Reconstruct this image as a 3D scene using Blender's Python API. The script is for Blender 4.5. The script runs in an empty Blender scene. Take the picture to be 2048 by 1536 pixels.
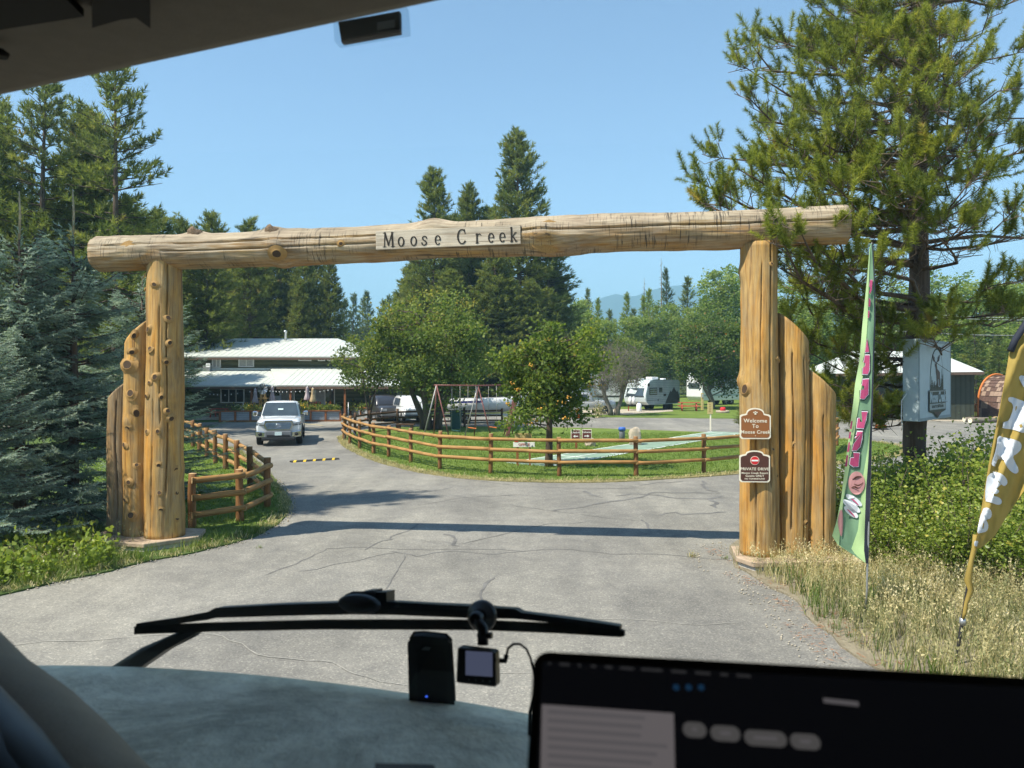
import bpy, bmesh, math, random
import numpy as np
from mathutils import Vector, Matrix, noise as mnoise

# ------------------------------------------------------------------ scene, camera, light
S = bpy.context.scene
COL = S.collection
FPX, HZ, CX, EYE = 1539.0, 747.0, 1024.0, 3.3      # focal length / horizon / centre of the 2048 px photograph, eye height (m)

cam_d = bpy.data.cameras.new('camera')
cam_d.sensor_width = 36.0
cam_d.lens = 36.0 * FPX / 2048.0
cam_d.shift_y = -21.0 / 2048.0
cam_d.clip_start = 0.05
cam_d.clip_end = 9000.0
cam_d.dof.use_dof = True
cam_d.dof.focus_distance = 22.0
cam_d.dof.aperture_fstop = 8.0
cam = bpy.data.objects.new('camera', cam_d)
COL.objects.link(cam)
cam.location = (0, 0, EYE)
cam.rotation_euler = (math.radians(90), 0, 0)
S.camera = cam

SUN_FROM = Vector((-3.4, -2.0, 5.7)).normalized()
elev = math.asin(SUN_FROM.z)
rot = math.atan2(SUN_FROM.x, SUN_FROM.y)
world = bpy.data.worlds.new('World')
S.world = world
world.use_nodes = True
wn = world.node_tree
for n in list(wn.nodes):
    wn.nodes.remove(n)
sky = wn.nodes.new('ShaderNodeTexSky')
sky.sky_type = 'NISHITA'
sky.sun_disc = False
sky.sun_elevation = elev
sky.sun_rotation = rot
sky.altitude = 900
sky.air_density = 1.0
sky.dust_density = 0.0
sky.ozone_density = 1.5
bg = wn.nodes.new('ShaderNodeBackground')
bg.inputs['Strength'].default_value = 0.115
wo = wn.nodes.new('ShaderNodeOutputWorld')
wn.links.new(sky.outputs[0], bg.inputs[0])
wn.links.new(bg.outputs[0], wo.inputs[0])

sun_d = bpy.data.lights.new('sun', 'SUN')
sun_d.energy = 5.0
sun_d.angle = math.radians(0.53)
sun_d.color = (1.0, 0.92, 0.79)
sun = bpy.data.objects.new('sun', sun_d)
COL.objects.link(sun)
sun.location = (-20, -12, 40)
sun.rotation_euler = (-SUN_FROM).to_track_quat('-Z', 'Y').to_euler()

S.view_settings.view_transform = 'Standard'
S.view_settings.look = 'None'
S.view_settings.exposure = 1.0
S.view_settings.gamma = 1.0
S.view_settings.use_curve_mapping = False
S.render.engine = 'CYCLES'
S.cycles.use_denoising = True
S.cycles.max_bounces = 6
S.cycles.diffuse_bounces = 3
S.cycles.glossy_bounces = 3
S.cycles.transmission_bounces = 4
S.cycles.transparent_max_bounces = 8
S.cycles.volume_bounces = 0
S.cycles.caustics_reflective = False
S.cycles.caustics_refractive = False
S.cycles.sample_clamp_indirect = 6.0

# ------------------------------------------------------------------ helpers
def W(px, py, Y):
    """world point seen at photograph pixel (px, py) at distance Y"""
    return Vector(((px - CX) / FPX * Y, Y, EYE - (py - HZ) / FPX * Y))

def G(px, py, z=0.0):
    Y = (EYE - z) * FPX / (py - HZ)
    return Vector(((px - CX) / FPX * Y, Y, z))

def XW(px, Y):
    return (px - CX) / FPX * Y

class MB:
    def __init__(s):
        s.v, s.f, s.m, s.s = [], [], [], []

    def add(s, vs, fs, mat=0, smooth=False):
        o = len(s.v) if len(vs) else 0
        s.v += [tuple(v) for v in vs]
        s.f += [tuple(i + o for i in f) for f in fs]
        s.m += [mat] * len(fs)
        s.s += [smooth] * len(fs)
        return s

    def hexa(s, p, mat=0):
        """8 corners: bottom 0-3 counter-clockwise, top 4-7"""
        return s.add(p, [(3, 2, 1, 0), (4, 5, 6, 7), (0, 1, 5, 4), (1, 2, 6, 5), (2, 3, 7, 6), (3, 0, 4, 7)], mat)

    def box(s, c, size, M=None, mat=0):
        x, y, z = (a / 2 for a in size)
        p = [Vector(q) for q in ((-x, -y, -z), (x, -y, -z), (x, y, -z), (-x, y, -z), (-x, -y, z), (x, -y, z), (x, y, z), (-x, y, z))]
        if M is not None:
            p = [M @ q for q in p]
        c = Vector(c)
        return s.hexa([q + c for q in p], mat)

    def bar(s, a, b, w, h, mat=0, up=(0, 0, 1)):
        """rectangular bar from a to b, w across, h along 'up'"""
        a, b = Vector(a), Vector(b)
        d = (b - a).normalized()
        side = d.cross(Vector(up))
        if side.length < 1e-4:
            side = d.cross(Vector((0, 1, 0)))
        side.normalize()
        u = side.cross(d).normalized()
        sx, uz = side * w / 2, u * h / 2
        return s.hexa([a - sx - uz, a + sx - uz, b + sx - uz, b - sx - uz, a - sx + uz, a + sx + uz, b + sx + uz, b - sx + uz], mat)

    def tube(s, pts, r, n=10, mat=0, cap=True, smooth=True, flat=1.0):
        pts = [Vector(p) for p in pts]
        if not isinstance(r, (list, tuple)):
            r = [r] * len(pts)
        d0 = (pts[1] - pts[0]).normalized()
        u = d0.orthogonal().normalized()
        vs, fs = [], []
        for i, p in enumerate(pts):
            d = (pts[min(i + 1, len(pts) - 1)] - pts[max(i - 1, 0)])
            d = d.normalized() if d.length > 1e-9 else d0
            u = (u - d * u.dot(d))
            u = u.normalized() if u.length > 1e-6 else d.orthogonal().normalized()
            w = d.cross(u)
            for k in range(n):
                a = 2 * math.pi * k / n
                vs.append(p + u * math.cos(a) * r[i] + w * math.sin(a) * r[i] * flat)
        for i in range(len(pts) - 1):
            for k in range(n):
                k2 = (k + 1) % n
                fs.append((i * n + k, i * n + k2, (i + 1) * n + k2, (i + 1) * n + k))
        s.add(vs, fs, mat, smooth)
        if cap:
            o = len(s.v) - len(vs)
            s.f += [tuple(o + k for k in range(n))[::-1], tuple(o + (len(pts) - 1) * n + k for k in range(n))]
            s.m += [mat, mat]
            s.s += [False, False]
        return s

    def lathe(s, prof, c=(0, 0, 0), n=16, mat=0, M=None, smooth=True):
        """profile of (radius, z) turned round Z"""
        vs, fs = [], []
        c = Vector(c)
        for (r, z) in prof:
            for k in range(n):
                a = 2 * math.pi * k / n
                q = Vector((r * math.cos(a), r * math.sin(a), z))
                vs.append((M @ q if M is not None else q) + c)
        for i in range(len(prof) - 1):
            for k in range(n):
                k2 = (k + 1) % n
                fs.append((i * n + k, i * n + k2, (i + 1) * n + k2, (i + 1) * n + k))
        s.add(vs, fs, mat, smooth)
        o = len(s.v) - len(vs)
        s.f += [tuple(o + k for k in range(n))[::-1], tuple(o + (len(prof) - 1) * n + k for k in range(n))]
        s.m += [mat, mat]
        s.s += [False, False]
        return s

    def prism(s, poly, o, u, v, depth, mat=0):
        """2-D polygon on the plane o,u,v pushed along u x v by depth"""
        o, u, v = Vector(o), Vector(u), Vector(v)
        w = u.cross(v).normalized() * depth
        n = len(poly)
        a = [o + u * x + v * y for x, y in poly]
        vs = a + [p + w for p in a]
        fs = [tuple(range(n))[::-1], tuple(range(n, 2 * n))]
        for i in range(n):
            j = (i + 1) % n
            fs.append((i, j, n + j, n + i))
        return s.add(vs, fs, mat)

    def quad(s, a, b, c, d, mat=0):
        return s.add([a, b, c, d], [(0, 1, 2, 3)], mat)

    def build(s, name, mats, parent=None, world=False, bevel=0.0, seg=2):
        off = Vector((0, 0, 0))
        if world and parent is not None:
            p, off = parent, Vector((0, 0, 0))
            while p is not None:
                off = off + Vector(p.location)
                p = p.parent
        me = bpy.data.meshes.new(name)
        me.from_pydata([(x - off.x, y - off.y, z - off.z) for x, y, z in s.v], [], s.f)
        if not isinstance(mats, (list, tuple)):
            mats = [mats]
        for m in mats:
            me.materials.append(m)
        me.polygons.foreach_set('material_index', s.m)
        me.polygons.foreach_set('use_smooth', s.s)
        bm = bmesh.new()
        bm.from_mesh(me)
        if bevel > 0:
            es = [e for e in bm.edges if len(e.link_faces) == 2 and e.calc_face_angle(0) > 0.5]
            bmesh.ops.bevel(bm, geom=es, offset=bevel, segments=seg, affect='EDGES', profile=0.5, clamp_overlap=True)
        bmesh.ops.recalc_face_normals(bm, faces=bm.faces)
        bm.to_mesh(me)
        bm.free()
        ob = bpy.data.objects.new(name, me)
        COL.objects.link(ob)
        if parent is not None:
            ob.parent = parent
        return ob

def tag(o, label=None, cat=None, group=None, kind=None):
    if label: o['label'] = label
    if cat: o['category'] = cat
    if group: o['group'] = group
    if kind: o['kind'] = kind
    return o

def thing(name, label, cat, loc=(0, 0, 0), rz=0.0, group=None):
    o = bpy.data.objects.new(name, None)
    o.empty_display_size = 0.3
    COL.objects.link(o)
    o.location = loc
    o.rotation_euler = (0, 0, rz)
    return tag(o, label, cat, group)

def copy_tree(o, parent=None):
    c = o.copy()
    COL.objects.link(c)
    c.parent = parent
    for ch in list(o.children):
        copy_tree(ch, c)
    return c

def share(o, name, parent, loc=(0, 0, 0), rot=(0, 0, 0), scale=(1, 1, 1), me=None):
    """another object on the same mesh data"""
    c = bpy.data.objects.new(name, me if me is not None else o.data)
    COL.objects.link(c)
    c.parent = parent
    c.location = loc
    c.rotation_euler = rot
    c.scale = scale
    return c

def text_mesh(txt, name, m, parent, loc, R, size, depth=0.002, offset=0.0, spacing=1.0, align='CENTER', squash=1.0, shear=0.0):
    cu = bpy.data.curves.new(name, 'FONT')
    cu.body = txt
    cu.size = size
    cu.align_x = align
    cu.align_y = 'CENTER'
    cu.extrude = depth
    cu.offset = offset
    cu.shear = shear
    cu.resolution_u = 3
    cu.space_character = spacing
    tmp = bpy.data.objects.new('tmp', cu)
    COL.objects.link(tmp)
    dg = bpy.context.evaluated_depsgraph_get()
    me = bpy.data.meshes.new_from_object(tmp.evaluated_get(dg))
    bpy.data.objects.remove(tmp)
    bpy.data.curves.remove(cu)
    me.name = name
    me.materials.clear()
    me.materials.append(m)
    ob = bpy.data.objects.new(name, me)
    COL.objects.link(ob)
    ob.parent = parent
    ob['kind'] = 'stuff'
    M = R.to_4x4() @ Matrix.Diagonal((squash, 1, 1, 1))
    M.translation = Vector(loc)
    ob.matrix_local = M
    return ob

def face_R(normal, up=(0, 0, 1)):
    """matrix whose local Z is 'normal' and local Y is close to 'up'"""
    n = Vector(normal).normalized()
    x = Vector(up).cross(n).normalized()
    y = n.cross(x)
    return Matrix((x, y, n)).transposed()

# ------------------------------------------------------------------ material helpers
def base_mat(name, rough=0.6, spec=0.3, metal=0.0):
    m = bpy.data.materials.new(name)
    m.use_nodes = True
    nt = m.node_tree
    b = nt.nodes['Principled BSDF']
    b.inputs['Roughness'].default_value = rough
    b.inputs['Specular IOR Level'].default_value = spec
    b.inputs['Metallic'].default_value = metal
    return m, nt, b

def N(nt, t, **kw):
    n = nt.nodes.new(t)
    for k, v in kw.items():
        setattr(n, k, v)
    return n

def coords(nt, scale=(1, 1, 1), space='Object'):
    tc = N(nt, 'ShaderNodeTexCoord')
    mp = N(nt, 'ShaderNodeMapping')
    mp.inputs['Scale'].default_value = scale
    nt.links.new(tc.outputs[space], mp.inputs[0])
    return mp.outputs[0]

def wcoords(nt, scale=(1, 1, 1)):
    g = N(nt, 'ShaderNodeNewGeometry')
    mp = N(nt, 'ShaderNodeMapping')
    mp.inputs['Scale'].default_value = scale
    nt.links.new(g.outputs['Position'], mp.inputs[0])
    return mp.outputs[0]

def noise(nt, vec, scale, detail=4, rough=0.55, dist=0.0):
    n = N(nt, 'ShaderNodeTexNoise')
    n.inputs['Scale'].default_value = scale
    n.inputs['Detail'].default_value = detail
    n.inputs['Roughness'].default_value = rough
    n.inputs['Distortion'].default_value = dist
    nt.links.new(vec, n.inputs['Vector'])
    return n.outputs['Fac']

def ramp(nt, fac, stops):
    r = N(nt, 'ShaderNodeValToRGB')
    e = r.color_ramp.elements
    while len(e) < len(stops):
        e.new(0.5)
    for i, (p, c) in enumerate(stops):
        e[i].position = p
        e[i].color = (c[0], c[1], c[2], 1) if not isinstance(c, (int, float)) else (c, c, c, 1)
    nt.links.new(fac, r.inputs[0])
    return r.outputs[0]

def mixc(nt, fac, a, b, mode='MIX'):
    n = N(nt, 'ShaderNodeMix', data_type='RGBA', blend_type=mode)
    for sock, v in ((n.inputs[0], fac), (n.inputs[6], a), (n.inputs[7], b)):
        if isinstance(v, (int, float)):
            sock.default_value = v
        elif isinstance(v, (tuple, list)):
            sock.default_value = (v[0], v[1], v[2], 1)
        else:
            nt.links.new(v, sock)
    return n.outputs[2]

def math_n(nt, op, a, b=0.0):
    n = N(nt, 'ShaderNodeMath', operation=op)
    for sock, v in ((n.inputs[0], a), (n.inputs[1], b)):
        if isinstance(v, (int, float)):
            sock.default_value = v
        else:
            nt.links.new(v, sock)
    return n.outputs[0]

def bump(nt, b, h, strength=0.3, dist=0.01):
    n = N(nt, 'ShaderNodeBump')
    n.inputs['Strength'].default_value = strength
    n.inputs['Distance'].default_value = dist
    nt.links.new(h, n.inputs['Height'])
    nt.links.new(n.outputs[0], b.inputs['Normal'])

def simple(name, c, rough=0.6, spec=0.3, metal=0.0, var=0.12, scale=6.0, bmp=0.0, coat=0.0):
    """one-colour material with mottling so that nothing is perfectly flat"""
    m, nt, b = base_mat(name, rough, spec, metal)
    v = coords(nt)
    f = noise(nt, v, scale, 5)
    lo = tuple(max(0, x * (1 - var)) for x in c)
    hi = tuple(x * (1 + var) for x in c)
    nt.links.new(ramp(nt, f, [(0.3, lo), (0.7, hi)]), b.inputs['Base Color'])
    if bmp:
        bump(nt, b, noise(nt, v, scale * 8, 3), bmp, 0.01)
    if coat:
        b.inputs['Coat Weight'].default_value = coat
        b.inputs['Coat Roughness'].default_value = 0.06
    return m

def leaf_mat(name, stops, trans=0.35, rough=0.55, spec=0.25, tcol=1.3):
    """foliage: colour varies with the per-sprig 'tint' attribute"""
    m, nt, b = base_mat(name, rough, spec)
    a = N(nt, 'ShaderNodeAttribute', attribute_name='tint')
    c = ramp(nt, a.outputs['Fac'], stops)
    nt.links.new(c, b.inputs['Base Color'])
    t = N(nt, 'ShaderNodeBsdfTranslucent')
    nt.links.new(mixc(nt, 1.0, c, (tcol, tcol * 1.05, tcol * 0.6), 'MULTIPLY'), t.inputs[0])
    mx = N(nt, 'ShaderNodeMixShader')
    mx.inputs[0].default_value = trans
    nt.links.new(b.outputs[0], mx.inputs[1])
    nt.links.new(t.outputs[0], mx.inputs[2])
    nt.links.new(mx.outputs[0], nt.nodes['Material Output'].inputs[0])
    return m

def glass_mat(name, tint=(0.95, 0.97, 0.96), gloss=0.06, rough=0.02):
    m = bpy.data.materials.new(name)
    m.use_nodes = True
    nt = m.node_tree
    nt.nodes.remove(nt.nodes['Principled BSDF'])
    t = N(nt, 'ShaderNodeBsdfTransparent')
    t.inputs[0].default_value = (*tint, 1)
    g = N(nt, 'ShaderNodeBsdfGlossy')
    g.inputs['Roughness'].default_value = rough
    mx = N(nt, 'ShaderNodeMixShader')
    mx.inputs[0].default_value = gloss
    nt.links.new(t.outputs[0], mx.inputs[1])
    nt.links.new(g.outputs[0], mx.inputs[2])
    nt.links.new(mx.outputs[0], nt.nodes['Material Output'].inputs[0])
    return m

# ------------------------------------------------------------------ numpy foliage helpers
def np_mesh(name, V, F, mat, tint=None, smooth=False):
    V = np.ascontiguousarray(V, dtype=np.float32).reshape(-1, 3)
    F = np.ascontiguousarray(F, dtype=np.int32)
    k = F.shape[1]
    me = bpy.data.meshes.new(name)
    me.vertices.add(len(V))
    me.vertices.foreach_set('co', V.ravel())
    me.loops.add(F.size)
    me.loops.foreach_set('vertex_index', F.ravel())
    me.polygons.add(len(F))
    me.polygons.foreach_set('loop_start', np.arange(0, F.size, k, dtype=np.int32))
    if smooth:
        me.polygons.foreach_set('use_smooth', np.ones(len(F), dtype=bool))
    me.update(calc_edges=True)
    if tint is not None:
        at = me.attributes.new('tint', 'FLOAT', 'POINT')
        at.data.foreach_set('value', np.ascontiguousarray(tint, dtype=np.float32))
    me.materials.append(mat)
    return me

def mesh_ob(name, me, parent=None, loc=(0, 0, 0)):
    o = bpy.data.objects.new(name, me)
    COL.objects.link(o)
    o.parent = parent
    o.location = loc
    return o

def frames(d, rng, up=None):
    """rotation matrices whose Z column is d; random roll unless 'up' steers the Y column"""
    d = d / (np.linalg.norm(d, axis=1, keepdims=True) + 1e-9)
    r = rng.normal(size=d.shape) if up is None else np.broadcast_to(np.asarray(up, float), d.shape) + rng.normal(size=d.shape) * 0.25
    y = r - d * np.sum(r * d, axis=1, keepdims=True)
    y /= (np.linalg.norm(y, axis=1, keepdims=True) + 1e-9)
    x = np.cross(y, d)
    return np.stack([x, y, d], axis=2)

def inst(tv, tf, pos, R, scale, tint):
    n, k = len(pos), len(tv)
    V = np.einsum('nij,kj->nki', R * np.asarray(scale, float)[:, None, None], tv) + pos[:, None, :]
    F = tf[None] + (np.arange(n) * k)[:, None, None]
    return V.reshape(-1, 3), F.reshape(-1, tf.shape[1]), np.repeat(tint, k)

def join_np(parts):
    Vs, Fs, Ts, o = [], [], [], 0
    for V, F, T in parts:
        Vs.append(V); Fs.append(F + o); Ts.append(T); o += len(V)
    return np.concatenate(Vs), np.concatenate(Fs), np.concatenate(Ts)

def tuft(rng, n, length, needle, width, spread=(0.3, 1.1)):
    """needles set round a short shoot along +Z"""
    V, F = [], []
    for i in range(n):
        z = length * (i + rng.random()) / n
        a = rng.random() * 6.283
        th = spread[0] + (spread[1] - spread[0]) * (1 - z / max(length, 1e-6)) + rng.normal() * 0.12
        d = np.array([math.cos(a) * math.sin(th), math.sin(a) * math.sin(th), math.cos(th)])
        L = needle * rng.uniform(0.75, 1.15)
        s = np.cross(d, rng.normal(size=3)); s /= np.linalg.norm(s)
        b = np.array([0, 0, z])
        V += [b - s * width / 2, b + s * width / 2, b + d * L]
        F.append((3 * i, 3 * i + 1, 3 * i + 2))
    return np.array(V), np.array(F)

LEAF_V = np.array([(0, 0, 0), (0.38, 0.10, 0.42), (0, -0.04, 1.0), (-0.38, 0.10, 0.42)])
LEAF_F = np.array([(0, 1, 2), (0, 2, 3)])

def sticks(P0, P1, r0, r1, n=4):
    """tapered n-sided sticks, vectorised"""
    P0, P1 = np.asarray(P0, float), np.asarray(P1, float)
    r0 = np.broadcast_to(np.asarray(r0, float), len(P0)); r1 = np.broadcast_to(np.asarray(r1, float), len(P0))
    d = P1 - P0
    d = d / (np.linalg.norm(d, axis=1, keepdims=True) + 1e-9)
    ref = np.where(np.abs(d[:, 2:3]) > 0.9, np.array([[1.0, 0, 0]]), np.array([[0, 0, 1.0]]))
    u = np.cross(d, ref); u /= np.linalg.norm(u, axis=1, keepdims=True)
    w = np.cross(d, u)
    V = np.zeros((len(P0), 2 * n, 3))
    for k in range(n):
        a = 2 * math.pi * k / n
        o = u * math.cos(a) + w * math.sin(a)
        V[:, k] = P0 + o * r0[:, None]
        V[:, n + k] = P1 + o * r1[:, None]
    q = np.array([(k, (k + 1) % n, n + (k + 1) % n, n + k) for k in range(n)])
    F = q[None] + (np.arange(len(P0)) * 2 * n)[:, None, None]
    return V.reshape(-1, 3), F.reshape(-1, 4)

def in_poly(P, poly):
    x, y = P[:, 0], P[:, 1]
    c = np.zeros(len(P), bool)
    n = len(poly)
    for i in range(n):
        x0, y0 = poly[i][:2]; x1, y1 = poly[(i + 1) % n][:2]
        hit = ((y0 > y) != (y1 > y)) & (x < (x1 - x0) * (y - y0) / (y1 - y0 + 1e-12) + x0)
        c ^= hit
    return c

def smooth_poly(pts, it=2):
    for _ in range(it):
        o = []
        for i in range(len(pts)):
            a, b = pts[i], pts[(i + 1) % len(pts)]
            o.append((a[0] * .75 + b[0] * .25, a[1] * .75 + b[1] * .25))
            o.append((a[0] * .25 + b[0] * .75, a[1] * .25 + b[1] * .75))
        pts = o
    return pts
# ------------------------------------------------------------------ materials
def asphalt():
    m, nt, b = base_mat('asphalt', 0.9, 0.22)
    v = wcoords(nt)
    big = noise(nt, v, 0.22, 5, 0.6)
    mid = noise(nt, v, 1.7, 6, 0.65, 0.4)
    c = ramp(nt, big, [(0.3, (0.190, 0.184, 0.166)), (0.5, (0.236, 0.228, 0.206)), (0.72, (0.285, 0.275, 0.248))])
    c = mixc(nt, 0.55, c, ramp(nt, mid, [(0.3, (0.62, 0.62, 0.63)), (0.7, (1.2, 1.19, 1.15))]), 'MULTIPLY')
    vo = N(nt, 'ShaderNodeTexVoronoi')
    vo.inputs['Scale'].default_value = 55
    nt.links.new(v, vo.inputs['Vector'])
    c = mixc(nt, 0.55, c, ramp(nt, N_sep(nt, vo.outputs['Color']), [(0.0, (0.55, 0.55, 0.56)), (0.55, (0.95, 0.95, 0.94)), (0.88, (1.16, 1.15, 1.12)), (1.0, (2.0, 1.95, 1.85))]), 'MULTIPLY')
    streak = noise(nt, wcoords(nt, (0.9, 0.07, 1)), 1.0, 5, 0.6, 0.6)
    c = mixc(nt, 0.6, c, ramp(nt, streak, [(0.35, (0.80, 0.80, 0.81)), (0.65, (1.16, 1.15, 1.12))]), 'MULTIPLY')
    oil = noise(nt, v, 0.9, 3, 0.5, 0.3)
    c = mixc(nt, ramp(nt, oil, [(0.66, 0.0), (0.76, 0.45)]), c, (0.10, 0.098, 0.094))
    pat = noise(nt, wcoords(nt, (0.35, 0.16, 1)), 1.0, 2, 0.4)
    c = mixc(nt, 0.7, c, ramp(nt, pat, [(0.42, (0.86, 0.86, 0.87)), (0.50, (1.0, 1.0, 1.0)), (0.60, (1.09, 1.085, 1.06))]), 'MULTIPLY')
    nt.links.new(c, b.inputs['Base Color'])
    fine = noise(nt, v, 60, 3, 0.7)
    bump(nt, b, fine, 0.35, 0.008)
    return m

def N_sep(nt, col):
    s = N(nt, 'ShaderNodeSeparateColor')
    nt.links.new(col, s.inputs[0])
    return s.outputs[0]

def lawn_mat(name, stops, fine=9.0, dry=None):
    m, nt, b = base_mat(name, 0.9, 0.1)
    v = wcoords(nt)
    f = noise(nt, v, 0.5, 6, 0.7)
    g = noise(nt, wcoords(nt, (1, 0.55, 1)), fine, 6, 0.75)
    mixf = math_n(nt, 'ADD', math_n(nt, 'MULTIPLY', f, 0.5), math_n(nt, 'MULTIPLY', g, 0.5))
    c = ramp(nt, mixf, stops)
    nt.links.new(c, b.inputs['Base Color'])
    bump(nt, b, g, 1.0, 0.06)
    return m

def wood_log(name, grey=0.5, warm=(0.47, 0.225, 0.045), pale=(0.52, 0.325, 0.100), greyc=(0.33, 0.250, 0.140), upgrey=0.0, dark=(0.12, 0.065, 0.03), check=False):
    m, nt, b = base_mat(name, 0.72, 0.25)
    v = coords(nt, (1, 1, 1))
    big = noise(nt, coords(nt, (1.6, 1.6, 0.45)), 1.5, 4, 0.6, 0.3)
    grain = noise(nt, coords(nt, (22, 22, 0.9)), 1.0, 5, 0.6, 0.5)
    fine = noise(nt, coords(nt, (75, 75, 2.2)), 1.0, 4, 0.6, 0.4)
    c = ramp(nt, big, [(0.30, warm), (0.62, pale)])
    g2 = noise(nt, coords(nt, (2.6, 2.6, 0.55)), 1.3, 6, 0.7, 0.8)
    gf = ramp(nt, g2, [(0.62 - grey * 0.38, 0.0), (0.80 - grey * 0.3, 1.0)])
    if upgrey:
        ge = N(nt, 'ShaderNodeNewGeometry')
        sp = N(nt, 'ShaderNodeSeparateXYZ')
        nt.links.new(ge.outputs['Normal'], sp.inputs[0])
        up = math_n(nt, 'ADD', sp.outputs['Z'], math_n(nt, 'MULTIPLY', math_n(nt, 'SUBTRACT', g2, 0.5), 1.3))
        upf = ramp(nt, math_n(nt, 'ADD', math_n(nt, 'MULTIPLY', up, 0.5), 0.5), [(0.36, 0.0), (0.62, upgrey)])
        gf = math_n(nt, 'MAXIMUM', math_n(nt, 'MULTIPLY', gf, 0.75), upf)
    gf = math_n(nt, 'MULTIPLY', gf, 0.85)
    c = mixc(nt, gf, c, greyc)
    c = mixc(nt, 0.75, c, ramp(nt, grain, [(0.28, (0.36, 0.28, 0.20)), (0.47, (0.88, 0.85, 0.80)), (0.7, (1.2, 1.2, 1.16))]), 'MULTIPLY')
    c = mixc(nt, 0.5, c, ramp(nt, fine, [(0.3, (0.62, 0.57, 0.5)), (0.55, (1.08, 1.08, 1.08))]), 'MULTIPLY')
    blot = noise(nt, coords(nt, (1.1, 1.1, 0.8)), 1.6, 5, 0.6, 0.4)
    c = mixc(nt, 0.8, c, ramp(nt, blot, [(0.34, (0.72, 0.70, 0.68)), (0.62, (1.12, 1.11, 1.08))]), 'MULTIPLY')
    # dark sap and mould flecks
    fl = noise(nt, coords(nt, (6, 6, 1.6)), 2.0, 6, 0.8, 0.6)
    c = mixc(nt, ramp(nt, fl, [(0.64, 0.0), (0.76, 0.8)]), c, dark)
    if check:      # short dark drying checks across the grain, in patches
        ck = noise(nt, coords(nt, (2.5, 2.5, 34)), 1.0, 4, 0.65)
        pt = noise(nt, coords(nt, (1.2, 1.2, 0.7)), 1.1, 4, 0.6)
        kf = math_n(nt, 'MULTIPLY', ramp(nt, ck, [(0.54, 0.0), (0.62, 1.0)]), ramp(nt, pt, [(0.45, 0.0), (0.56, 0.9)]))
        c = mixc(nt, kf, c, (0.055, 0.045, 0.035))
        ln_ = noise(nt, coords(nt, (13, 13, 0.35)), 1.0, 3, 0.5, 0.6)
        c = mixc(nt, ramp(nt, ln_, [(0.655, 0.0), (0.69, 0.8)]), c, (0.07, 0.05, 0.035))
    else:
        ln_ = noise(nt, coords(nt, (15, 15, 0.30)), 1.0, 3, 0.5, 0.5)
        c = mixc(nt, ramp(nt, ln_, [(0.665, 0.0), (0.70, 0.65)]), c, (0.10, 0.055, 0.025))
    nt.links.new(c, b.inputs['Base Color'])
    bump(nt, b, math_n(nt, 'ADD', grain, math_n(nt, 'MULTIPLY', fine, 0.5)), 0.55, 0.012)
    return m

def stripes(nt, axis_vec_scale, axis='X', sharp=(0.42, 0.5)):
    pass

def wave_mat(name, c1, c2, scale, axis='Z', rough=0.6, bstr=0.5, bdist=0.02, metal=0.0, prof='SIN', spec=0.3, space='Object', dist=0.0):
    m, nt, b = base_mat(name, rough, spec, metal)
    v = coords(nt, space=space)
    w = N(nt, 'ShaderNodeTexWave', wave_type='BANDS', bands_direction=axis, wave_profile=prof)
    w.inputs['Scale'].default_value = scale
    w.inputs['Distortion'].default_value = dist
    nt.links.new(v, w.inputs['Vector'])
    mot = noise(nt, v, 1.3, 5, 0.65)
    c = mixc(nt, 1.0, ramp(nt, w.outputs['Fac'], [(0.1, c1), (0.6, c2)]), ramp(nt, mot, [(0.3, (0.82, 0.82, 0.82)), (0.7, (1.1, 1.1, 1.1))]), 'MULTIPLY')
    nt.links.new(c, b.inputs['Base Color'])
    bump(nt, b, w.outputs['Fac'], bstr, bdist)
    return m

M = {}
M['asphalt'] = asphalt()
M['crack'] = simple('crack_sealant', (0.155, 0.15, 0.14), 0.8, 0.3, var=0.3, scale=3)
M['pale_crack'] = simple('crack_dust', (0.32, 0.305, 0.27), 0.95, 0.1, var=0.3, scale=8)
M['lawn'] = lawn_mat('lawn', [(0.30, (0.070, 0.110, 0.022)), (0.5, (0.135, 0.195, 0.040)), (0.68, (0.215, 0.262, 0.065))])
M['lawn_edge'] = lawn_mat('lawn_edge_dry', [(0.30, (0.13, 0.125, 0.05)), (0.5, (0.24, 0.215, 0.10)), (0.68, (0.36, 0.31, 0.17))])
M['verge'] = lawn_mat('verge_soil', [(0.30, (0.17, 0.145, 0.095)), (0.5, (0.27, 0.235, 0.165)), (0.68, (0.37, 0.325, 0.235))])
M['verge_green'] = lawn_mat('verge_green', [(0.30, (0.035, 0.06, 0.018)), (0.5, (0.08, 0.125, 0.035)), (0.68, (0.15, 0.19, 0.06))])
M['forest_floor'] = lawn_mat('forest_floor', [(0.30, (0.04, 0.06, 0.02)), (0.5, (0.07, 0.09, 0.03)), (0.68, (0.12, 0.13, 0.06))], 3)
M['gravel'] = simple('gravel', (0.42, 0.37, 0.29), 0.95, 0.1, var=0.35, scale=14, bmp=0.6)
M['court'] = simple('court_paint', (0.215, 0.30, 0.225), 0.8, 0.2, var=0.25, scale=1.6)
M['white_line'] = simple('white_line_paint', (0.75, 0.76, 0.74), 0.8, 0.2, var=0.15, scale=5)
M['yellow_line'] = simple('yellow_line_paint', (0.55, 0.44, 0.17), 0.8, 0.2, var=0.2, scale=5)
M['log'] = wood_log('peeled_log', grey=0.60)
M['log_beam'] = wood_log('weathered_beam', grey=0.72, warm=(0.38, 0.175, 0.034), pale=(0.40, 0.265, 0.105), greyc=(0.365, 0.335, 0.275), upgrey=0.95, check=True)
M['log_shade'] = wood_log('shaded_log', grey=0.75, warm=(0.32, 0.19, 0.075), pale=(0.36, 0.25, 0.12), greyc=(0.22, 0.18, 0.13))  # log colour darkened to paint in the shade on the third left post
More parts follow.
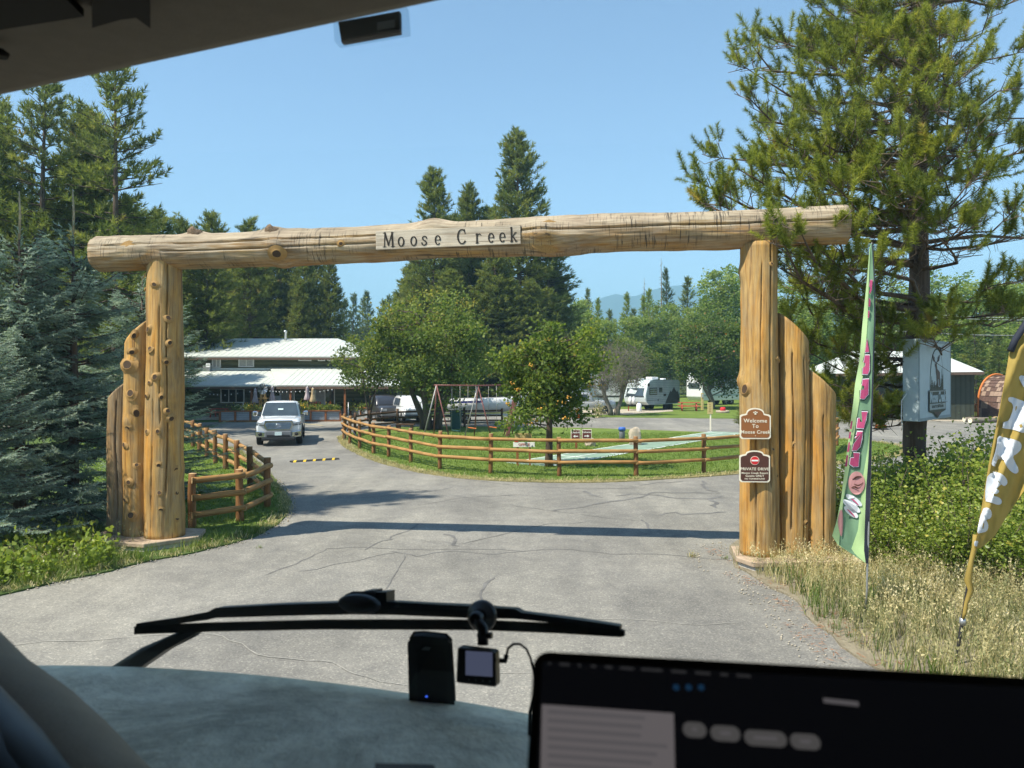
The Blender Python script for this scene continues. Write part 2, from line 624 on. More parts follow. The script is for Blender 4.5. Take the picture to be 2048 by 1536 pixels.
M['log_end'] = simple('sawn_log_end', (0.50, 0.36, 0.19), 0.8, 0.2, var=0.25, scale=12)
M['knot_rim'] = simple('knot_rim', (0.34, 0.205, 0.075), 0.75, 0.2, var=0.35, scale=16)
M['knot_core'] = simple('knot_core', (0.07, 0.045, 0.028), 0.8, 0.2, var=0.4, scale=20)
M['burl'] = simple('grey_burl', (0.17, 0.12, 0.078), 0.85, 0.2, var=0.55, scale=5, bmp=0.6)
M['board'] = wood_log('name_board', grey=0.95, warm=(0.50, 0.42, 0.31), pale=(0.58, 0.51, 0.40), greyc=(0.50, 0.455, 0.38), dark=(0.38, 0.27, 0.18))
M['carve'] = simple('carved_black', (0.03, 0.026, 0.022), 0.85, 0.2, var=0.3, scale=12)
M['rail'] = wood_log('stained_rail', grey=0.3, warm=(0.36, 0.185, 0.06), pale=(0.43, 0.27, 0.11), greyc=(0.25, 0.20, 0.14))
M['rail_post'] = wood_log('stained_post', grey=0.3, warm=(0.20, 0.095, 0.036), pale=(0.27, 0.145, 0.06), greyc=(0.22, 0.15, 0.10))
M['shaded_rail'] = wood_log('shaded_rail', grey=0.3, warm=(0.085, 0.048, 0.028), pale=(0.12, 0.07, 0.04), greyc=(0.10, 0.08, 0.06))  # rail colour darkened, the shade on the back fence is painted in
M['concrete'] = simple('concrete', (0.44, 0.42, 0.38), 0.9, 0.2, var=0.2, scale=7, bmp=0.3)
M['sandstone'] = simple('sandstone_cap', (0.39, 0.30, 0.215), 0.85, 0.2, var=0.25, scale=6, bmp=0.3)
M['bark'] = wood_log('pine_bark', grey=0.5, warm=(0.075, 0.052, 0.038), pale=(0.13, 0.095, 0.07), greyc=(0.11, 0.095, 0.08), dark=(0.03, 0.022, 0.018))
M['bark_grey'] = wood_log('grey_bark', grey=0.8, warm=(0.14, 0.11, 0.08), pale=(0.22, 0.19, 0.15), greyc=(0.24, 0.22, 0.19), dark=(0.05, 0.04, 0.03))
M['twig'] = simple('twig', (0.16, 0.125, 0.095), 0.85, 0.2, var=0.35, scale=3)
M['twig_dark'] = simple('twig_dark', (0.085, 0.065, 0.05), 0.85, 0.2, var=0.35, scale=3)
M['twig_grey'] = simple('twig_grey', (0.185, 0.165, 0.13), 0.85, 0.2, var=0.3, scale=3)
# foliage
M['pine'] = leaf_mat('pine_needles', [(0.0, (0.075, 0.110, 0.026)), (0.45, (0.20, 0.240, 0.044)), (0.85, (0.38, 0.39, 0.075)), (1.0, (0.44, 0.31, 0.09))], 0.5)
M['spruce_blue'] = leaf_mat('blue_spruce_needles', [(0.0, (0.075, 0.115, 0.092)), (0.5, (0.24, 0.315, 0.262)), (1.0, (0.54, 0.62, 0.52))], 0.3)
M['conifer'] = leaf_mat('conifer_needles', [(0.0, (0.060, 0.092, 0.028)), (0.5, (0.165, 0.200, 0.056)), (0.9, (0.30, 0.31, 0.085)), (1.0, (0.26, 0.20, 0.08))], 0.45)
M['conifer_dark'] = leaf_mat('dark_conifer_needles', [(0.0, (0.050, 0.080, 0.040)), (0.5, (0.120, 0.160, 0.070)), (1.0, (0.20, 0.235, 0.10))], 0.4)
M['larch'] = leaf_mat('larch_needles', [(0.0, (0.15, 0.21, 0.045)), (0.5, (0.25, 0.31, 0.06)), (1.0, (0.36, 0.38, 0.085))], 0.5)
M['aspen'] = leaf_mat('aspen_leaves', [(0.0, (0.115, 0.180, 0.050)), (0.5, (0.225, 0.300, 0.080)), (1.0, (0.36, 0.40, 0.13))], 0.5)
M['broad'] = leaf_mat('broad_leaves', [(0.0, (0.060, 0.105, 0.026)), (0.5, (0.145, 0.200, 0.046)), (0.88, (0.27, 0.295, 0.066)), (1.0, (0.34, 0.28, 0.06))], 0.45)
M['maple'] = leaf_mat('dark_maple_leaves', [(0.0, (0.045, 0.085, 0.024)), (0.5, (0.115, 0.170, 0.042)), (0.97, (0.21, 0.25, 0.06)), (1.0, (0.32, 0.13, 0.05))], 0.45)
M['rowan'] = leaf_mat('rowan_leaves', [(0.0, (0.060, 0.110, 0.026)), (0.5, (0.160, 0.220, 0.042)), (0.85, (0.28, 0.315, 0.062)), (1.0, (0.44, 0.36, 0.07))], 0.5)
M['leader'] = simple('spruce_leader', (0.33, 0.28, 0.17), 0.8, 0.2, var=0.3, scale=9)
M['berry'] = simple('rowan_berries', (0.70, 0.36, 0.05), 0.45, 0.4, var=0.25, scale=8)
M['shrub'] = leaf_mat('shrub_leaves', [(0.0, (0.075, 0.120, 0.022)), (0.5, (0.215, 0.285, 0.048)), (0.9, (0.36, 0.405, 0.085)), (1.0, (0.52, 0.46, 0.10))], 0.45, rough=0.4, spec=0.4)
M['grass_dry'] = leaf_mat('dry_grass', [(0.0, (0.13, 0.155, 0.06)), (0.35, (0.30, 0.29, 0.14)), (0.7, (0.54, 0.46, 0.24)), (1.0, (0.72, 0.63, 0.40))], 0.3)
M['grass_green'] = leaf_mat('green_grass', [(0.0, (0.05, 0.10, 0.02)), (0.5, (0.13, 0.20, 0.04)), (0.85, (0.24, 0.27, 0.07)), (1.0, (0.40, 0.34, 0.15))], 0.4)
M['lawn_blade'] = leaf_mat('lawn_blades', [(0.0, (0.075, 0.125, 0.020)), (0.5, (0.15, 0.225, 0.038)), (1.0, (0.24, 0.30, 0.07))], 0.4)
M['litter'] = leaf_mat('needle_litter', [(0.0, (0.20, 0.09, 0.045)), (1.0, (0.38, 0.20, 0.11))], 0.1)
# building
M['siding'] = wave_mat('green_lap_siding', (0.060, 0.068, 0.040), (0.115, 0.125, 0.074), 1.05, 'Z', 0.75, 0.6, 0.02, prof='SAW')
M['siding_dark'] = wave_mat('dark_green_siding', (0.034, 0.040, 0.028), (0.052, 0.060, 0.043), 0.9, 'X', 0.75, 0.4, 0.02, prof='SAW')
M['roof_metal'] = simple('white_metal_roof', (0.52, 0.55, 0.505), 0.45, 0.4, var=0.05, scale=1.0)
M['roof_rib'] = simple('white_roof_rib', (0.50, 0.53, 0.48), 0.45, 0.4, var=0.05, scale=1.0)
M['fascia'] = simple('brown_fascia', (0.13, 0.085, 0.06), 0.6, 0.3)
M['brown_wood'] = simple('red_brown_timber', (0.24, 0.095, 0.038), 0.7, 0.25, var=0.25, scale=4)
M['white_trim'] = simple('white_trim', (0.76, 0.77, 0.76), 0.5, 0.35, var=0.05)
M['pane'] = simple('window_pane', (0.035, 0.04, 0.042), 0.06, 0.7, var=0.2, scale=0.7)
M['curtain'] = simple('pale_curtain', (0.42, 0.44, 0.45), 0.7, 0.2, var=0.15, scale=6)
M['galv'] = wave_mat('corrugated_iron', (0.50, 0.53, 0.56), (0.66, 0.69, 0.72), 2.2, 'Z', 0.4, 0.1, 0.01, metal=0.6)
M['galv_pipe'] = simple('galvanised_pipe', (0.55, 0.57, 0.58), 0.35, 0.5, 0.8, var=0.15)
M['umb_grey'] = simple('mauve_grey_canvas', (0.46, 0.40, 0.42), 0.85, 0.1, var=0.15)
M['umb_tan'] = simple('tan_canvas', (0.48, 0.37, 0.22), 0.85, 0.1, var=0.15)
M['red_wood'] = simple('red_painted_wood', (0.45, 0.075, 0.05), 0.6, 0.3, var=0.2)
M['orange_plastic'] = simple('orange_plastic', (0.72, 0.20, 0.05), 0.5, 0.35, var=0.12)
M['mill_wood'] = simple('varnished_windmill_wood', (0.55, 0.33, 0.12), 0.6, 0.3, var=0.2)
M['flower'] = simple('orange_flowers', (0.75, 0.42, 0.06), 0.7, 0.2, var=0.3)
M['lattice'] = simple('green_lattice_paint', (0.06, 0.13, 0.09), 0.7, 0.2)
# vehicles
M['car_white'] = simple('white_car_paint', (0.72, 0.74, 0.75), 0.3, 0.5, var=0.03, scale=2, coat=0.8)
M['car_silver'] = simple('silver_car_paint', (0.55, 0.57, 0.58), 0.3, 0.5, 0.3, var=0.04, scale=2, coat=0.8)
M['car_dark'] = simple('dark_car_paint', (0.03, 0.03, 0.035), 0.3, 0.5, var=0.1, scale=2, coat=0.8)
M['chrome'] = simple('chrome', (0.62, 0.65, 0.68), 0.16, 0.6, 0.95, var=0.04)
M['grille'] = simple('grille_blue_grey', (0.12, 0.22, 0.36), 0.28, 0.5, 0.7, var=0.15)
M['black_plastic'] = simple('black_plastic', (0.022, 0.023, 0.025), 0.55, 0.3, var=0.25)
M['grey_plastic'] = simple('grey_bumper', (0.16, 0.17, 0.18), 0.5, 0.35, var=0.1)
M['tyre'] = simple('tyre_rubber', (0.022, 0.022, 0.022), 0.85, 0.2, var=0.3)
M['rim'] = simple('alloy_rim', (0.30, 0.31, 0.32), 0.35, 0.5, 0.7, var=0.1)
M['car_glass'] = simple('dark_car_glass', (0.045, 0.06, 0.068), 0.05, 0.8, var=0.3, scale=1.2, coat=0.6)
M['lamp_glass'] = simple('lamp_glass', (0.30, 0.33, 0.36), 0.1, 0.7, var=0.25, scale=12, coat=0.8)
M['plate'] = simple('licence_plate', (0.62, 0.74, 0.72), 0.5, 0.3, var=0.15, scale=30)
M['trailer_grey'] = wave_mat('ribbed_grey_siding', (0.22, 0.27, 0.29), (0.30, 0.36, 0.385), 2.0, 'Z', 0.45, 0.35, 0.015, dist=0.6)
M['trailer_front'] = simple('pale_trailer_front', (0.56, 0.63, 0.64), 0.4, 0.4, var=0.04)
M['trailer_mountain'] = simple('charcoal_graphic', (0.035, 0.035, 0.037), 0.5, 0.3, var=0.15)
M['boat_white'] = simple('boat_gelcoat', (0.74, 0.75, 0.75), 0.25, 0.5, var=0.04, coat=0.6)
M['boat_blue'] = simple('boat_stripe', (0.045, 0.05, 0.24), 0.3, 0.5)
# signs & flags
M['sign_brown'] = simple('sign_brown', (0.27, 0.105, 0.035), 0.55, 0.3, var=0.05)
M['sign_dark'] = simple('sign_dark_brown', (0.085, 0.035, 0.025), 0.55, 0.3, var=0.08)
M['sign_maroon'] = simple('sign_maroon', (0.13, 0.040, 0.035), 0.55, 0.3, var=0.08)
M['sign_cream'] = simple('sign_cream', (0.80, 0.74, 0.58), 0.6, 0.3, var=0.03)
M['sign_white'] = simple('sign_white', (0.82, 0.81, 0.77), 0.6, 0.3, var=0.03)
M['sign_red'] = simple('sign_red', (0.62, 0.03, 0.035), 0.5, 0.3, var=0.05)
M['sign_pink'] = simple('faded_red_letters', (0.55, 0.20, 0.19), 0.6, 0.2, var=0.1)
M['sign_yellow'] = simple('yellowed_wood_sign', (0.50, 0.40, 0.17), 0.7, 0.2, var=0.15, scale=4)
M['cab_blue'] = simple('sign_cabinet_blue_grey', (0.36, 0.44, 0.46), 0.55, 0.3, var=0.08, scale=2)
M['cab_face'] = simple('sign_face_grey_blue', (0.38, 0.47, 0.52), 0.5, 0.35, var=0.07, scale=3)
M['cab_edge'] = simple('sign_frame', (0.22, 0.28, 0.31), 0.5, 0.3, var=0.1)
M['logo_dark'] = simple('logo_print_dark', (0.055, 0.062, 0.045), 0.6, 0.3)
M['logo_brown'] = simple('logo_print_brown', (0.09, 0.06, 0.045), 0.6, 0.3)
M['logo_grey'] = simple('logo_print_grey', (0.30, 0.34, 0.34), 0.6, 0.3)
def cloth(name, c, tr=0.4):
    m, nt, b = base_mat(name, 0.75, 0.2)
    v = coords(nt)
    f = noise(nt, v, 5, 4)
    cc = ramp(nt, f, [(0.3, tuple(x * 0.92 for x in c)), (0.7, tuple(min(1, x * 1.05) for x in c))])
    nt.links.new(cc, b.inputs['Base Color'])
    t = N(nt, 'ShaderNodeBsdfTranslucent')
    nt.links.new(cc, t.inputs[0])
    mx = N(nt, 'ShaderNodeMixShader')
    mx.inputs[0].default_value = tr
    nt.links.new(b.outputs[0], mx.inputs[1]); nt.links.new(t.outputs[0], mx.inputs[2])
    nt.links.new(mx.outputs[0], nt.nodes['Material Output'].inputs[0])
    return m
M['flag_green'] = cloth('flag_green_cloth', (0.19, 0.33, 0.205), 0.25)
M['flag_lime'] = cloth('flag_lime_cloth', (0.56, 0.78, 0.38), 0.35)
M['flag_pink'] = cloth('flag_pink_print', (0.46, 0.075, 0.18), 0.2)
M['flag_black'] = cloth('flag_black_print', (0.03, 0.035, 0.03), 0.05)
M['flag_white'] = cloth('flag_white_print', (0.72, 0.76, 0.80), 0.2)
M['flag_scoop'] = cloth('flag_scoop_print', (0.55, 0.28, 0.28), 0.2)
M['flag_gold'] = cloth('flag_gold_cloth', (0.44, 0.32, 0.085), 0.3)
M['navy_sleeve'] = cloth('flag_navy_sleeve', (0.03, 0.035, 0.05), 0.05)
M['steel'] = simple('pole_steel', (0.42, 0.43, 0.44), 0.4, 0.5, 0.7, var=0.15)
M['swing_red'] = simple('faded_red_pipe', (0.18, 0.068, 0.058), 0.55, 0.3, var=0.25)
M['swing_grey'] = simple('grey_pipe', (0.32, 0.31, 0.30), 0.5, 0.4, 0.4, var=0.2)
M['rubber_black'] = simple('black_rubber', (0.03, 0.03, 0.03), 0.8, 0.2, var=0.3)
M['bump_yellow'] = simple('bump_yellow', (0.72, 0.47, 0.04), 0.6, 0.3, var=0.12)
M['cone_orange'] = simple('cone_orange', (0.80, 0.17, 0.03), 0.5, 0.3, var=0.08)
M['reflective'] = simple('reflective_white', (0.82, 0.80, 0.76), 0.4, 0.4, var=0.05)
M['stone'] = simple('pale_boulder', (0.40, 0.34, 0.26), 0.9, 0.2, var=0.25, scale=3, bmp=0.5)
M['blue_cap'] = simple('blue_cap', (0.05, 0.13, 0.42), 0.5, 0.3)
M['green_plastic'] = simple('dark_green_plastic', (0.03, 0.09, 0.085), 0.5, 0.3)
M['shingle_a'] = simple('brown_shingle', (0.12, 0.075, 0.06), 0.9, 0.1, var=0.25, scale=9)
M['shingle_b'] = simple('tan_shingle', (0.30, 0.215, 0.16), 0.9, 0.1, var=0.2, scale=9)
M['pod_orange'] = simple('pod_orange_trim', (0.55, 0.17, 0.04), 0.6, 0.3)
M['wire'] = simple('power_line', (0.45, 0.47, 0.48), 0.5, 0.4, var=0.05)
# cab interior
M['headliner'] = simple('headliner_fabric', (0.20, 0.18, 0.15), 0.95, 0.1, var=0.06, scale=30, bmp=0.1)
M['dash'] = simple('dusty_grey_dashboard', (0.64, 0.60, 0.47), 0.9, 0.15, var=0.34, scale=5.5, bmp=0.5)
def dusty_dash():
    m, nt, b = base_mat('dusty_grey_dashboard', 0.9, 0.15)
    v = coords(nt)
    a = noise(nt, v, 3.2, 7, 0.72, 0.6)
    c = ramp(nt, a, [(0.34, (0.50, 0.475, 0.375)), (0.50, (0.72, 0.68, 0.54)), (0.66, (0.90, 0.86, 0.70))])
    f = noise(nt, v, 26, 5, 0.7)
    c = mixc(nt, 0.6, c, ramp(nt, f, [(0.35, (0.70, 0.70, 0.70)), (0.6, (1.12, 1.12, 1.12))]), 'MULTIPLY')
    nt.links.new(c, b.inputs['Base Color'])
    bump(nt, b, math_n(nt, 'ADD', a, math_n(nt, 'MULTIPLY', f, 0.25)), 0.8, 0.02)
    return m
M['dash'] = dusty_dash()
M['trim_beige'] = simple('beige_trim', (0.32, 0.255, 0.185), 0.8, 0.2, var=0.06, scale=20, bmp=0.1)
M['trim_black'] = simple('black_trim', (0.012, 0.012, 0.013), 0.6, 0.3, var=0.2)
M['cabinet_black'] = simple('dark_cabinet', (0.006, 0.006, 0.006), 0.7, 0.2, var=0.2)
M['wiper_black'] = simple('wiper_black', (0.018, 0.020, 0.023), 0.45, 0.4, var=0.2)
M['device_black'] = simple('device_black', (0.008, 0.008, 0.009), 0.35, 0.4, var=0.2)
M['device_grey'] = simple('device_grey', (0.10, 0.11, 0.115), 0.5, 0.3, var=0.1)
M['clear'] = glass_mat('clear_plastic', (0.86, 0.9, 0.92), 0.05, 0.08)
M['windscreen'] = glass_mat('windscreen_glass', (0.97, 0.985, 0.98), 0.035, 0.02)
M['transponder'] = simple('transponder_body', (0.012, 0.014, 0.012), 0.5, 0.3, var=0.1)
def emit(name, c, s):
    m, nt, b = base_mat(name, 0.25, 0.4)
    b.inputs['Base Color'].default_value = (0.004, 0.004, 0.004, 1)
    b.inputs['Emission Color'].default_value = (*c, 1)
    b.inputs['Emission Strength'].default_value = s
    return m
M['screen_dark'] = emit('laptop_display_dark', (0.6, 0.7, 1.0), 0.0015)
M['screen_panel'] = emit('laptop_display_panel', (0.55, 0.5, 0.52), 0.10)
M['screen_row'] = emit('laptop_display_row', (0.5, 0.47, 0.5), 0.082)
M['screen_pill'] = emit('laptop_display_pill', (0.55, 0.53, 0.53), 0.055)
M['screen_text'] = emit('laptop_display_text', (0.7, 0.7, 0.75), 0.016)
M['screen_blue'] = emit('laptop_display_blue', (0.1, 0.4, 0.9), 0.03)
M['screen_cam'] = emit('dashcam_display', (0.28, 0.33, 0.55), 0.10)
M['led_blue'] = emit('blue_led', (0.05, 0.15, 1.0), 0.6)
M['mountain'] = lawn_mat('forested_mountain', [(0.30, (0.02, 0.035, 0.02)), (0.5, (0.035, 0.055, 0.03)), (0.68, (0.055, 0.075, 0.04))], 0.02)
# ------------------------------------------------------------------ ground, road, lawns, far hills, haze
UX, UY, UZ = Vector((1, 0, 0)), Vector((0, 1, 0)), Vector((0, 0, 1))

def sheet(name, poly, z, mat, thick=0.0, kind='structure', rough=0.0, seed=1):
    poly = [(p[0], p[1]) for p in poly]
    if rough:
        r = random.Random(seed)
        fine = []
        for i in range(len(poly)):
            a, b = poly[i], poly[(i + 1) % len(poly)]
            L = math.hypot(b[0] - a[0], b[1] - a[1])
            k = max(1, min(40, int(L / 0.35)))
            for j in range(k):
                t = j / k
                x, y = a[0] + (b[0] - a[0]) * t, a[1] + (b[1] - a[1]) * t
                q = mnoise.noise((x * 1.3, y * 1.3, seed)) * rough + r.uniform(-.3, .3) * rough
                w = mnoise.noise((x * 0.5, y * 0.5, seed + 9)) * rough * 1.5
                fine.append((x + q, y + w))
        poly = fine
    mb = MB()
    if thick:
        mb.prism(poly, (0, 0, z - thick), UX, UY, thick)
    else:
        mb.add([(x, y, z) for x, y in poly], [tuple(range(len(poly)))])
    return tag(mb.build(name, mat), kind=kind)

sheet('ground', [(-3800, -150), (3800, -150), (3800, 4300), (-3800, 4300)], -0.06, M['forest_floor'])
sheet('asphalt_road', [(-48, -14), (48, -14), (48, 53), (26, 56.5), (9, 57.5), (-3, 60), (-6, 56), (-30, 56), (-48, 50)], 0.0, M['asphalt'])

def offset_poly(poly, d):
    out, n = [], len(poly)
    area = sum(poly[i][0] * poly[(i + 1) % n][1] - poly[(i + 1) % n][0] * poly[i][1] for i in range(n))
    sgn = 1 if area > 0 else -1
    for i in range(n):
        a, b = Vector(poly[i - 1][:2]), Vector(poly[(i + 1) % n][:2])
        t = (b - a).normalized()
        nrm = Vector((-t.y, t.x)) * sgn
        out.append((poly[i][0] + nrm.x * d, poly[i][1] + nrm.y * d))
    return out

gp = lambda *q: [tuple(G(x, y)[:2]) for x, y in q]
ISLAND = gp((676, 884), (697, 901), (742, 921), (800, 938), (860, 950), (960, 961.5), (1120, 967), (1300, 962), (1480, 949)) + \
    [(11, 27.2), (15, 30), (18, 34), (17.5, 38), (14, 41.5), (9.5, 44), (4, 46.8), (-2, 48), (-6.5, 48), (-8.8, 45.5), (-9.3, 41)]
ISLAND = smooth_poly(ISLAND, 2)
sheet('lawn_dry_edge', ISLAND, 0.022, M['lawn_edge'], 0.08, rough=0.10, seed=3)
ISLAND_IN = offset_poly(ISLAND, 0.42)
sheet('island_lawn', ISLAND_IN, 0.040, M['lawn'], 0.08, rough=0.16, seed=4)

LEFT_VERGE = [(-9.5, 9.4), (-7.7, 11.3), (-7.0, 12.35), (-6.35, 13.5), (-5.75, 14.2), (-5.2, 15.3), (-5.05, 17), (-5.5, 19.3), (-6.7, 22.3),
              (-8.7, 27), (-11.1, 32), (-13.6, 36), (-17, 41), (-24, 46), (-40, 49), (-46, 40), (-46, 3), (-16, 3), (-12, 7.4)]
LEFT_VERGE = smooth_poly(LEFT_VERGE, 2)
sheet('left_verge', LEFT_VERGE, 0.026, M['verge_green'], 0.08, rough=0.10, seed=5)
LAWN_LEFT = smooth_poly([(-6.4, 14.6), (-5.45, 15.6), (-5.3, 17), (-5.75, 19.4), (-7.0, 22.6), (-9.0, 27.2), (-11.5, 32), (-14, 36), (-17.3, 40.6), (-22, 43), (-20, 34), (-13, 24), (-9, 17)], 2)
sheet('left_lawn', LAWN_LEFT, 0.042, M['lawn'], 0.06, rough=0.10, seed=6)

RIGHT_VERGE = smooth_poly([(4.1, 8.3), (3.95, 9.9), (4.15, 11.4), (3.95, 12.5), (3.75, 13.0), (4.2, 14.9), (6.0, 17), (8.5, 21.5), (13, 26), (22, 28.5), (44, 30), (44, -8), (9, -8), (5.6, 4.5), (4.5, 7.2)], 2)
sheet('right_verge', RIGHT_VERGE, 0.028, M['verge'], 0.08, rough=0.14, seed=7)

# camp site beyond the cross road
sheet('camp_lawn', [(7.0, 59.2), (9, 57.6), (16, 56.2), (24, 55.6), (40, 54.5), (60, 53.5), (90, 60), (90, 120), (-3, 120), (-3, 70), (4.6, 65.5), (4.6, 62.5)], 0.03, M['lawn'], 0.1, rough=0.15, seed=8)
sheet('gravel_pad', [(5.5, 60.6), (9, 61.2), (14, 66.5), (14.5, 71.5), (9.5, 70), (3, 66.2)], 0.045, M['gravel'], 0.04, rough=0.2, seed=9)
sheet('gravel_patch', [(24.0, 55.8), (33, 51.5), (38, 52.5), (31, 58.5), (26, 59)], 0.045, M['gravel'], 0.04, rough=0.3, seed=10)
sheet('lodge_grass', [(-19.5, 52.2), (-14.6, 52.4), (-14.4, 54.2), (-19.5, 54.4), (-26, 53.5), (-26, 50.5)], 0.03, M['verge_green'], 0.06, rough=0.2, seed=11)

# painted court on the island
ct = tag(thing('shuffleboard_court', 'pale green painted court strip lying across the island lawn', 'court'), None)
cA, cB = Vector((0.55, 27.45, 0)), Vector((12.0, 42.6, 0))
cd = (cB - cA).normalized(); cn = Vector((-cd.y, cd.x, 0))
cw = 0.98
MB().hexa([cA - cn * cw + UZ * 0.0, cB - cn * cw, cB + cn * cw, cA + cn * cw] + [p + UZ * 0.056 for p in (cA - cn * cw, cB - cn * cw, cB + cn * cw, cA + cn * cw)]).build('court_slab', M['court'], ct)
for t0 in (0.8, 3.2, 5.2, 13.8, 15.8, 18.2):
    p = cA + cd * t0 + UZ * 0.0585
    MB().bar(p - cn * cw * 0.94, p + cn * cw * 0.94, 0.07, 0.004).build('court_line', M['white_line'], ct)
for s in (-1, 1):
    MB().bar(cA + cn * s * cw * 0.95 + UZ * 0.0575 + cd * 0.1, cB + cn * s * cw * 0.95 + UZ * 0.0575 - cd * 0.1, 0.06, 0.003).build('court_line', M['white_line'], ct)
for t0, t1 in ((0.8, 5.2), (13.8, 18.2)):
    MB().bar(cA + cd * t0 + UZ * 0.0605, cA + cd * t1 + UZ * 0.0605, 0.05, 0.003).build('court_line', M['white_line'], ct)

# crack sealant ribbons on the drive
def ribbon(mb, pts, w, z, seed):
    r = random.Random(seed)
    P = []
    for i in range(len(pts) - 1):
        a, b = pts[i], pts[i + 1]
        k = max(2, int((b - a).length / 0.16))
        for j in range(k):
            P.append(a.lerp(b, j / k))
    P.append(pts[-1])
    P = [p + Vector((mnoise.noise((p.x * 2.1, p.y * 2.1, seed)) * .10, mnoise.noise((p.x * 2.1, p.y * 2.1, seed + 7.3)) * .16, 0)) for p in P]
    vs, fs = [], []
    for i, p in enumerate(P):
        d = (P[min(i + 1, len(P) - 1)] - P[max(i - 1, 0)]).normalized()
        s = Vector((-d.y, d.x, 0)) * w * r.uniform(0.35, 1.0) * (0.5 if i in (0, len(P) - 1) else 1)
        vs += [(p.x - s.x, p.y - s.y, z), (p.x + s.x, p.y + s.y, z)]
    for i in range(len(P) - 1):
        fs.append((2 * i, 2 * i + 1, 2 * i + 3, 2 * i + 2))
    mb.add(vs, fs)

CR = [([(270, 385), (400, 340), (500, 285), (640, 285), (800, 292), (950, 290), (1100, 290), (1280, 295), (1400, 290), (1560, 308), (1780, 315), (1990, 330)], .020),
      ([(740, 300), (830, 315), (960, 300), (1120, 305), (1230, 295)], .032), ([(735, 255), (740, 240), (800, 225), (840, 195)], .035),
      ([(925, 238), (960, 245), (965, 275), (990, 280)], .05), ([(1330, 150), (1450, 135), (1540, 115), (1640, 100), (1700, 80), (1830, 85), (1940, 85)], .07),
      ([(1450, 75), (1460, 90), (1510, 100)], .07), ([(1720, 165), (1770, 155), (1800, 163), (1970, 155)], .06),
      ([(1560, 95), (1650, 85), (1790, 105), (1900, 105), (1950, 95)], .07), ([(1880, 40), (1875, 60), (1900, 75), (1930, 80)], .09),
      ([(1890, 105), (1920, 120), (1925, 140)], .09), ([(1650, 180), (1670, 200), (1685, 230)], .05), ([(1110, 390), (1080, 420), (1060, 470)], .045),
      ([(820, 70), (880, 78), (960, 65)], .035), ([(640, 290), (740, 250)], .02), ([(1000, 270), (1300, 200), (1450, 190)], .016),
      ([(960, 25), (1200, 60), (1430, 68), (1630, 68)], .025), ([(400, 370), (600, 335), (760, 300)], .014), ([(840, 130), (1000, 100), (1240, 90)], .016),
      ([(720, 430), (770, 350), (790, 310)], .014), ([(1640, 55), (1720, 48), (1800, 42)], .05), ([(1180, 130), (1400, 160), (1640, 190)], .014)]
mb = MB()
for i, (pl, w) in enumerate(CR):
    ribbon(mb, [G(380 + x / 1.829, 940 + y / 1.829) for x, y in pl], w, 0.004 + 0.0006 * (i % 5), 20 + i)
tag(mb.build('road_cracks', M['crack']), 'dark sealed cracks wandering across the asphalt drive', 'cracks', kind='stuff')
mb = MB()
ribbon(mb, [G(x, y) for x, y in ((-60, 1300), (120, 1284), (380, 1270), (440, 1272), (500, 1300), (560, 1320), (640, 1325), (700, 1345), (760, 1370), (850, 1374), (1000, 1350), (1080, 1350))], .011, 0.0085, 61)
ribbon(mb, [G(x, y) for x, y in ((1480, 1250), (1300, 1243), (1180, 1240))], .008, 0.0085, 62)
tag(mb.build('pale_road_crack', M['pale_crack']), 'thin pale open crack across the near asphalt', 'cracks', kind='stuff')

# parking lines near the lodge
ln = thing('parking_line', 'faded yellow parking line beside the white pickup', 'road marking')
MB().bar(G(597, 846, .004), G(646, 851, .004), 0.11, 0.003).build('painted_stripe', M['yellow_line'], ln)
ln = thing('parking_line', 'faded yellow parking line behind the island fence', 'road marking')
MB().bar(G(760, 843, .004), G(840, 846, .004), 0.11, 0.003).build('painted_stripe', M['yellow_line'], ln)

# far mountains
prof = [(-2600, 150), (-1500, 235), (-900, 190), (-300, 170), (200, 240), (310, 300), (400, 330), (470, 308), (560, 342), (640, 352), (730, 344), (800, 320), (900, 300), (1100, 270), (1500, 310), (2100, 240), (2800, 260)]
nx, ny = 150, 26
V, F = [], []
for j in range(ny):
    y = 2300 + 1500 * j / (ny - 1)
    k = max(0.0, 1 - abs(y - 3000) / 720) ** 0.85
    for i in range(nx):
        x = -2600 + 5400 * i / (nx - 1)
        hgt = np.interp(x, [p[0] for p in prof], [p[1] for p in prof])
        n1 = mnoise.fractal((x * 0.004, y * 0.004, 3.1), 1.0, 2.0, 5) * 14
        V.append((x, y, max(-0.5, (hgt + n1) * k - 1.0 * (k == 0))))
for j in range(ny - 1):
    for i in range(nx - 1):
        a = j * nx + i
        F.append((a, a + 1, a + nx + 1, a + nx))
mb = MB(); mb.add(V, F, 0, True)
tag(mb.build('mountains', M['mountain']), kind='structure')

# the air between here and the mountains
hm = bpy.data.materials.new('summer_haze')
hm.use_nodes = True
hn = hm.node_tree
hn.nodes.remove(hn.nodes['Principled BSDF'])
pv = hn.nodes.new('ShaderNodeVolumePrincipled')
pv.inputs['Color'].default_value = (0.42, 0.78, 1.0, 1)
pv.inputs['Density'].default_value = HAZE_DENSITY = 0.00050
pv.inputs['Anisotropy'].default_value = 0.0
hn.links.new(pv.outputs[0], hn.nodes['Material Output'].inputs['Volume'])
mb = MB()
mb.box((0, 2050, 196), (7800, 4700, 394))
tag(mb.build('haze', hm), kind='stuff')
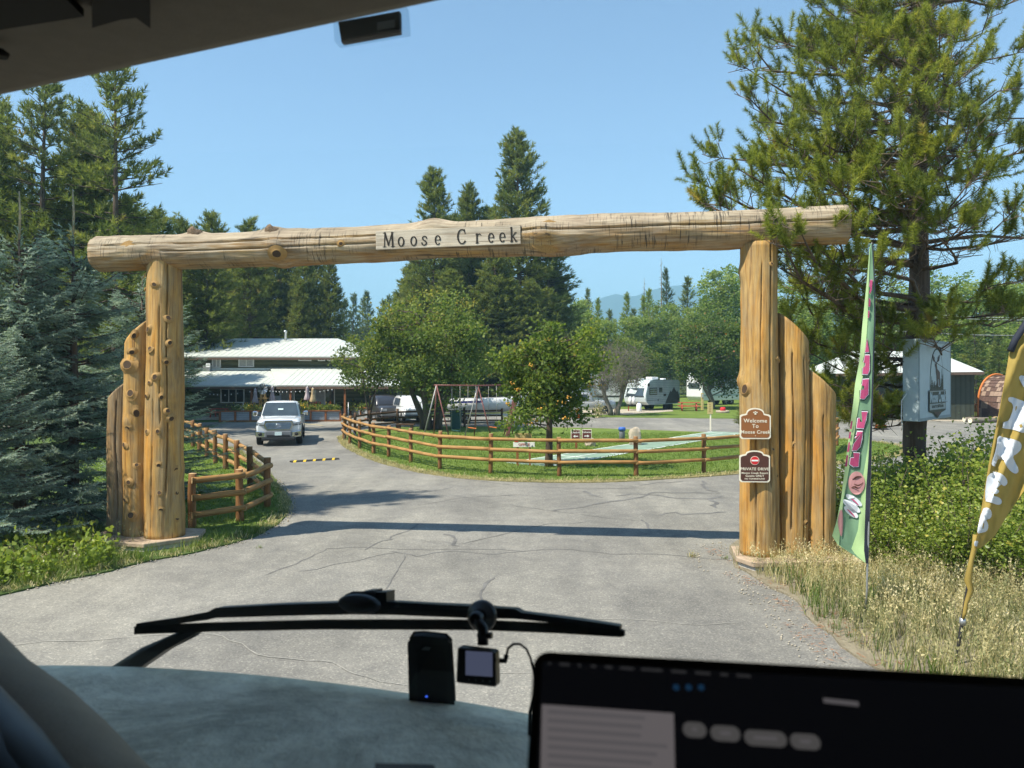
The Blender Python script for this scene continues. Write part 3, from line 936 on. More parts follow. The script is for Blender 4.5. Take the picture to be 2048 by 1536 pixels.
# ------------------------------------------------------------------ log gateway
def log_mesh(name, mat, end_mat, L, r0, r1, seed, cut=None, nseg=150, nz=64, bend=0.03, lump=0.045, crack=None, bumps=(), cut_low=None):
    """peeled log along local Z; cut(theta) gives the top height; bumps are (theta, z, height, spread)"""
    V, F = [], []
    for j in range(nz + 1):
        t = j / nz
        cx = bend * mnoise.noise((seed * 3.7, t * 2.1, 0.3))
        cy = bend * mnoise.noise((seed * 5.1, t * 2.3, 4.3))
        for k in range(nseg):
            a = 2 * math.pi * k / nseg
            top = L if cut is None else cut(a)
            z = top * t
            r = r0 + (r1 - r0) * (z / L)
            ca, sa = math.cos(a), math.sin(a)
            r *= 1 + lump * mnoise.noise((ca * 1.3 + seed, sa * 1.3, z * 0.85)) + lump * 0.45 * mnoise.noise((ca * 3 + seed, sa * 3, z * 2.4)) + lump * .34 * mnoise.noise((ca * 8 + seed, sa * 8, z * 3.2)) + lump * .16 * mnoise.noise((ca * 22 + seed, sa * 22, z * 2.0))
            for (ba, bz, bh, bs) in bumps:
                da = math.atan2(math.sin(a - ba), math.cos(a - ba)) * r0
                d2 = (da * da + (z - bz) ** 2) / (bs * bs)
                if d2 < 6:
                    r += bh * math.exp(-d2)
            if crack:
                for (ka, kw, kz0, kz1, kd) in crack:
                    aa = ka + 0.10 * mnoise.noise((z * 0.7, seed, 9.1)) + 0.02 * mnoise.noise((z * 5, seed, 3.1))
                    da = abs(math.atan2(math.sin(a - aa), math.cos(a - aa)))
                    if kz0 < z < kz1 and da < kw:
                        r -= kd * (1 - da / kw)
            V.append((cx + r * ca, cy + r * sa, z))
    for j in range(nz):
        for k in range(nseg):
            k2 = (k + 1) % nseg
            F.append((j * nseg + k, j * nseg + k2, (j + 1) * nseg + k2, (j + 1) * nseg + k))
    mb = MB()
    mb.add(V, F, 0, True)
    mb.add([], [tuple(nz * nseg + k for k in range(nseg)), tuple(range(nseg))[::-1]], 1)
    return mb

def knot_mesh():
    mb = MB()
    prof = [(1.75, -0.30), (1.32, -0.02), (1.02, 0.20), (0.90, 0.40), (0.82, 0.44), (0.76, 0.38)]
    vs, fs, n = [], [], 12
    for i, (r, z) in enumerate(prof):
        for k in range(n):
            a = 2 * math.pi * k / n
            rr = r * (1 + .13 * mnoise.noise((math.cos(a) * 1.5, math.sin(a) * 1.5, i * .6)))
            vs.append((rr * math.cos(a), rr * math.sin(a), z))
    for i in range(len(prof) - 1):
        for k in range(n):
            k2 = (k + 1) % n
            fs.append((i * n + k, i * n + k2, (i + 1) * n + k2, (i + 1) * n + k))
    mb.add(vs, fs, 0, True)
    mb.add([], [tuple((len(prof) - 1) * n + k for k in range(n))], 1)
    ob = mb.build('knot', [M['knot_rim'], M['knot_core']])
    me = ob.data
    bpy.data.objects.remove(ob)
    return me
KNOT = knot_mesh()

def knots_on(post, cx_px, half_px, Y, r, lst):
    """knots where the photograph shows them: (px, py, size in m)"""
    base = post.location + post.parent.location
    for (px, py, s) in lst:
        u = max(-0.97, min(0.97, (px - cx_px) / half_px))
        ang = math.asin(u)
        d = Vector((math.sin(ang), -math.cos(ang), 0))
        Yk = Y - r * math.cos(ang)
        z = EYE - (py - HZ) / FPX * Yk - base.z
        R = face_R(d + Vector((0, 0, random.Random(px + py).uniform(-.3, .3)))).to_euler()
        q_ = random.Random(px * 7 + py)
        R = (face_R(d + Vector((0, 0, q_.uniform(-.45, .45)))) @ Matrix.Rotation(q_.uniform(0, 6.2), 3, 'Z')).to_euler()
        share(None, 'knot', post, d * r * 0.985 + Vector((0, 0, z)), R, (s * q_.uniform(.8, 1.15), s * q_.uniform(.85, 1.3), s * q_.uniform(.6, 1.15)), me=KNOT)

gate = thing('log_gateway', 'peeled log gateway spanning the drive, weathered crossbeam on clustered log posts', 'gateway', (-1.2, 14.1, 0))
def post(cx_px, Y, r0, r1, z0, ztop, seed, mat, cut=None, crack=None, bumps=()):
    X = XW(cx_px, Y)
    L = ztop - z0
    o = log_mesh('log_post', mat, None, L, r0, r1, seed, cut=(lambda a: L - cut * (math.cos(a) + 1) / 2 if cut > 0 else L + cut * (1 - math.cos(a)) / 2) if cut else None, crack=crack, bumps=bumps).build('log_post', [mat, M['log_end']], gate)
    o.location = Vector((X, Y, z0)) - gate.location
    return o
PI = math.pi
# left cluster
pL1 = post(329, 14.8, 0.365, 0.315, 0.17, 5.52, 1, M['log'], crack=[(-PI / 2 + .55, 0.05, 0.9, 5.3, 0.10), (-PI / 2 - .25, .045, 0.2, 2.6, .07), (-PI / 2 + .15, .045, 2.2, 4.4, .06)], bumps=[(-PI / 2 + 1.4, 3.6, .03, .12), (0, 1.3, .03, .15)])
knots_on(pL1, 329, 36, 14.8, 0.345, [(297, 551, .04), (325, 569, .05), (293, 578, .035), (311, 659, .055), (350, 636, .05), (315, 697, .05), (352, 686, .05), (347, 724, .05), (327, 754, .055), (313, 765, .04), (306, 793, .05), (339, 794, .05), (349, 822, .045), (354, 837, .05),
                                          (332, 863, .05), (306, 863, .05), (334, 931, .045), (360, 939, .05), (335, 986, .045), (361, 986, .05), (361, 1037, .045), (338, 1020, .05)])
pL2 = post(276, 14.95, 0.275, 0.25, 0.17, 4.36, 2, M['log'], cut=-0.5, bumps=[(-PI / 2 - .2, 3.3, .05, .13), (-PI / 2 - .3, 2.2, .04, .12)])
knots_on(pL2, 277, 28, 14.95, 0.27, [(283, 671, .055), (279, 704, .06), (271, 730, .10), (276, 787, .085), (287, 826, .07), (270, 856, .06), (261, 890, .05), (287, 930, .04), (272, 965, .055), (277, 1031, .07), (263, 1000, .045)])
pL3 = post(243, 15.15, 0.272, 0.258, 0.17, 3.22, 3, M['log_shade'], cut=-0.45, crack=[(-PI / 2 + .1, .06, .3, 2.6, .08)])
# right cluster
pR1 = post(1518, 13.36, 0.335, 0.305, 0.17, 5.56, 4, M['log'], crack=[(-PI / 2 + .32, 0.055, 1.2, 5.35, 0.12), (-PI / 2 - .5, .05, 0.1, 2.4, .08), (-PI / 2 - .2, .045, 3.0, 5.0, .06)], bumps=[(PI, 4.9, .05, .12), (PI + .15, 3.0, .08, .12)])
knots_on(pR1, 1518, 37, 13.36, 0.325, [(1486, 778, .085), (1549, 717, .05), (1532, 527, .03), (1535, 899, .03), (1546, 952, .03)])
pR2 = post(1585, 13.42, 0.288, 0.268, 0.17, 4.36, 5, M['log'], cut=0.52, crack=[(-PI / 2 - .35, .06, .5, 3.5, .09), (-PI / 2 + .45, .06, .3, 3.4, .08)])
knots_on(pR2, 1585, 30, 13.45, 0.26, [(1611, 725, .07), (1607, 797, .06), (1584, 792, .035), (1579, 890, .04), (1606, 940, .035), (1603, 1045, .045)])
pR3 = post(1638, 13.46, 0.278, 0.258, 0.17, 3.40, 6, M['log'], cut=0.5, crack=[(-PI / 2 - .1, .06, .2, 2.4, .06)])
knots_on(pR3, 1641, 28, 13.5, 0.245, [(1666, 937, .06), (1650, 860, .03)])
# plinths
for nm, poly in (('plinth', [(-8.15, 14.55), (-6.75, 14.12), (-6.05, 14.75), (-6.2, 15.45), (-7.9, 15.75)]), ('plinth', [(3.86, 13.1), (4.02, 12.72), (5.9, 12.85), (6.0, 13.95), (4.0, 13.9)])):
    pl = MB().prism([(x - gate.location.x, y - gate.location.y) for x, y in poly], (0, 0, -0.05), UX, UY, 0.145).build(nm, M['concrete'], gate, bevel=0.012)
    c = Vector((sum(p[0] for p in poly) / len(poly), sum(p[1] for p in poly) / len(poly)))
    MB().prism([((x - c.x) * 1.05 + c.x - gate.location.x, (y - c.y) * 1.05 + c.y - gate.location.y) for x, y in poly], (0, 0, 0.097), UX, UY, 0.085).build('plinth_cap', M['sandstone'], gate, bevel=0.015)
# crossbeam
bA, bB = Vector((-8.02, 14.975, 5.667)), Vector((5.72, 13.18, 5.765))
bd = bB - bA
Lb = bd.length
bq = bd.to_track_quat('Z', 'X')
binv = bq.inverted()
def beam_angle(v):
    q = binv @ Vector(v)
    return math.atan2(q.y, q.x)
aUp, aFr = beam_angle((0, 0, 1)), beam_angle((0, -1, 0))
def bz(px):
    # distance along the beam for a photograph column
    k = (px - CX) / FPX
    t = (k * bA.y - bA.x) / (bd.x - k * bd.y)
    return t * Lb
mb = log_mesh('crossbeam', None, None, Lb, 0.335, 0.330, 11, nz=170, nseg=130, bend=0.12, lump=0.085,
              crack=[(aFr + .35 * (1 if math.sin(aUp - aFr) > 0 else -1), .05, 0.3, 6.0, .07), (aFr - .15, .05, 7.0, 13.9, .09), (aUp - .5, .05, 1.0, 12.5, .06), (aFr + .1, .05, 1.5, 6.5, .06)],
              bumps=[(aUp, bz(395), .07, .20), (aUp, bz(548), .07, .22), (aFr, bz(562), .07, .14), (beam_angle((0, -.4, -1)), bz(570), .07, .16), (beam_angle((0, -.6, 1)), bz(870), .09, .28), (aFr, bz(1085), .09, .20), (beam_angle((0, -.4, -1)), bz(1120), .05, .45), (aFr, bz(300), .03, .2)])
beam = mb.build('crossbeam', [M['log_beam'], M['log_end']], gate)
beam.location = bA - gate.location
beam.rotation_euler = bq.to_euler()
def burl_mesh():
    bm = bmesh.new()
    bmesh.ops.create_icosphere(bm, subdivisions=3, radius=1)
    for v in bm.verts:
        n = v.co.normalized()
        v.co = n * (1 + .30 * mnoise.noise(n * 1.7) + .16 * mnoise.noise(n * 4.5 + Vector((3, 1, 7))))
    me = bpy.data.meshes.new('burl'); bm.to_mesh(me); bm.free()
    for p in me.polygons: p.use_smooth = True
    me.materials.append(M['burl'])
    return me
BURL = burl_mesh()
for px, sc in ((395, (.12, .17, .15)), (548, (.12, .16, .15))):
    d_ = (binv @ Vector((0, -.5, 1))).normalized()
    o = share(None, 'burl', beam, Vector((0, 0, bz(px))) + d_ * .25, (0, 0, 0), sc, me=BURL)
    o.rotation_euler = face_R(d_, (0, 0, 1)).to_euler()
    o.scale = (sc[0], sc[2], sc[1])
for (px, ang, s, out) in ((1097, 'f', .17, .375), (277, 'f', .10, .35), (1300, 'f', .05, .34), (565, 'l', .09, .39), (690, 'f', .04, .34)):
    dirv = {'u': Vector((0, -.55, 1)), 'f': Vector((0, -1, -.12)), 'l': Vector((0, -1, -.55))}[ang].normalized()
    pos = Vector((0, 0, bz(px))) + (binv @ dirv) * out
    q = face_R(binv @ dirv).to_euler()
    share(None, 'knot', beam, pos, q, (s, s * 1.15, s * 0.55), me=KNOT)

# carved name board hung on the beam
sx = (756 + 1037) / 2
bc = bA + bd.normalized() * bz(sx)
bdir = bd.normalized()
brd = thing('name_board', 'pale weathered board with carved black lettering reading Moose Creek on the crossbeam', 'sign', bc + Vector((0.02, -0.40, 0.0)), math.atan2(bd.y, bd.x))
brd.rotation_euler = (0, -math.asin(bdir.z) - 0.012, math.atan2(bd.y, bd.x))
MB().box((0, 0, 0), (0.335, 0.05, 2.62)).build('board', M['board'], brd, bevel=0.006).rotation_euler = (0, math.pi / 2, 0)

def letter_strokes():
    def ring(cx, cy, rx, ry, a0=0, a1=360, k=20):
        return [(cx + rx * math.cos(math.radians(a0 + (a1 - a0) * i / k)), cy + ry * math.sin(math.radians(a0 + (a1 - a0) * i / k))) for i in range(k + 1)]
    T, t = .105, .055
    L = {}
    L['M'] = (.86, [([(.14, 0), (.18, 1)], t), ([(.18, 1), (.44, .12)], T), ([(.44, .12), (.70, 1)], t), ([(.70, 1), (.74, 0)], T), ([(.02, .02), (.26, .02)], t), ([(.62, .02), (.88, .02)], t), ([(.06, .98), (.22, .98)], t), ([(.68, .98), (.82, .98)], t)])
    L['o'] = (.50, [(ring(.25, .33, .19, .31), .085)])
    L['s'] = (.46, [([(.40, .50), (.36, .60), (.24, .64), (.12, .58), (.10, .46), (.20, .36), (.34, .27), (.38, .15), (.30, .04), (.18, .02), (.08, .08), (.05, .18)], .085)])
    L['e'] = (.48, [([(.10, .34), (.40, .34)], t), (ring(.25, .33, .17, .31, 0, 310), .085)])
    L['C'] = (.68, [(ring(.38, .5, .29, .49, 55, 320, 24), .10), ([(.56, .98), (.60, .72)], t)])
    L['r'] = (.44, [([(.14, 0), (.14, .64)], .095), ([(.14, .46), (.22, .60), (.34, .64), (.40, .56)], .075), ([(.04, .02), (.26, .02)], t), ([(.05, .62), (.16, .62)], t)])
    L['k'] = (.56, [([(.14, 0), (.14, .98)], .095), ([(.16, .30), (.42, .62)], t), ([(.22, .38), (.46, .02)], .095), ([(.04, .02), (.24, .02)], t), ([(.38, .02), (.54, .02)], t), ([(.33, .62), (.50, .62)], t), ([(.05, .97), (.16, .97)], t)])
    return L

def stroke_letter(strokes, size, depth):
    mb = MB()
    for kk, (pts, w) in enumerate(strokes):
        pts = [Vector((x * size, y * size)) for x, y in pts]
        vs, fs = [], []
        n = len(pts)
        for i, p in enumerate(pts):
            d = (pts[min(i + 1, n - 1)] - pts[max(i - 1, 0)]).normalized()
            # broad-nib pen: uprights heavier than level strokes
            ww = w * size * (0.62 + 0.55 * abs(d.y)) / 2
            s = Vector((-d.y, d.x)) * ww
            e = d * (ww * .6) * (-1 if i == 0 else 1 if i == n - 1 else 0)
            for q in (p - s + e, p + s + e):
                vs.append((q.x, 0.0004 * kk, q.y))
        o = len(vs)
        vs += [(x, -depth + 0.0004 * kk, z) for x, _, z in vs]
        for i in range(n - 1):
            a, b, c, dd = 2 * i, 2 * i + 1, 2 * i + 3, 2 * i + 2
            fs += [(a, b, c, dd), (o + a, o + dd, o + c, o + b), (a, dd, o + dd, o + a), (b, o + b, o + c, c)]
        fs += [(0, o, o + 1, 1), (2 * n - 2, 2 * n - 1, o + 2 * n - 1, o + 2 * n - 2)]
        mb.add(vs, fs)
    return mb
LS = letter_strokes()
xpos = [(768, 'M', .243), (823 - 6, 'o', .215), (841, 'o', .215), (862, 's', .215), (865 + 20, 'e', .215), (907, 'C', .245), (940, 'r', .215), (962 + 3, 'e', .20), (984 + 3, 'e', .20), (1008, 'k', .225)]
xpos = [(-1.285 + .10, 'M'), (-.905, 'o'), (-.675, 'o'), (-.475, 's'), (-.235, 'e'), (.17, 'C'), (.50, 'r'), (.725, 'e'), (.925, 'e'), (1.115, 'k')]
for x, ch in xpos:
    o = stroke_letter(LS[ch][1], 0.255, 0.006).build('carved_letter', M['carve'], brd)
    o.location = (x - 0.0, -0.0262, -0.125)

# plaques on the right-hand post
def plaque(px0, px1, py0, py1, notch, label, body, lines, extra=None):
    Yp = 13.36 - 0.365
    a, b = W(px0, py1, Yp), W(px1, py0, Yp)
    w, h = (b.x - a.x), (b.z - a.z)
    t = thing('plaque', label, 'sign', ((a.x + b.x) / 2, Yp, (a.z + b.z) / 2), math.radians(-3))
    def outline(w, h, inset, n=18):
        w2, h2 = w / 2 - inset, h / 2 - inset
        sh = h / 2 - h * notch - inset            # shoulder height
        pts = []
        rc = .03
        pts += [(-w2 + rc, -h2), (w2 - rc, -h2), (w2, -h2 + rc), (w2, sh - 0.02)]
        sw = w2 * .62
        pts += [(w2 - .03, sh), (sw + .01, sh + .01)]
        for i in range(n + 1):
            u = math.pi * i / n
            pts.append((sw * .92 * math.cos(u), sh + .02 + (h2 - sh - .02) * math.sin(u) ** .85))
        pts += [(-sw - .01, sh + .01), (-w2 + .03, sh), (-w2, sh - .02), (-w2, -h2 + rc)]
        return pts
    MB().prism(outline(w, h, 0), (0, 0.008, 0), UX, UZ, 0.012).build('border', M['sign_cream'], t)
    MB().prism(outline(w, h, .022), (0, -0.0035, 0), UX, UZ, 0.004).build('face', body, t)
    R = face_R((0, -1, 0))
    for txt, z, size in lines:
        text_mesh(txt, 'lettering', M['sign_cream'], t, (0, -0.0095, z), R, size, 0.0012, 0.0008 * size / .08, 1.08)
    for z in (-h / 2 + .055,):
        MB().lathe([(.007, 0), (.007, .004), (.003, .006)], (0, -0.010, z), 8, M=Matrix.Rotation(math.pi / 2, 3, 'X')).build('screw', M['sign_cream'], t)
    return t, w, h
t, w, h = plaque(1480, 1541, 816, 878, .21, 'upper brown plaque reading Welcome To Moose Creek on the right-hand gate post', M['sign_brown'], [('Welcome', .045, .092), ('To', -.045, .092), ('Moose Creek', -.145, .082)])
mb = MB()
for k in range(3):
    mb.box((-.026 + .026 * k, -.011, h / 2 - .075 + (.012 if k == 1 else 0)), (.022, .004, .018))
mb.box((0, -.0115, h / 2 - .098), (.03, .004, .03))
mb.build('emblem', M['sign_cream'], t, bevel=.002)
t, w, h = plaque(1479, 1539.5, 901, 964.5, .14, 'lower dark plaque reading Private Drive with red no entry disc on the gate post', M['sign_dark'],
                 [('PRIVATE DRIVE', -.045, .066), ('Moose Creek Resort', -.112, .048), ('Guests ONLY', -.160, .050), ('NO TURNAROUND', -.210, .036)])
dc = MB().lathe([(.075, 0), (.075, .003)], (0, -0.0095, .10), 24, M=Matrix.Rotation(math.pi / 2, 3, 'X')).build('disc', M['sign_cream'], t)
MB().lathe([(.068, 0), (.068, .004)], (0, -0.0105, .10), 24, M=Matrix.Rotation(math.pi / 2, 3, 'X')).build('red_disc', M['sign_red'], t)
MB().box((0, -0.0165, .10), (.11, .004, .026)).build('white_bar', M['sign_white'], t)

# ------------------------------------------------------------------ log rail fences
def rail_fence(t, posts, h, mats, ph=1.2, pr=0.075, rr=0.062, levels=(0.42, 0.72, 1.02), closed=False, seed=0, skip=(), out=0.05):
    """posts: (x, y) list; round posts with three rails nailed to the outside"""
    r = random.Random(seed)
    n = len(posts)
    for i, (x, y) in enumerate(posts):
        hh = ph * r.uniform(.97, 1.04)
        mb = log_mesh('post', None, None, hh + 0.1, pr * r.uniform(.93, 1.1), pr * r.uniform(.9, 1.0), seed + i, nseg=14, nz=6, bend=.02, lump=.06)
        o = mb.build('post', [mats[1], M['log_end'] if mats[1] is not M['shaded_rail'] else mats[1]], t)
        o.location = Vector((x, y, -0.1)) - t.location
        o.rotation_euler = (r.uniform(-.02, .02), r.uniform(-.02, .02), r.uniform(0, 6))
    for i in range(n - 1):
        if i in skip:
            continue
        a, b = Vector((*posts[i], 0)), Vector((*posts[i + 1], 0))
        d = (b - a).normalized()
        side = Vector((-d.y, d.x, 0)) * out
        for lv in levels:
            p0 = a + side - d * 0.04 + UZ * (lv + r.uniform(-.015, .015))
            p1 = b + side + d * 0.04 + UZ * (lv + r.uniform(-.015, .015))
            L = (p1 - p0).length
            rad = rr * r.uniform(.92, 1.1)
            mb = log_mesh('rail', None, None, L, rad, rad * r.uniform(.88, 1.0), seed * 7 + i * 3 + int(lv * 10), nseg=10, nz=8, bend=.015, lump=.05)
            o = mb.build('rail', [mats[0], M['log_end'] if mats[0] is not M['shaded_rail'] else mats[0]], t)
            o.location = p0 - t.location
            o.rotation_euler = (p1 - p0).to_track_quat('Z', 'Y').to_euler()

f1 = thing('log_rail_fence', 'curved brown log rail fence round the grass by the left gate post', 'fence', (-6.7, 16.2, 0))
PA = [(-6.72, 16.15), (-5.99, 17.0), (-5.72, 18.0), (-5.95, 18.95)]
CURVE1 = [(-6.72, 16.15), (-6.0, 17.0), (-5.98, 18.75), (-7.45, 21.9), (-8.65, 24.2), (-9.75, 26.2), (-10.75, 27.9), (-11.85, 29.9), (-12.95, 31.9), (-14.1, 34.0), (-15.6, 36.2), (-17.2, 38.4)]
rail_fence(f1, CURVE1, 1.2, (M['rail'], M['rail_post']), levels=(.34, .70, 1.05), ph=1.22, pr=0.085, seed=3, out=-0.09, rr=.066)
f2 = thing('log_rail_fence', 'long three-rail log fence curving round the near side of the island lawn', 'fence', (0, 25, 0))
CURVE2 = [(-8.35, 38.2), (-7.5, 35.6), (-6.6, 33.4), (-5.63, 31.3), (-4.8, 30.05), (-3.7, 28.2), (-2.46, 26.25), (-0.70, 25.1), (1.5, 24.45), (3.94, 24.45), (6.3, 25.3), (8.8, 26.9), (11.2, 29.2), (13.2, 31.8), (14.6, 34.6)]
rail_fence(f2, CURVE2, 1.2, (M['rail'], M['rail_post']), seed=9, out=-0.085, rr=.060, levels=(.485, .83, 1.17), ph=1.30)
f3 = thing('log_rail_fence', 'dark three-rail fence along the shaded back of the island lawn', 'fence', (-6, 45, 0))
CURVE3 = [(-8.35, 38.4), (-8.3, 40.6), (-8.0, 43.2), (-6.75, 45.3), (-5.0, 46.4), (-2.9, 47.0), (-0.6, 47.2)]
rail_fence(f3, CURVE3, 1.2, (M['shaded_rail'], M['shaded_rail']), seed=15, out=0.08, rr=.055)
# ------------------------------------------------------------------ lodge behind the drive
lodge = thing('lodge', 'long dark green lodge with white metal roofs behind the white pickup', 'building', (-18, 57, 0))
def wq(px, py, Y): return W(px, py, Y)
def roof_plane(pts, name='roof', thick=0.10):
    """roof slab from a planar outline, with thickness"""
    a, b, c = pts[0], pts[1], pts[2]
    n = (b - a).cross(c - a).normalized()
    if n.z < 0: n = -n
    k = len(pts)
    vs = [p for p in pts] + [p - n * thick for p in pts]
    fs = [tuple(range(k)), tuple(range(k, 2 * k))[::-1]] + [(i, (i + 1) % k, k + (i + 1) % k, k + i) for i in range(k)]
    return MB().add(vs, fs).build(name, M['roof_metal'], lodge, world=True), n

def on_plane(p0, n, x, y):
    return p0.z - (n.x * (x - p0.x) + n.y * (y - p0.y)) / n.z

def ribs(parent, p0, n, xs, y_of, w=0.03, h=0.016):
    """raised seams running down the slope, one joined part"""
    mb = MB()
    for x in xs:
        y0, y1 = y_of(x)
        if y1 - y0 < 0.3: continue
        a = Vector((x, y0 + .03, on_plane(p0, n, x, y0 + .03))) + n * h / 2
        b = Vector((x, y1 - .03, on_plane(p0, n, x, y1 - .03))) + n * h / 2
        mb.bar(a, b, w, h, up=n)
    o = mb.build('roof_seams', M['roof_rib'], parent, world=True)
    o['kind'] = 'stuff'

# upper roof
eY, rY = 59.7, 67.0
uA, uB = wq(190, 713, eY), wq(746, 712, eY)
uC, uD = wq(676, 677, rY), wq(150, 673, rY)
uB.z = uA.z; uD.z = uC.z
r1, n1 = roof_plane([uA, uB, uC, uD])
bk = [Vector((uA.x - 2, rY + 7.3, uA.z)), Vector((uB.x, rY + 7.3, uA.z))]
roof_plane([uC, uD, bk[0], bk[1]])
MB().add([uB + Vector((0, 0, -.01)), uC + Vector((0, 0, -.01)), bk[1] + Vector((0, 0, -.01))], [(0, 1, 2)]).build('roof_hip', M['roof_metal'], lodge, world=True)
def hipline(x):
    t = (x - uC.x) / (uB.x - uC.x)
    return rY + (eY - rY) * max(0, min(1, t))
ribs(lodge, uA, n1, np.arange(uA.x + .4, uB.x, .46), lambda x: (eY, hipline(x)))
MB().box(((uA.x + uB.x) / 2, eY + .02, uA.z - .17), (uB.x - uA.x, .06, .15)).build('fascia', M['fascia'], lodge, world=True)
# upper wall
wy = 60.5
MB().box(((uA.x + uB.x) / 2 - .3, wy + 3.0, 3.3), (uB.x - uA.x - .8, 6.0, 2.6)).build('upper_wall', M['siding'], lodge, world=True)
def window(px0, px1, py0, py1, Y, panes=2, curtain=True, blind=None, parent=lodge):
    a, b = wq(px0, py1, Y), wq(px1, py0, Y)
    w, h = b.x - a.x, b.z - a.z
    fr = MB()
    f = .075
    fr.box((a.x + f / 2, Y, a.z + h / 2), (f, .09, h)); fr.box((b.x - f / 2, Y, a.z + h / 2), (f, .09, h))
    fr.box((a.x + w / 2, Y, b.z - f / 2), (w - 2 * f, .085, f)); fr.box((a.x + w / 2, Y - .01, a.z + f / 2), (w - 2 * f, .10, f))
    wo_ = fr.build('window', M['white_trim'], parent, world=True)
    pw = (w - 2 * f) / panes
    for i in range(panes):
        cx = a.x + f + pw * (i + .5)
        MB().box((cx, Y + .025, a.z + h / 2), (pw - .02, .02, h - 2 * f - .01)).build('pane', M['curtain'] if (curtain and i != blind) else M['pane'], wo_, world=True)
        if i:
            MB().box((a.x + f + pw * i, Y - .004, a.z + h / 2), (.05, .075, h - 2 * f)).build('mullion', M['white_trim'], wo_, world=True)
window(424, 441.5, 716.5, 735.5, wy - .06, 2)
window(477, 508, 716, 734, wy - .06, 2)
window(597, 623, 714.5, 722, wy - .06, 2, True)
window(636, 650, 714.5, 722, wy - .06, 2, False)
window(655, 668, 714.5, 722, wy - .06, 2, False)
# lower left roof
lA, lB, lC, lD = wq(200, 785, 55), wq(556, 771, 55), wq(541, 739, 60.4), wq(190, 746, 60.4)
zA = 2.42
lA.z, lB.z = zA, zA + .02
lC.z = lD.z = wq(541, 740, 60.4).z
r2, n2 = roof_plane([lA, lB, lC, lD])
ribs(lodge, lA, n2, np.arange(lA.x + .3, lB.x - .1, .46), lambda x: (55, 60.3 if x < lC.x else 57.5))
MB().box(((lA.x + lC.x) / 2, 60.32, lC.z + .07), (lC.x - lA.x, .12, .16)).build('flashing', M['trailer_front'], lodge, world=True)
# right roof
qA, qB = wq(553, 770.5, 55), wq(800, 771.5, 55)
qC, qD = wq(800, 720, 63), wq(577, 720, 63)
qA.z = qB.z = wq(553, 770.5, 55).z; qC.z = qD.z = wq(577, 720, 63).z
sl = (qC.z - qA.z) / 8.0
qE = Vector((wq(540, 740, 60.5).x, 60.5, qA.z + sl * 5.5))
r3, n3 = roof_plane([qA, qB, qC, qD, qE])
def leftline(x):
    return 63.0 if x > qD.x else (60.5 + 2.5 * (x - qE.x) / (qD.x - qE.x) if x > qE.x else 60.5)
ribs(lodge, qA, n3, np.arange(qA.x + .25, qB.x, .46), lambda x: (55.0, leftline(x)))
roof_plane([qD, qC, qC + Vector((0, 3, -.71)), qD + Vector((0, 3, -.71))])
MB().box(((qA.x + qB.x) / 2, 54.98, qA.z - .19), (qB.x - qA.x, .06, .17)).build('fascia', M['fascia'], lodge, world=True)
MB().box(((lA.x + qA.x) / 2 - .05, 55.0, zA - .17), (qA.x - lA.x - .15, .06, .13)).build('fascia', M['fascia'], lodge, world=True)
# lower walls
MB().box((XW(370, 57.2), 58.7, 1.3), (XW(800, 57.2) - XW(60, 57.2), 3.0, 2.3)).build('lower_wall', M['siding'], lodge, world=True).location += Vector((2.0, 0, 0))
MB().box((XW(430, 54.6) + .0, 55.0 + 3.0, 0.10), (26, 6.2, 0.2)).build('deck', M['concrete'], lodge, world=True)
window(441, 489, 777, 806, 57.15, 3, False)
window(559.5, 589.5, 775, 802.5, 57.15, 1, True)
# glass doors
dr = MB()
a, b = wq(631, 819, 57.15), wq(669, 776, 57.15)
dr.box(((a.x + b.x) / 2, 57.15, b.z), (b.x - a.x, .09, .07))
for x in (a.x, (a.x + b.x) / 2, b.x):
    dr.box((x, 57.15, (a.z + b.z) / 2), (.07, .085, b.z - a.z))
do = dr.build('glass_door', M['white_trim'], lodge, world=True)
for k in range(2):
    MB().box((a.x + (b.x - a.x) * (.25 + .5 * k), 57.16, (a.z + b.z) / 2), ((b.x - a.x) / 2 - .08, .02, b.z - a.z - .08)).build('pane', M['curtain'] if k == 0 else M['pane'], do, world=True)
for px in (581, 503, 690):
    p = wq(px, 800, 55.15)
    MB().box((p.x, 55.15, 1.28), (.14, .14, 2.16)).build('porch_post', M['brown_wood'], lodge, world=True)
# vents
for px, y0, y1, Y, r in ((571, 661, 681, 65.8, .10), (408, 664, 681, 65.8, .08), (670.5, 701, 724, 62.0, .13), (690, 707, 724, 62.0, .10)):
    p0, p1 = wq(px, y1, Y), wq(px, y0, Y)
    h = p1.z - p0.z
    MB().lathe([(r, 0), (r, h - .18), (r * 1.5, h - .16), (r * 1.5, h - .02), (r * .6, h)], p0, 12).build('vent_pipe', M['galv_pipe'], lodge, world=True)
p = wq(421, 690, 63.5)
for k in (0, .25):
    MB().lathe([(.09, 0), (.06, .25), (.02, .3)], p + Vector((k, 0, -.12)), 8).build('roof_vent', M['black_plastic'], lodge, world=True)
p = wq(416, 738, 60.2)
MB().box(p + Vector((0, -.15, .05)), (.55, .4, .5)).build('air_conditioner', M['galv_pipe'], lodge, world=True, bevel=.03)
p = wq(418, 731, 60.0)
MB().box(p + Vector((.05, -.3, .02)), (.32, .06, .30)).build('louvre', M['white_trim'], lodge, world=True)

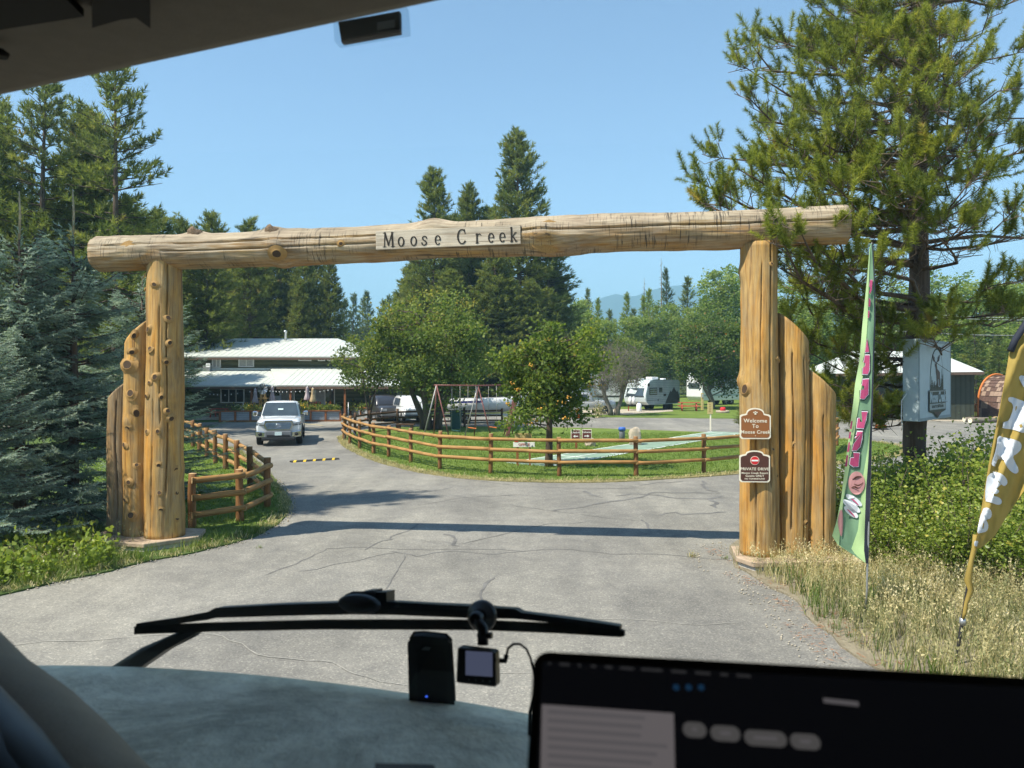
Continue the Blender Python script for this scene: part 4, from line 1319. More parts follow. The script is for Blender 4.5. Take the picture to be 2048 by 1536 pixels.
# planter walls of corrugated iron framed in timber
def planter_wall(label, A, B, n, h, z0=0.0):
    t = thing('planter_wall', label, 'planter', A)
    d = (B - A); L = d.length; d.normalize()
    sd = Vector((-d.y, d.x, 0))
    MB().bar(A + UZ * (h + z0), B + UZ * (h + z0), .22, .07).build('cap_rail', M['brown_wood'], t, world=True)
    MB().bar(A + UZ * (.06 + z0), B + UZ * (.06 + z0), .10, .10).build('bottom_rail', M['brown_wood'], t, world=True)
    for i in range(n + 1):
        p = A + d * (L * i / n)
        MB().bar(p + UZ * z0, p + UZ * (h - .035 + z0), .13, .13, up=d).build('upright', M['brown_wood'], t, world=True)
    for i in range(n):
        p, q = A + d * (L * i / n + .07), A + d * (L * (i + 1) / n - .07)
        mb = MB(); k = 12
        vs, fs = [], []
        for j in range(k * 2 + 1):
            z = .115 + (h - .17) * j / (k * 2) + z0
            o = sd * (.018 * (1 if j % 2 else -1) + .02)
            vs += [p + o + UZ * z, q + o + UZ * z]
        for j in range(k * 2):
            fs.append((2 * j, 2 * j + 1, 2 * j + 3, 2 * j + 2))
        mb.add(vs, fs)
        mb.build('corrugated_panel', M['galv'], t, world=True)
    return t
pwy = 53.0
pa, pb = Vector((XW(681, pwy), pwy, 0)), Vector((XW(440, 52.2), 52.2, 0))
planter_wall('timber framed corrugated planter wall along the patio behind the pickup', pb, pa, 8, .74)
planter_wall('timber framed corrugated planter wall running back beside the big shade tree', Vector((XW(661, 58.2), 58.2, 0)), Vector((XW(766, 53.4), 53.4, 0)), 5, .86)

def leaf_clump(rng, n, spread, size, up=0.4):
    pos = rng.normal(size=(n, 3)) * np.asarray(spread)
    d = rng.normal(size=(n, 3)); d[:, 2] += up
    return inst(LEAF_V, LEAF_F, pos, frames(d, rng), rng.uniform(.6, 1.3, n) * size, rng.random(n))

rng = np.random.default_rng(77)
V, F, T = leaf_clump(rng, 260, (.28, .16, .14), .16)
BUSHLET = np_mesh('leaves', V, F, M['broad'], T)
V, F, T = leaf_clump(rng, 40, (.26, .16, .12), .10)
FLOWERS = np_mesh('blossoms', V + np.array([0, 0, .10]), F, M['flower'])
for i, (px, Y, s, fl) in enumerate([(604, 53.2, .8, 1), (622, 53.2, .7, 0), (638, 53.25, .9, 0), (655, 53.2, .9, 0), (672, 53.2, .7, 0), (590, 53.1, .9, 1), (497, 52.9, 1.0, 1), (508, 52.8, .9, 1), (470, 52.6, .9, 0),
                                  (666, 57.6, 1.0, 1), (684, 57, .9, 0), (702, 56, 1.1, 0), (725, 55, 1.0, 0), (745, 54.4, 1.0, 0), (602, 55.0, 1.3, 0), (612, 55.2, 1.1, 0)]):
    t = thing('planter_plant', 'leafy plant growing over a corrugated patio planter' + (', with orange blossoms' if fl else ''), 'plant', (XW(px, Y), Y + .18, .88), group='flowering plants in the patio planters' if fl else 'green plants in the patio planters')
    share(None, 'foliage', t, (0, 0, 0), (0, 0, i * 1.3), (s, s, s), me=BUSHLET)
    if fl: share(None, 'blossoms', t, (0, 0, .05), (0, 0, i), (s, s, s), me=FLOWERS)
    MB().tube([(0, 0, -.4), (0, 0, 0)], .02, 5).build('stem', M['twig'], t)

# closed umbrellas
def umbrella(label, px, Y, ytop, ybot, mat, grp=None):
    p = wq(px, ybot, Y); top = wq(px, ytop, Y)
    t = thing('patio_umbrella', label, 'umbrella', (p.x, Y, .2), group=grp)
    h = top.z - p.z
    zb = p.z - .2
    MB().tube([(0, 0, 0), (0, 0, zb + h + .06)], .022, 8).build('pole', M['galv_pipe'], t)
    vs, fs, n = [], [], 24
    prof = [(.03, 1.0), (.10, .93), (.09, .88), (.115, .72), (.10, .60), (.13, .42), (.16, .25), (.20, .06), (.17, 0)]
    for r, q in prof:
        for k in range(n):
            a = 2 * math.pi * k / n
            rr = r * (1 + .28 * math.cos(a * 8 / 1) * (1 - q * .7))
            vs.append((rr * math.cos(a), rr * math.sin(a), zb + q * h))
    for i in range(len(prof) - 1):
        for k in range(n):
            k2 = (k + 1) % n
            fs.append((i * n + k, i * n + k2, (i + 1) * n + k2, (i + 1) * n + k))
    mb = MB(); mb.add(vs, fs, 0, True)
    mb.build('canopy', mat, t)
    MB().lathe([(.24, 0), (.24, .05), (.05, .09)], (0, 0, 0), 14).build('base', M['black_plastic'], t)
umbrella('closed mauve grey patio umbrella just left of the little windmill', 510.5, 54.6, 777, 806, M['umb_grey'])
umbrella('closed mauve grey patio umbrella just right of the little windmill', 544.5, 54.7, 773, 804, M['umb_grey'])
umbrella('closed slim mauve grey umbrella beside the tan umbrella', 614.5, 54.9, 773.5, 800, M['umb_grey'])
umbrella('closed tan umbrella beside the orange chairs on the patio', 626, 54.2, 776, 804, M['umb_tan'])

# ornamental windmill
p = wq(526.5, 816, 54.0)
t = thing('ornamental_windmill', 'small wooden ornamental windmill with metal fan between closed umbrellas', 'windmill', (p.x, 54.0, .2))
zc = wq(526, 778, 54).z - .2
for sx in (-1, 1):
    for sy in (-1, 1):
        MB().bar((sx * .32, sy * .32, 0), (sx * .08, sy * .08, zc - .1), .06, .06).build('tower_leg', M['mill_wood'], t)
for k in range(5):
    q = .1 + k * .17
    w = .32 - .24 * q
    MB().bar((-w, -w, zc * q), (w, -w, zc * (q + .15)), .045, .03).build('cross_brace', M['mill_wood'], t)
    MB().bar((w, -w - .02, zc * q), (-w, -w - .02, zc * (q + .15)), .045, .03).build('cross_brace', M['mill_wood'], t)
MB().box((0, 0, zc * .68), (.58, .58, .05)).build('platform', M['mill_wood'], t)
fan = MB().lathe([(.05, -.04), (.05, .04)], (0, -.18, zc), 10, M=Matrix.Rotation(math.pi / 2, 3, 'X')).build('fan_hub', M['black_plastic'], t)
for k in range(12):
    a = k * math.pi / 6
    ca, sa = math.cos(a), math.sin(a)
    cx = Vector((ca, 0, sa)); tx = Vector((-sa, .35, ca)).normalized()
    c0 = Vector((0, -.2, zc))
    MB().add([c0 + cx * .10 - tx * .02, c0 + cx * .36 - tx * .07, c0 + cx * .36 + tx * .07, c0 + cx * .10 + tx * .02], [(0, 1, 2, 3)]).build('blade', M['galv_pipe'] if k % 2 else M['rim'], fan)

# patio chairs and tables
def garden_chair(label, px, Y, mat, rz, s=1.0, grp=None):
    t = thing('garden_chair', label, 'chair', (XW(px, Y), Y, .2), rz, grp)
    t.scale = (s, s, s)
    for i in range(5):
        x = -.24 + .12 * i
        MB().bar((x, .18, .34), (x * 1.15, .55, 1.02 + .05 * (2 - abs(i - 2))), .105, .022, up=(0, -1, .4)).build('back_slat', mat, t)
    MB().box((0, -.05, .36), (.56, .52, .03), Matrix.Rotation(-.18, 3, 'X')).build('seat', mat, t)
    for sx in (-1, 1):
        MB().box((sx * .34, -.05, .56), (.13, .68, .025)).build('armrest', mat, t)
        MB().box((sx * .31, -.32, .27), (.04, .09, .54)).build('leg', mat, t)
        MB().bar((sx * .29, -.30, .36), (sx * .29, .48, .04), .04, .1).build('leg', mat, t)
garden_chair('orange slatted garden chair right of the tan umbrella, facing left', 645.5, 55.6, M['orange_plastic'], -1.1)
garden_chair('red orange slatted garden chair close behind the tan umbrella', 633, 55.6, M['red_wood'], .3)
garden_chair('cream garden chair on the patio left of the green lattice', 478, 54.6, M['sign_cream'], .5, .8)
def picnic_table(label, loc, rz, s=1.0, mat=None):
    mat = mat or M['red_wood']
    t = thing('picnic_table', label, 'table', loc, rz)
    t.scale = (s, s, s)
    for i in range(5):
        MB().box((0, -.30 + .15 * i, .75), (1.85, .135, .04)).build('top_plank', mat, t)
    for sy in (-1, 1):
        for k in range(2):
            MB().box((0, sy * (.66 + .14 * k), .45), (1.85, .125, .04)).build('bench_plank', mat, t)
    for sx in (-1, 1):
        x = sx * .62
        for sy in (-1, 1):
            MB().bar((x + .022 * sy, sy * .22, .73), (x + .022 * sy, sy * .62, 0), .04, .10, up=(1, 0, 0)).build('leg', mat, t)
        MB().box((x - .05 * sx, 0, .41), (.04, 1.5, .09)).build('cross_beam', mat, t)
        MB().box((x - .05 * sx, 0, .71), (.04, .66, .07)).build('cross_beam', mat, t)
    return t
picnic_table('faded red picnic table on the patio under the umbrellas', (XW(612, 54.6), 54.7, .2), .05)
picnic_table('red patio table at the left end of the lodge', (XW(440, 54.6), 54.6, .2), .0, .8)
t = thing('lattice_screen', 'small green lattice screen on the patio left of the windmill', 'screen', (XW(497, 54.3), 54.3, .2), .1)
MB().box((0, 0, .55), (.70, .03, .80)).build('backing_sheet', M['lattice'], t)
for k in range(5):
    MB().box((-.30 + .15 * k, -.022, .55), (.03, .012, .80)).build('lath', M['trailer_front'] if k in (0,) else M['lattice'], t)
MB().box((-.36, 0, .5), (.06, .06, 1.0)).build('stake', M['white_trim'], t)
MB().box((.36, 0, .5), (.06, .06, 1.0)).build('stake', M['white_trim'], t)
t = thing('sling_lounger', 'upright blue grey striped folding lounger beside the porch window', 'chair', (XW(553, 55.2), 55.2, .2), .2)
MB().hexa([(-.3, 0, .35), (.3, 0, .35), (.3, .04, .35), (-.3, .04, .35), (-.28, .55, 1.5), (.28, .55, 1.5), (.28, .59, 1.5), (-.28, .59, 1.5)]).build('backrest', M['curtain'], t)
MB().box((0, -.25, .36), (.6, .5, .04)).build('seat', M['curtain'], t)
for sx in (-1, 1):
    MB().bar((sx * .31, -.45, 0), (sx * .31, .62, 1.55), .035, .035).build('frame_rail', M['rim'], t)
    MB().bar((sx * .31, .4, 0), (sx * .31, -.1, .5), .035, .035).build('leg', M['rim'], t)

# string of bulbs under the eaves
t = thing('string_lights', 'string of small pale bulbs hung along the patio eaves', 'string lights', (XW(560, 54.4), 54.4, 2))
pts = []
for i, (px, py) in enumerate([(420, 787), (450, 789), (500, 782), (540, 781), (565, 783), (600, 782), (640, 782), (672, 777)]):
    pts.append(W(px, py, 54.35))
MB().tube(pts, .008, 5).build('cable', M['black_plastic'], t, world=True)
mbb = MB().lathe([(.012, 0), (.035, -.03), (.03, -.08), (.005, -.10)], (0, 0, 0), 8)
b0 = mbb.build('bulb', M['white_trim'], t)
b0.location = pts[0] - t.location
k = 0
for i in range(len(pts) - 1):
    for j in range(4):
        k += 1
        share(b0, 'bulb', t, pts[i].lerp(pts[i + 1], j / 4) - t.location)

# low green cabin, camping pod and log pile beyond the right-hand sign
cab2 = thing('green_cabin', 'low dark green cabin with white roof behind the hanging lodge sign', 'building', (27, 56, 0))
Yc = 54.0
x0, x1 = XW(1700, Yc), XW(1952, Yc)
MB().box(((x0 + x1) / 2, Yc + 3.2, 1.6), (x1 - x0, 6.0, 3.3)).build('wall', M['siding_dark'], cab2, world=True)
eA, eB = Vector((XW(1672, Yc - .5), Yc - .5, 3.30)), Vector((XW(1968, Yc - .5), Yc - .5, 3.42))
rA, rB = Vector((XW(1705, Yc + 3.2), Yc + 3.2, 4.95)), Vector((XW(1868, Yc + 3.2) , Yc + 3.2, 4.95))
bA2, bB2 = eA + Vector((0, 7.4, 0)), eB + Vector((0, 7.4, 0))
mb = MB(); mb.add([eA, eB, rB, rA, bA2, bB2], [(0, 1, 2, 3), (1, 5, 2), (4, 3, 2, 5), (0, 3, 4)])
mb.build('roof', M['roof_metal'], cab2, world=True)
MB().bar(eA - UZ * .10, eB - UZ * .10, .06, .20).build('fascia', M['fascia'], cab2, world=True)
MB().bar(eB - UZ * .10, bB2 - UZ * .10, .06, .20).build('fascia', M['fascia'], cab2, world=True)
MB().box((XW(1790, Yc) , Yc + .17, 1.05), (1.0, .06, 2.1)).build('door', M['siding_dark'], cab2, world=True, bevel=.01)
MB().box((XW(1730, Yc), Yc + .15, 1.0), (2.3, .10, 2.0)).build('brown_door', M['sign_dark'], cab2, world=True, bevel=.01)

pod = thing('camping_pod', 'rounded brown shingled camping pod with orange trim near the right edge', 'cabin', (35.7, 56.6, 0), math.radians(-72))
Rw, Rh, Lp = 1.75, 3.15, 5.2
def arch(u):
    a = math.pi * u
    return Vector((0, -Rw * math.cos(a) * (1 + .12 * math.sin(a)), Rh * math.sin(a) ** .72))
mba, mbb2 = MB(), MB()
ncr, rr_ = 22, random.Random(5)
for c in range(ncr):
    u0, u1 = c / ncr, (c + 1.18) / ncr
    p0, p1 = arch(u0), arch(min(1, u1))
    nrm = Vector((0, -(p1 - p0).z, (p1 - p0).y)).normalized()
    if nrm.dot(arch((u0 + u1) / 2) - Vector((0, 0, 1.2))) < 0: nrm = -nrm
    lo, hi = (p0, p1) if u0 < .5 else (p1, p0)
    x = 0.0 - rr_.uniform(0, .2)
    while x < Lp:
        w = rr_.uniform(.22, .4)
        xa, xb = max(0, x), min(Lp, x + w - .012)
        th = rr_.uniform(.03, .055)
        vs = [Vector((xa, 0, 0)) + lo + nrm * th, Vector((xb, 0, 0)) + lo + nrm * th, Vector((xb, 0, 0)) + hi + nrm * .008, Vector((xa, 0, 0)) + hi + nrm * .008]
        vs += [v - nrm * .03 for v in vs]
        (mba if rr_.random() < .68 else mbb2).add(vs, [(0, 1, 2, 3), (0, 4, 5, 1), (0, 3, 7, 4), (1, 5, 6, 2)])
        x += w
for m_, mt_ in ((mba, 'shingle_a'), (mbb2, 'shingle_b')):
    o = m_.build('shingles', M[mt_], pod); o['kind'] = 'stuff'
shell = MB(); vs, fs = [], []
for i in range(25):
    q = arch(i / 24); vs += [q * .985, q * .985 + Vector((Lp, 0, 0))]
for i in range(24): fs.append((2 * i, 2 * i + 1, 2 * i + 3, 2 * i + 2))
shell.add(vs, fs).add([], [tuple(range(0, 50, 2)), tuple(range(1, 50, 2))[::-1]])
shell.build('shell', M['mill_wood'], pod)
MB().tube([arch(i / 24) * 1.03 + Vector((-.06, 0, 0)) for i in range(25)], .075, 8).build('arch_trim', M['pod_orange'], pod)
for k in range(6):
    MB().box((-.55, -1.6 + .16 * k, .55), (.05, .05, .9)).build('rail_baluster', M['pod_orange'], pod)
MB().box((-.55, -1.2, 1.02), (.07, 1.0, .07)).build('rail_top', M['pod_orange'], pod)
MB().box((-.55, -1.2, .14), (.07, 1.0, .07)).build('rail_bottom', M['pod_orange'], pod)
MB().box((-.6, 0, .06), (1.4, 3.2, .12)).build('porch_floor', M['mill_wood'], pod)

for i, (px, py, Y, L, r, rz, lab) in enumerate([(1928, 820, 52.5, 2.6, .16, .1, 'upper pale ended cut log lying by the green cabin'), (1940, 827.5, 51.2, 2.4, .17, .25, 'nearest cut log with round sawn end on the grass before the cabin'), (1938, 821, 53.2, 3.0, .15, -.05, 'cut log lying farthest back beside the camping pod'), (1990, 823, 52.2, 2.0, .2, .6, 'short thick cut log near the golden flag')]):
    t = thing('cut_log', lab, 'log', (XW(px, Y), Y, r * .95))
    o = log_mesh('log', None, None, L, r, r * .93, 40 + i, nseg=18, nz=8, lump=.05).build('trunk_section', [M['bark_grey'], M['log_end']], t)
    o.rotation_euler = Vector((math.cos(rz), math.sin(rz), 0)).to_track_quat('Z', 'Y').to_euler()
    MB().lathe([(r * .98, 0), (r * .98, .012)], (0, 0, -.008), 18).build('sawn_end', M['sign_cream'] if i < 2 else M['log_end'], t).rotation_euler = o.rotation_euler
# ------------------------------------------------------------------ vehicles
def loft(mb, secs, mat=0, smooth=True, cap=True):
    """half profiles (x, z) from bottom centre to top centre at stations y, mirrored"""
    rings = []
    for y, prof in secs:
        right = [(x, y, z) for x, z in prof]
        left = [(-x, y, z) for x, z in prof[::-1] if x > 1e-6]
        rings.append(right + left)
    n = len(rings[0])
    vs = [p for r in rings for p in r]
    fs = []
    for i in range(len(rings) - 1):
        for k in range(n):
            k2 = (k + 1) % n
            fs.append((i * n + k, i * n + k2, (i + 1) * n + k2, (i + 1) * n + k))
    mb.add(vs, fs, mat, smooth)
    if cap:
        mb.add([], [tuple(len(mb.v) - len(vs) + k for k in range(n))[::-1], tuple(len(mb.v) - n + k for k in range(n))], mat, False)
    return mb

def wheel(t, x, y, r=.40, w=.26):
    MX = Matrix.Rotation(math.pi / 2, 3, 'Y')
    o = MB().lathe([(r * .62, -w / 2), (r * .93, -w / 2), (r, -w * .36), (r, w * .36), (r * .93, w / 2), (r * .62, w / 2)], (0, 0, 0), 24, M=MX).build('wheel', M['tyre'], t)
    o.location = (x, y, r)
    s = 1 if x > 0 else -1
    MB().lathe([(r * .60, s * w * .44), (r * .55, s * w * .30), (r * .14, s * w * .36), (r * .10, s * w * .46)], (0, 0, 0), 16, M=MX).build('rim', M['rim'], o)
    for k in range(5):
        a = k * 2 * math.pi / 5
        MB().bar((s * w * .42, 0, 0), (s * w * .42, math.cos(a) * r * .58, math.sin(a) * r * .58), .035, .07, up=(1, 0, 0)).build('spoke', M['rim'], o)
    return o

# the white pickup coming up the drive
pk = thing('pickup_truck', 'white full-size pickup with chrome grille driving up between the log fences', 'pickup truck', (XW(557, 35.0), 35.0, 0), math.radians(13.5))
body = MB()
P0 = lambda w, top, b=.46: [(0, b), (w * .9, b), (w * .985, b + .14), (w, b + .40), (w * .985, top - .22), (w * .94, top - .08), (w * .78, top), (0, top + .02)]
loft(body, [(.06, P0(.90, 1.13)), (.12, P0(.965, 1.17)), (.30, P0(.995, 1.20)), (.9, P0(1.01, 1.235)), (1.45, P0(1.015, 1.27)), (1.7, P0(1.015, 1.24)), (3.9, P0(1.015, 1.24)), (5.7, P0(1.01, 1.26)), (5.82, P0(.99, 1.25))])
body.build('body', M['car_white'], pk)
cabm = MB()
def cab_prof(w0, w1, z0, z1): return [(0, z0), (w0, z0), (w0 * .99, z0 + .04), (w1 + .04, z1 - .12), (w1 - .04, z1 - .03), (w1 - .2, z1), (0, z1 + .015)]
loft(cabm, [(1.42, cab_prof(.93, .90, 1.22, 1.27)), (1.62, cab_prof(.93, .83, 1.22, 1.46)), (2.12, cab_prof(.935, .745, 1.22, 1.90)), (2.45, cab_prof(.94, .745, 1.22, 1.955)), (3.3, cab_prof(.94, .745, 1.22, 1.95)), (3.75, cab_prof(.93, .76, 1.22, 1.86)), (3.95, cab_prof(.92, .85, 1.22, 1.4))])
cabm.build('cab', M['car_white'], pk)
MB().hexa([(-.84, 1.42, 1.315), (.84, 1.42, 1.315), (.80, 1.52, 1.30), (-.80, 1.52, 1.30), (-.70, 2.05, 1.905), (.70, 2.05, 1.905), (.66, 2.12, 1.87), (-.66, 2.12, 1.87)]).build('windscreen', M['car_glass'], pk)
for sx in (-1, 1):
    MB().hexa([(sx * .935, 1.85, 1.30), (sx * .945, 3.6, 1.30), (sx * .955, 3.6, 1.30), (sx * .945, 1.85, 1.30), (sx * .79, 2.28, 1.80), (sx * .79, 3.45, 1.80), (sx * .80, 3.45, 1.80), (sx * .80, 2.28, 1.80)]).build('side_window', M['car_glass'], pk)
# hood bulge edges
for sx in (-1, 1):
    MB().bar((sx * .66, .22, 1.19), (sx * .72, 1.42, 1.275), .05, .035).build('hood_crease', M['car_white'], pk, bevel=.012)
# grille
g = MB(); out = [(-.57, .76), (-.50, .70), (.50, .70), (.57, .76), (.66, 1.00), (.60, 1.17), (-.60, 1.17), (-.66, 1.00)]
g.prism(out, (0, .06, 0), UX, UZ, .09)
gr = g.build('grille_surround', M['chrome'], pk, bevel=.02)
inn = [(-.50, .765), (.50, .765), (.575, .98), (.53, 1.065), (-.53, 1.065), (-.575, .98)]
MB().prism(inn, (0, -.026, 0), UX, UZ, .012).build('grille_backing', M['grille'], gr)
for k in range(5):
    z = .80 + .058 * k
    w = .51 + .035 * k if k < 4 else .53
    MB().box((0, -.05, z), (w * 2, .03, .020)).build('grille_bar', M['chrome'], gr, bevel=.006)
# emblem: two crossed ovals inside a ring
em = MB()
def ring3(cx, cz, rx, rz, r): em.tube([(cx + rx * math.cos(a), -.075, cz + rz * math.sin(a)) for a in [i * math.pi / 12 for i in range(25)]], r, 6)
ring3(0, .925, .115, .075, .012); ring3(0, .94, .062, .035, .010); ring3(0, .925, .034, .070, .010)
em.build('emblem', M['chrome'], gr)
for sx in (-1, 1):
    MB().hexa([(sx * .60, -.005, .93), (sx * .96, .10, .97), (sx * .98, .35, .99), (sx * .62, .1, .95), (sx * .645, -.005, 1.06), (sx * .955, .08, 1.10), (sx * .975, .35, 1.10), (sx * .655, .1, 1.07)]).build('headlight', M['lamp_glass'], pk, bevel=.012)
    MB().hexa([(sx * .60, -.010, .925), (sx * .97, .09, .955), (sx * .985, .36, .965), (sx * .62, .1, .94), (sx * .61, -.010, .955), (sx * .97, .09, .985), (sx * .985, .36, .99), (sx * .63, .1, .965)]).build('headlight_trim', M['black_plastic'], pk)
    MB().hexa([(sx * .58, -.09, .40), (sx * .99, .04, .42), (sx * 1.015, .5, .46), (sx * .60, .2, .42), (sx * .60, -.09, .66), (sx * .985, .04, .70), (sx * 1.012, .5, .72), (sx * .62, .2, .68)]).build('bumper_corner', M['chrome'], pk, bevel=.03)
    MB().lathe([(.075, 0), (.075, .03), (.05, .045)], (sx * .80, -.055, .545), 16, M=Matrix.Rotation(math.pi / 2, 3, 'X')).build('fog_light', M['black_plastic'], pk)
    MB().tube([(sx * .93, 1.75, 1.32), (sx * 1.06, 1.70, 1.34)], .035, 8).build('mirror_arm', M['black_plastic'], pk)
    mo = MB().box((sx * 1.16, 1.70, 1.40), (.22, .16, .24)).build('door_mirror', M['chrome'], pk, bevel=.05)
    for y in (.98, 4.62):
        wheel(pk, sx * .88, y, .405, .27)
    MB().tube([(sx * 1.012, .98 + .5 * math.cos(a), .44 + .5 * math.sin(a)) for a in [math.pi * i / 14 for i in range(15)]], .035, 6).build('wheel_arch', M['black_plastic'], pk)
MB().box((0, -.07, .545), (1.16, .16, .27)).build('bumper', M['grey_plastic'], pk, bevel=.03)
MB().box((0, -.158, .47), (1.0, .03, .10)).build('air_intake', M['black_plastic'], pk, bevel=.01)
MB().box((0, -.10, .335), (1.45, .2, .14)).build('valance', M['black_plastic'], pk, bevel=.03)
MB().box((0, -.172, .575), (.31, .012, .155)).build('licence_plate', M['plate'], pk, bevel=.004)
MB().box((0, 1.70, 1.60), (.24, .03, .07), Matrix.Rotation(-.5, 3, 'X')).build('rear_view_mirror', M['plate'], pk)

def simple_car(t, mat, L=4.9, Wd=1.9, kind='pickup'):
    """side-on vehicles far off: lofted body, cab, glass, wheels"""
    h = Wd / 2
    b = MB()
    loft(b, [(0, P0(h * .9, .95, .42)), (.15, P0(h * .98, 1.02, .40)), (1.3, P0(h, 1.10, .38)), (L - .2, P0(h, 1.12, .40)), (L, P0(h * .95, 1.08, .45))])
    b.build('body', mat, t)
    y1 = L * .66 if kind == 'pickup' else L - .15
    c = MB()
    loft(c, [(1.25, cab_prof(h * .92, h * .88, 1.08, 1.14)), (1.95, cab_prof(h * .93, h * .74, 1.08, 1.70)), (2.4, cab_prof(h * .93, h * .74, 1.08, 1.78)), (y1 - .4, cab_prof(h * .93, h * .74, 1.08, 1.78)), (y1, cab_prof(h * .92, h * .8, 1.08, 1.3 if kind == 'pickup' else 1.5))])
    c.build('cab', mat, t)
    for sx in (-1, 1):
        n = 2 if kind == 'pickup' else 3
        for k in range(n):
            ya = 1.85 + (y1 - 2.4) * k / n; yb = 1.85 + (y1 - 2.4) * (k + 1) / n - .08
            MB().hexa([(sx * h * .945, ya, 1.16), (sx * h * .945, yb, 1.16), (sx * h * .955, yb, 1.16), (sx * h * .955, ya, 1.16), (sx * h * .80, ya + .12 * (k == 0), 1.62), (sx * h * .80, yb, 1.62), (sx * h * .81, yb, 1.62), (sx * h * .81, ya + .12 * (k == 0), 1.62)]).build('side_window', M['car_glass'], t)
        for y in (.9, L - 1.0): wheel(t, sx * h * .87, y, .36, .24)
        MB().box((sx * h * .68, .0, .82), (.34, .1, .15)).build('headlight', M['lamp_glass'], t, bevel=.02)
        MB().box((sx * h * .82, L - .02, .85), (.16, .1, .3)).build('tail_light', M['sign_red'], t, bevel=.02)
    MB().hexa([(-h * .8, 1.35, 1.17), (h * .8, 1.35, 1.17), (h * .8, 1.38, 1.18), (-h * .8, 1.38, 1.18), (-h * .68, 1.93, 1.66), (h * .68, 1.93, 1.66), (h * .68, 1.96, 1.66), (-h * .68, 1.96, 1.66)]).build('windscreen', M['car_glass'], t)
    MB().box((0, 0, .52), (Wd * .92, .2, .22)).build('bumper', M['grey_plastic'], t, bevel=.04)
t = thing('pickup_truck', 'silver pickup parked on gravel behind the berry tree', 'pickup truck', (XW(1098, 62.5), 62.0, 0), math.radians(-74))
simple_car(t, M['car_silver'], 5.4, 1.95, 'pickup')
t = thing('parked_car', 'white off-road car half hidden behind the big shade tree', 'car', (XW(838, 51), 50.4, 0), math.radians(20))
simple_car(t, M['car_white'], 4.4, 1.85, 'suv')
t = thing('parked_car', 'dark pickup parked in the shade beside the planter wall', 'pickup truck', (XW(790, 53), 52.5, 0), math.radians(25))
simple_car(t, M['car_dark'], 5.2, 1.95, 'pickup')

# boat on a road trailer
t = thing('boat', 'white motor boat with blue stripe beyond the swing set', 'boat', (XW(888, 51.5), 51.0, .55), math.radians(-80))
bt = MB()
def hullp(w, top, keel): return [(0, keel), (w * .45, keel + .12), (w * .85, keel + .38), (w, top), (w * .9, top + .03), (0, top + .02)]
loft(bt, [(0, hullp(1.05, 1.05, .12)), (2.5, hullp(1.08, 1.08, .10)), (4.0, hullp(.95, 1.12, .16)), (5.0, hullp(.62, 1.20, .40)), (5.6, hullp(.22, 1.28, .80)), (5.75, hullp(.05, 1.30, 1.1))])
bt.build('hull', M['boat_white'], t)
for sx in (-1, 1):
    MB().hexa([(sx * 1.06, .1, .80), (sx * 1.075, 2.5, .84), (sx * 1.085, 2.5, .84), (sx * 1.07, .1, .80), (sx * 1.06, .1, .93), (sx * 1.085, 2.5, .97), (sx * 1.095, 2.5, .97), (sx * 1.07, .1, .93)]).build('stripe', M['boat_blue'], t)
MB().hexa([(-.85, 2.4, 1.1), (.85, 2.4, 1.1), (.85, 2.45, 1.1), (-.85, 2.45, 1.1), (-.7, 1.9, 1.6), (.7, 1.9, 1.6), (.7, 1.95, 1.6), (-.7, 1.95, 1.6)]).build('windscreen', M['car_glass'], t)
MB().box((0, -.25, .9), (.42, .5, .7)).build('outboard_motor', M['car_dark'], t, bevel=.06)
tr = thing('boat_trailer', 'low boat trailer with dark wheels carrying the white motor boat', 'trailer', (XW(888, 51.5), 51.0, 0), math.radians(-80))
for sx in (-1, 1):
    MB().bar((sx * .6, -.1, .5), (sx * .6, 4.6, .52), .08, .12).build('frame_rail', M['galv_pipe'], tr)
    MB().bar((sx * .6, 4.6, .52), (0, 6.6, .45), .08, .10).build('drawbar', M['galv_pipe'], tr)
    wheel(tr, sx * 1.0, 1.4, .32, .2)
MB().bar((-1.0, 1.4, .36), (1.0, 1.4, .36), .08, .08).build('axle', M['galv_pipe'], tr)

# grey travel trailer with mountain graphic
tt = thing('travel_trailer', 'grey ribbed travel trailer with charcoal mountain graphic parked on gravel', 'travel trailer', (XW(1291, 67.0), 67.0, 0), math.atan2(-.70, .71))
Lt, Wt = 5.4, 2.3
profile = [(.42, .55), (.10, .80), (0, 1.15), (.04, 1.55), (.38, 2.42), (.72, 2.70), (1.3, 2.76), (Lt - .25, 2.72), (Lt, 2.55), (Lt, .62), (Lt - .5, .55)]
def side_poly(x, th): return (Vector((x, 0, 0)), UY, UZ, th)
MB().prism(profile, (-Wt, 0, 0), UY, UZ, Wt).build('body', M['trailer_front'], tt, bevel=.03)
sp = [(max(.16, y + .10) if y < 1 else y, z) for y, z in profile]
sidep = MB().prism(sp, (0.0, 0, 0), UY, UZ, .025).build('side_panel', M['trailer_grey'], tt)
MB().prism([(3.0, .60), (3.55, 1.35), (3.85, 1.75), (4.0, 1.62), (4.45, 2.08), (4.85, 1.62), (5.0, 1.72), (5.38, 1.25), (5.38, .62)], (.026, 0, 0), UY, UZ, .006).build('mountain_graphic', M['trailer_mountain'], tt)
def tt_window(y0, y1, z0, z1, lou=0):
    w = MB().box((.034, (y0 + y1) / 2, (z0 + z1) / 2), (.03, y1 - y0, z1 - z0)).build('window', M['black_plastic'], tt, bevel=.01)
    MB().box((.052, (y0 + y1) / 2, (z0 + z1) / 2), (.01, y1 - y0 - .1, z1 - z0 - .1)).build('pane', M['car_glass'], w)
    for k in range(lou):
        MB().box((.062, (y0 + y1) / 2, z0 + (z1 - z0) * (k + .7) / (lou + .4)), (.012, (y1 - y0) * .85, .07)).build('louvre', M['trailer_grey'], w)
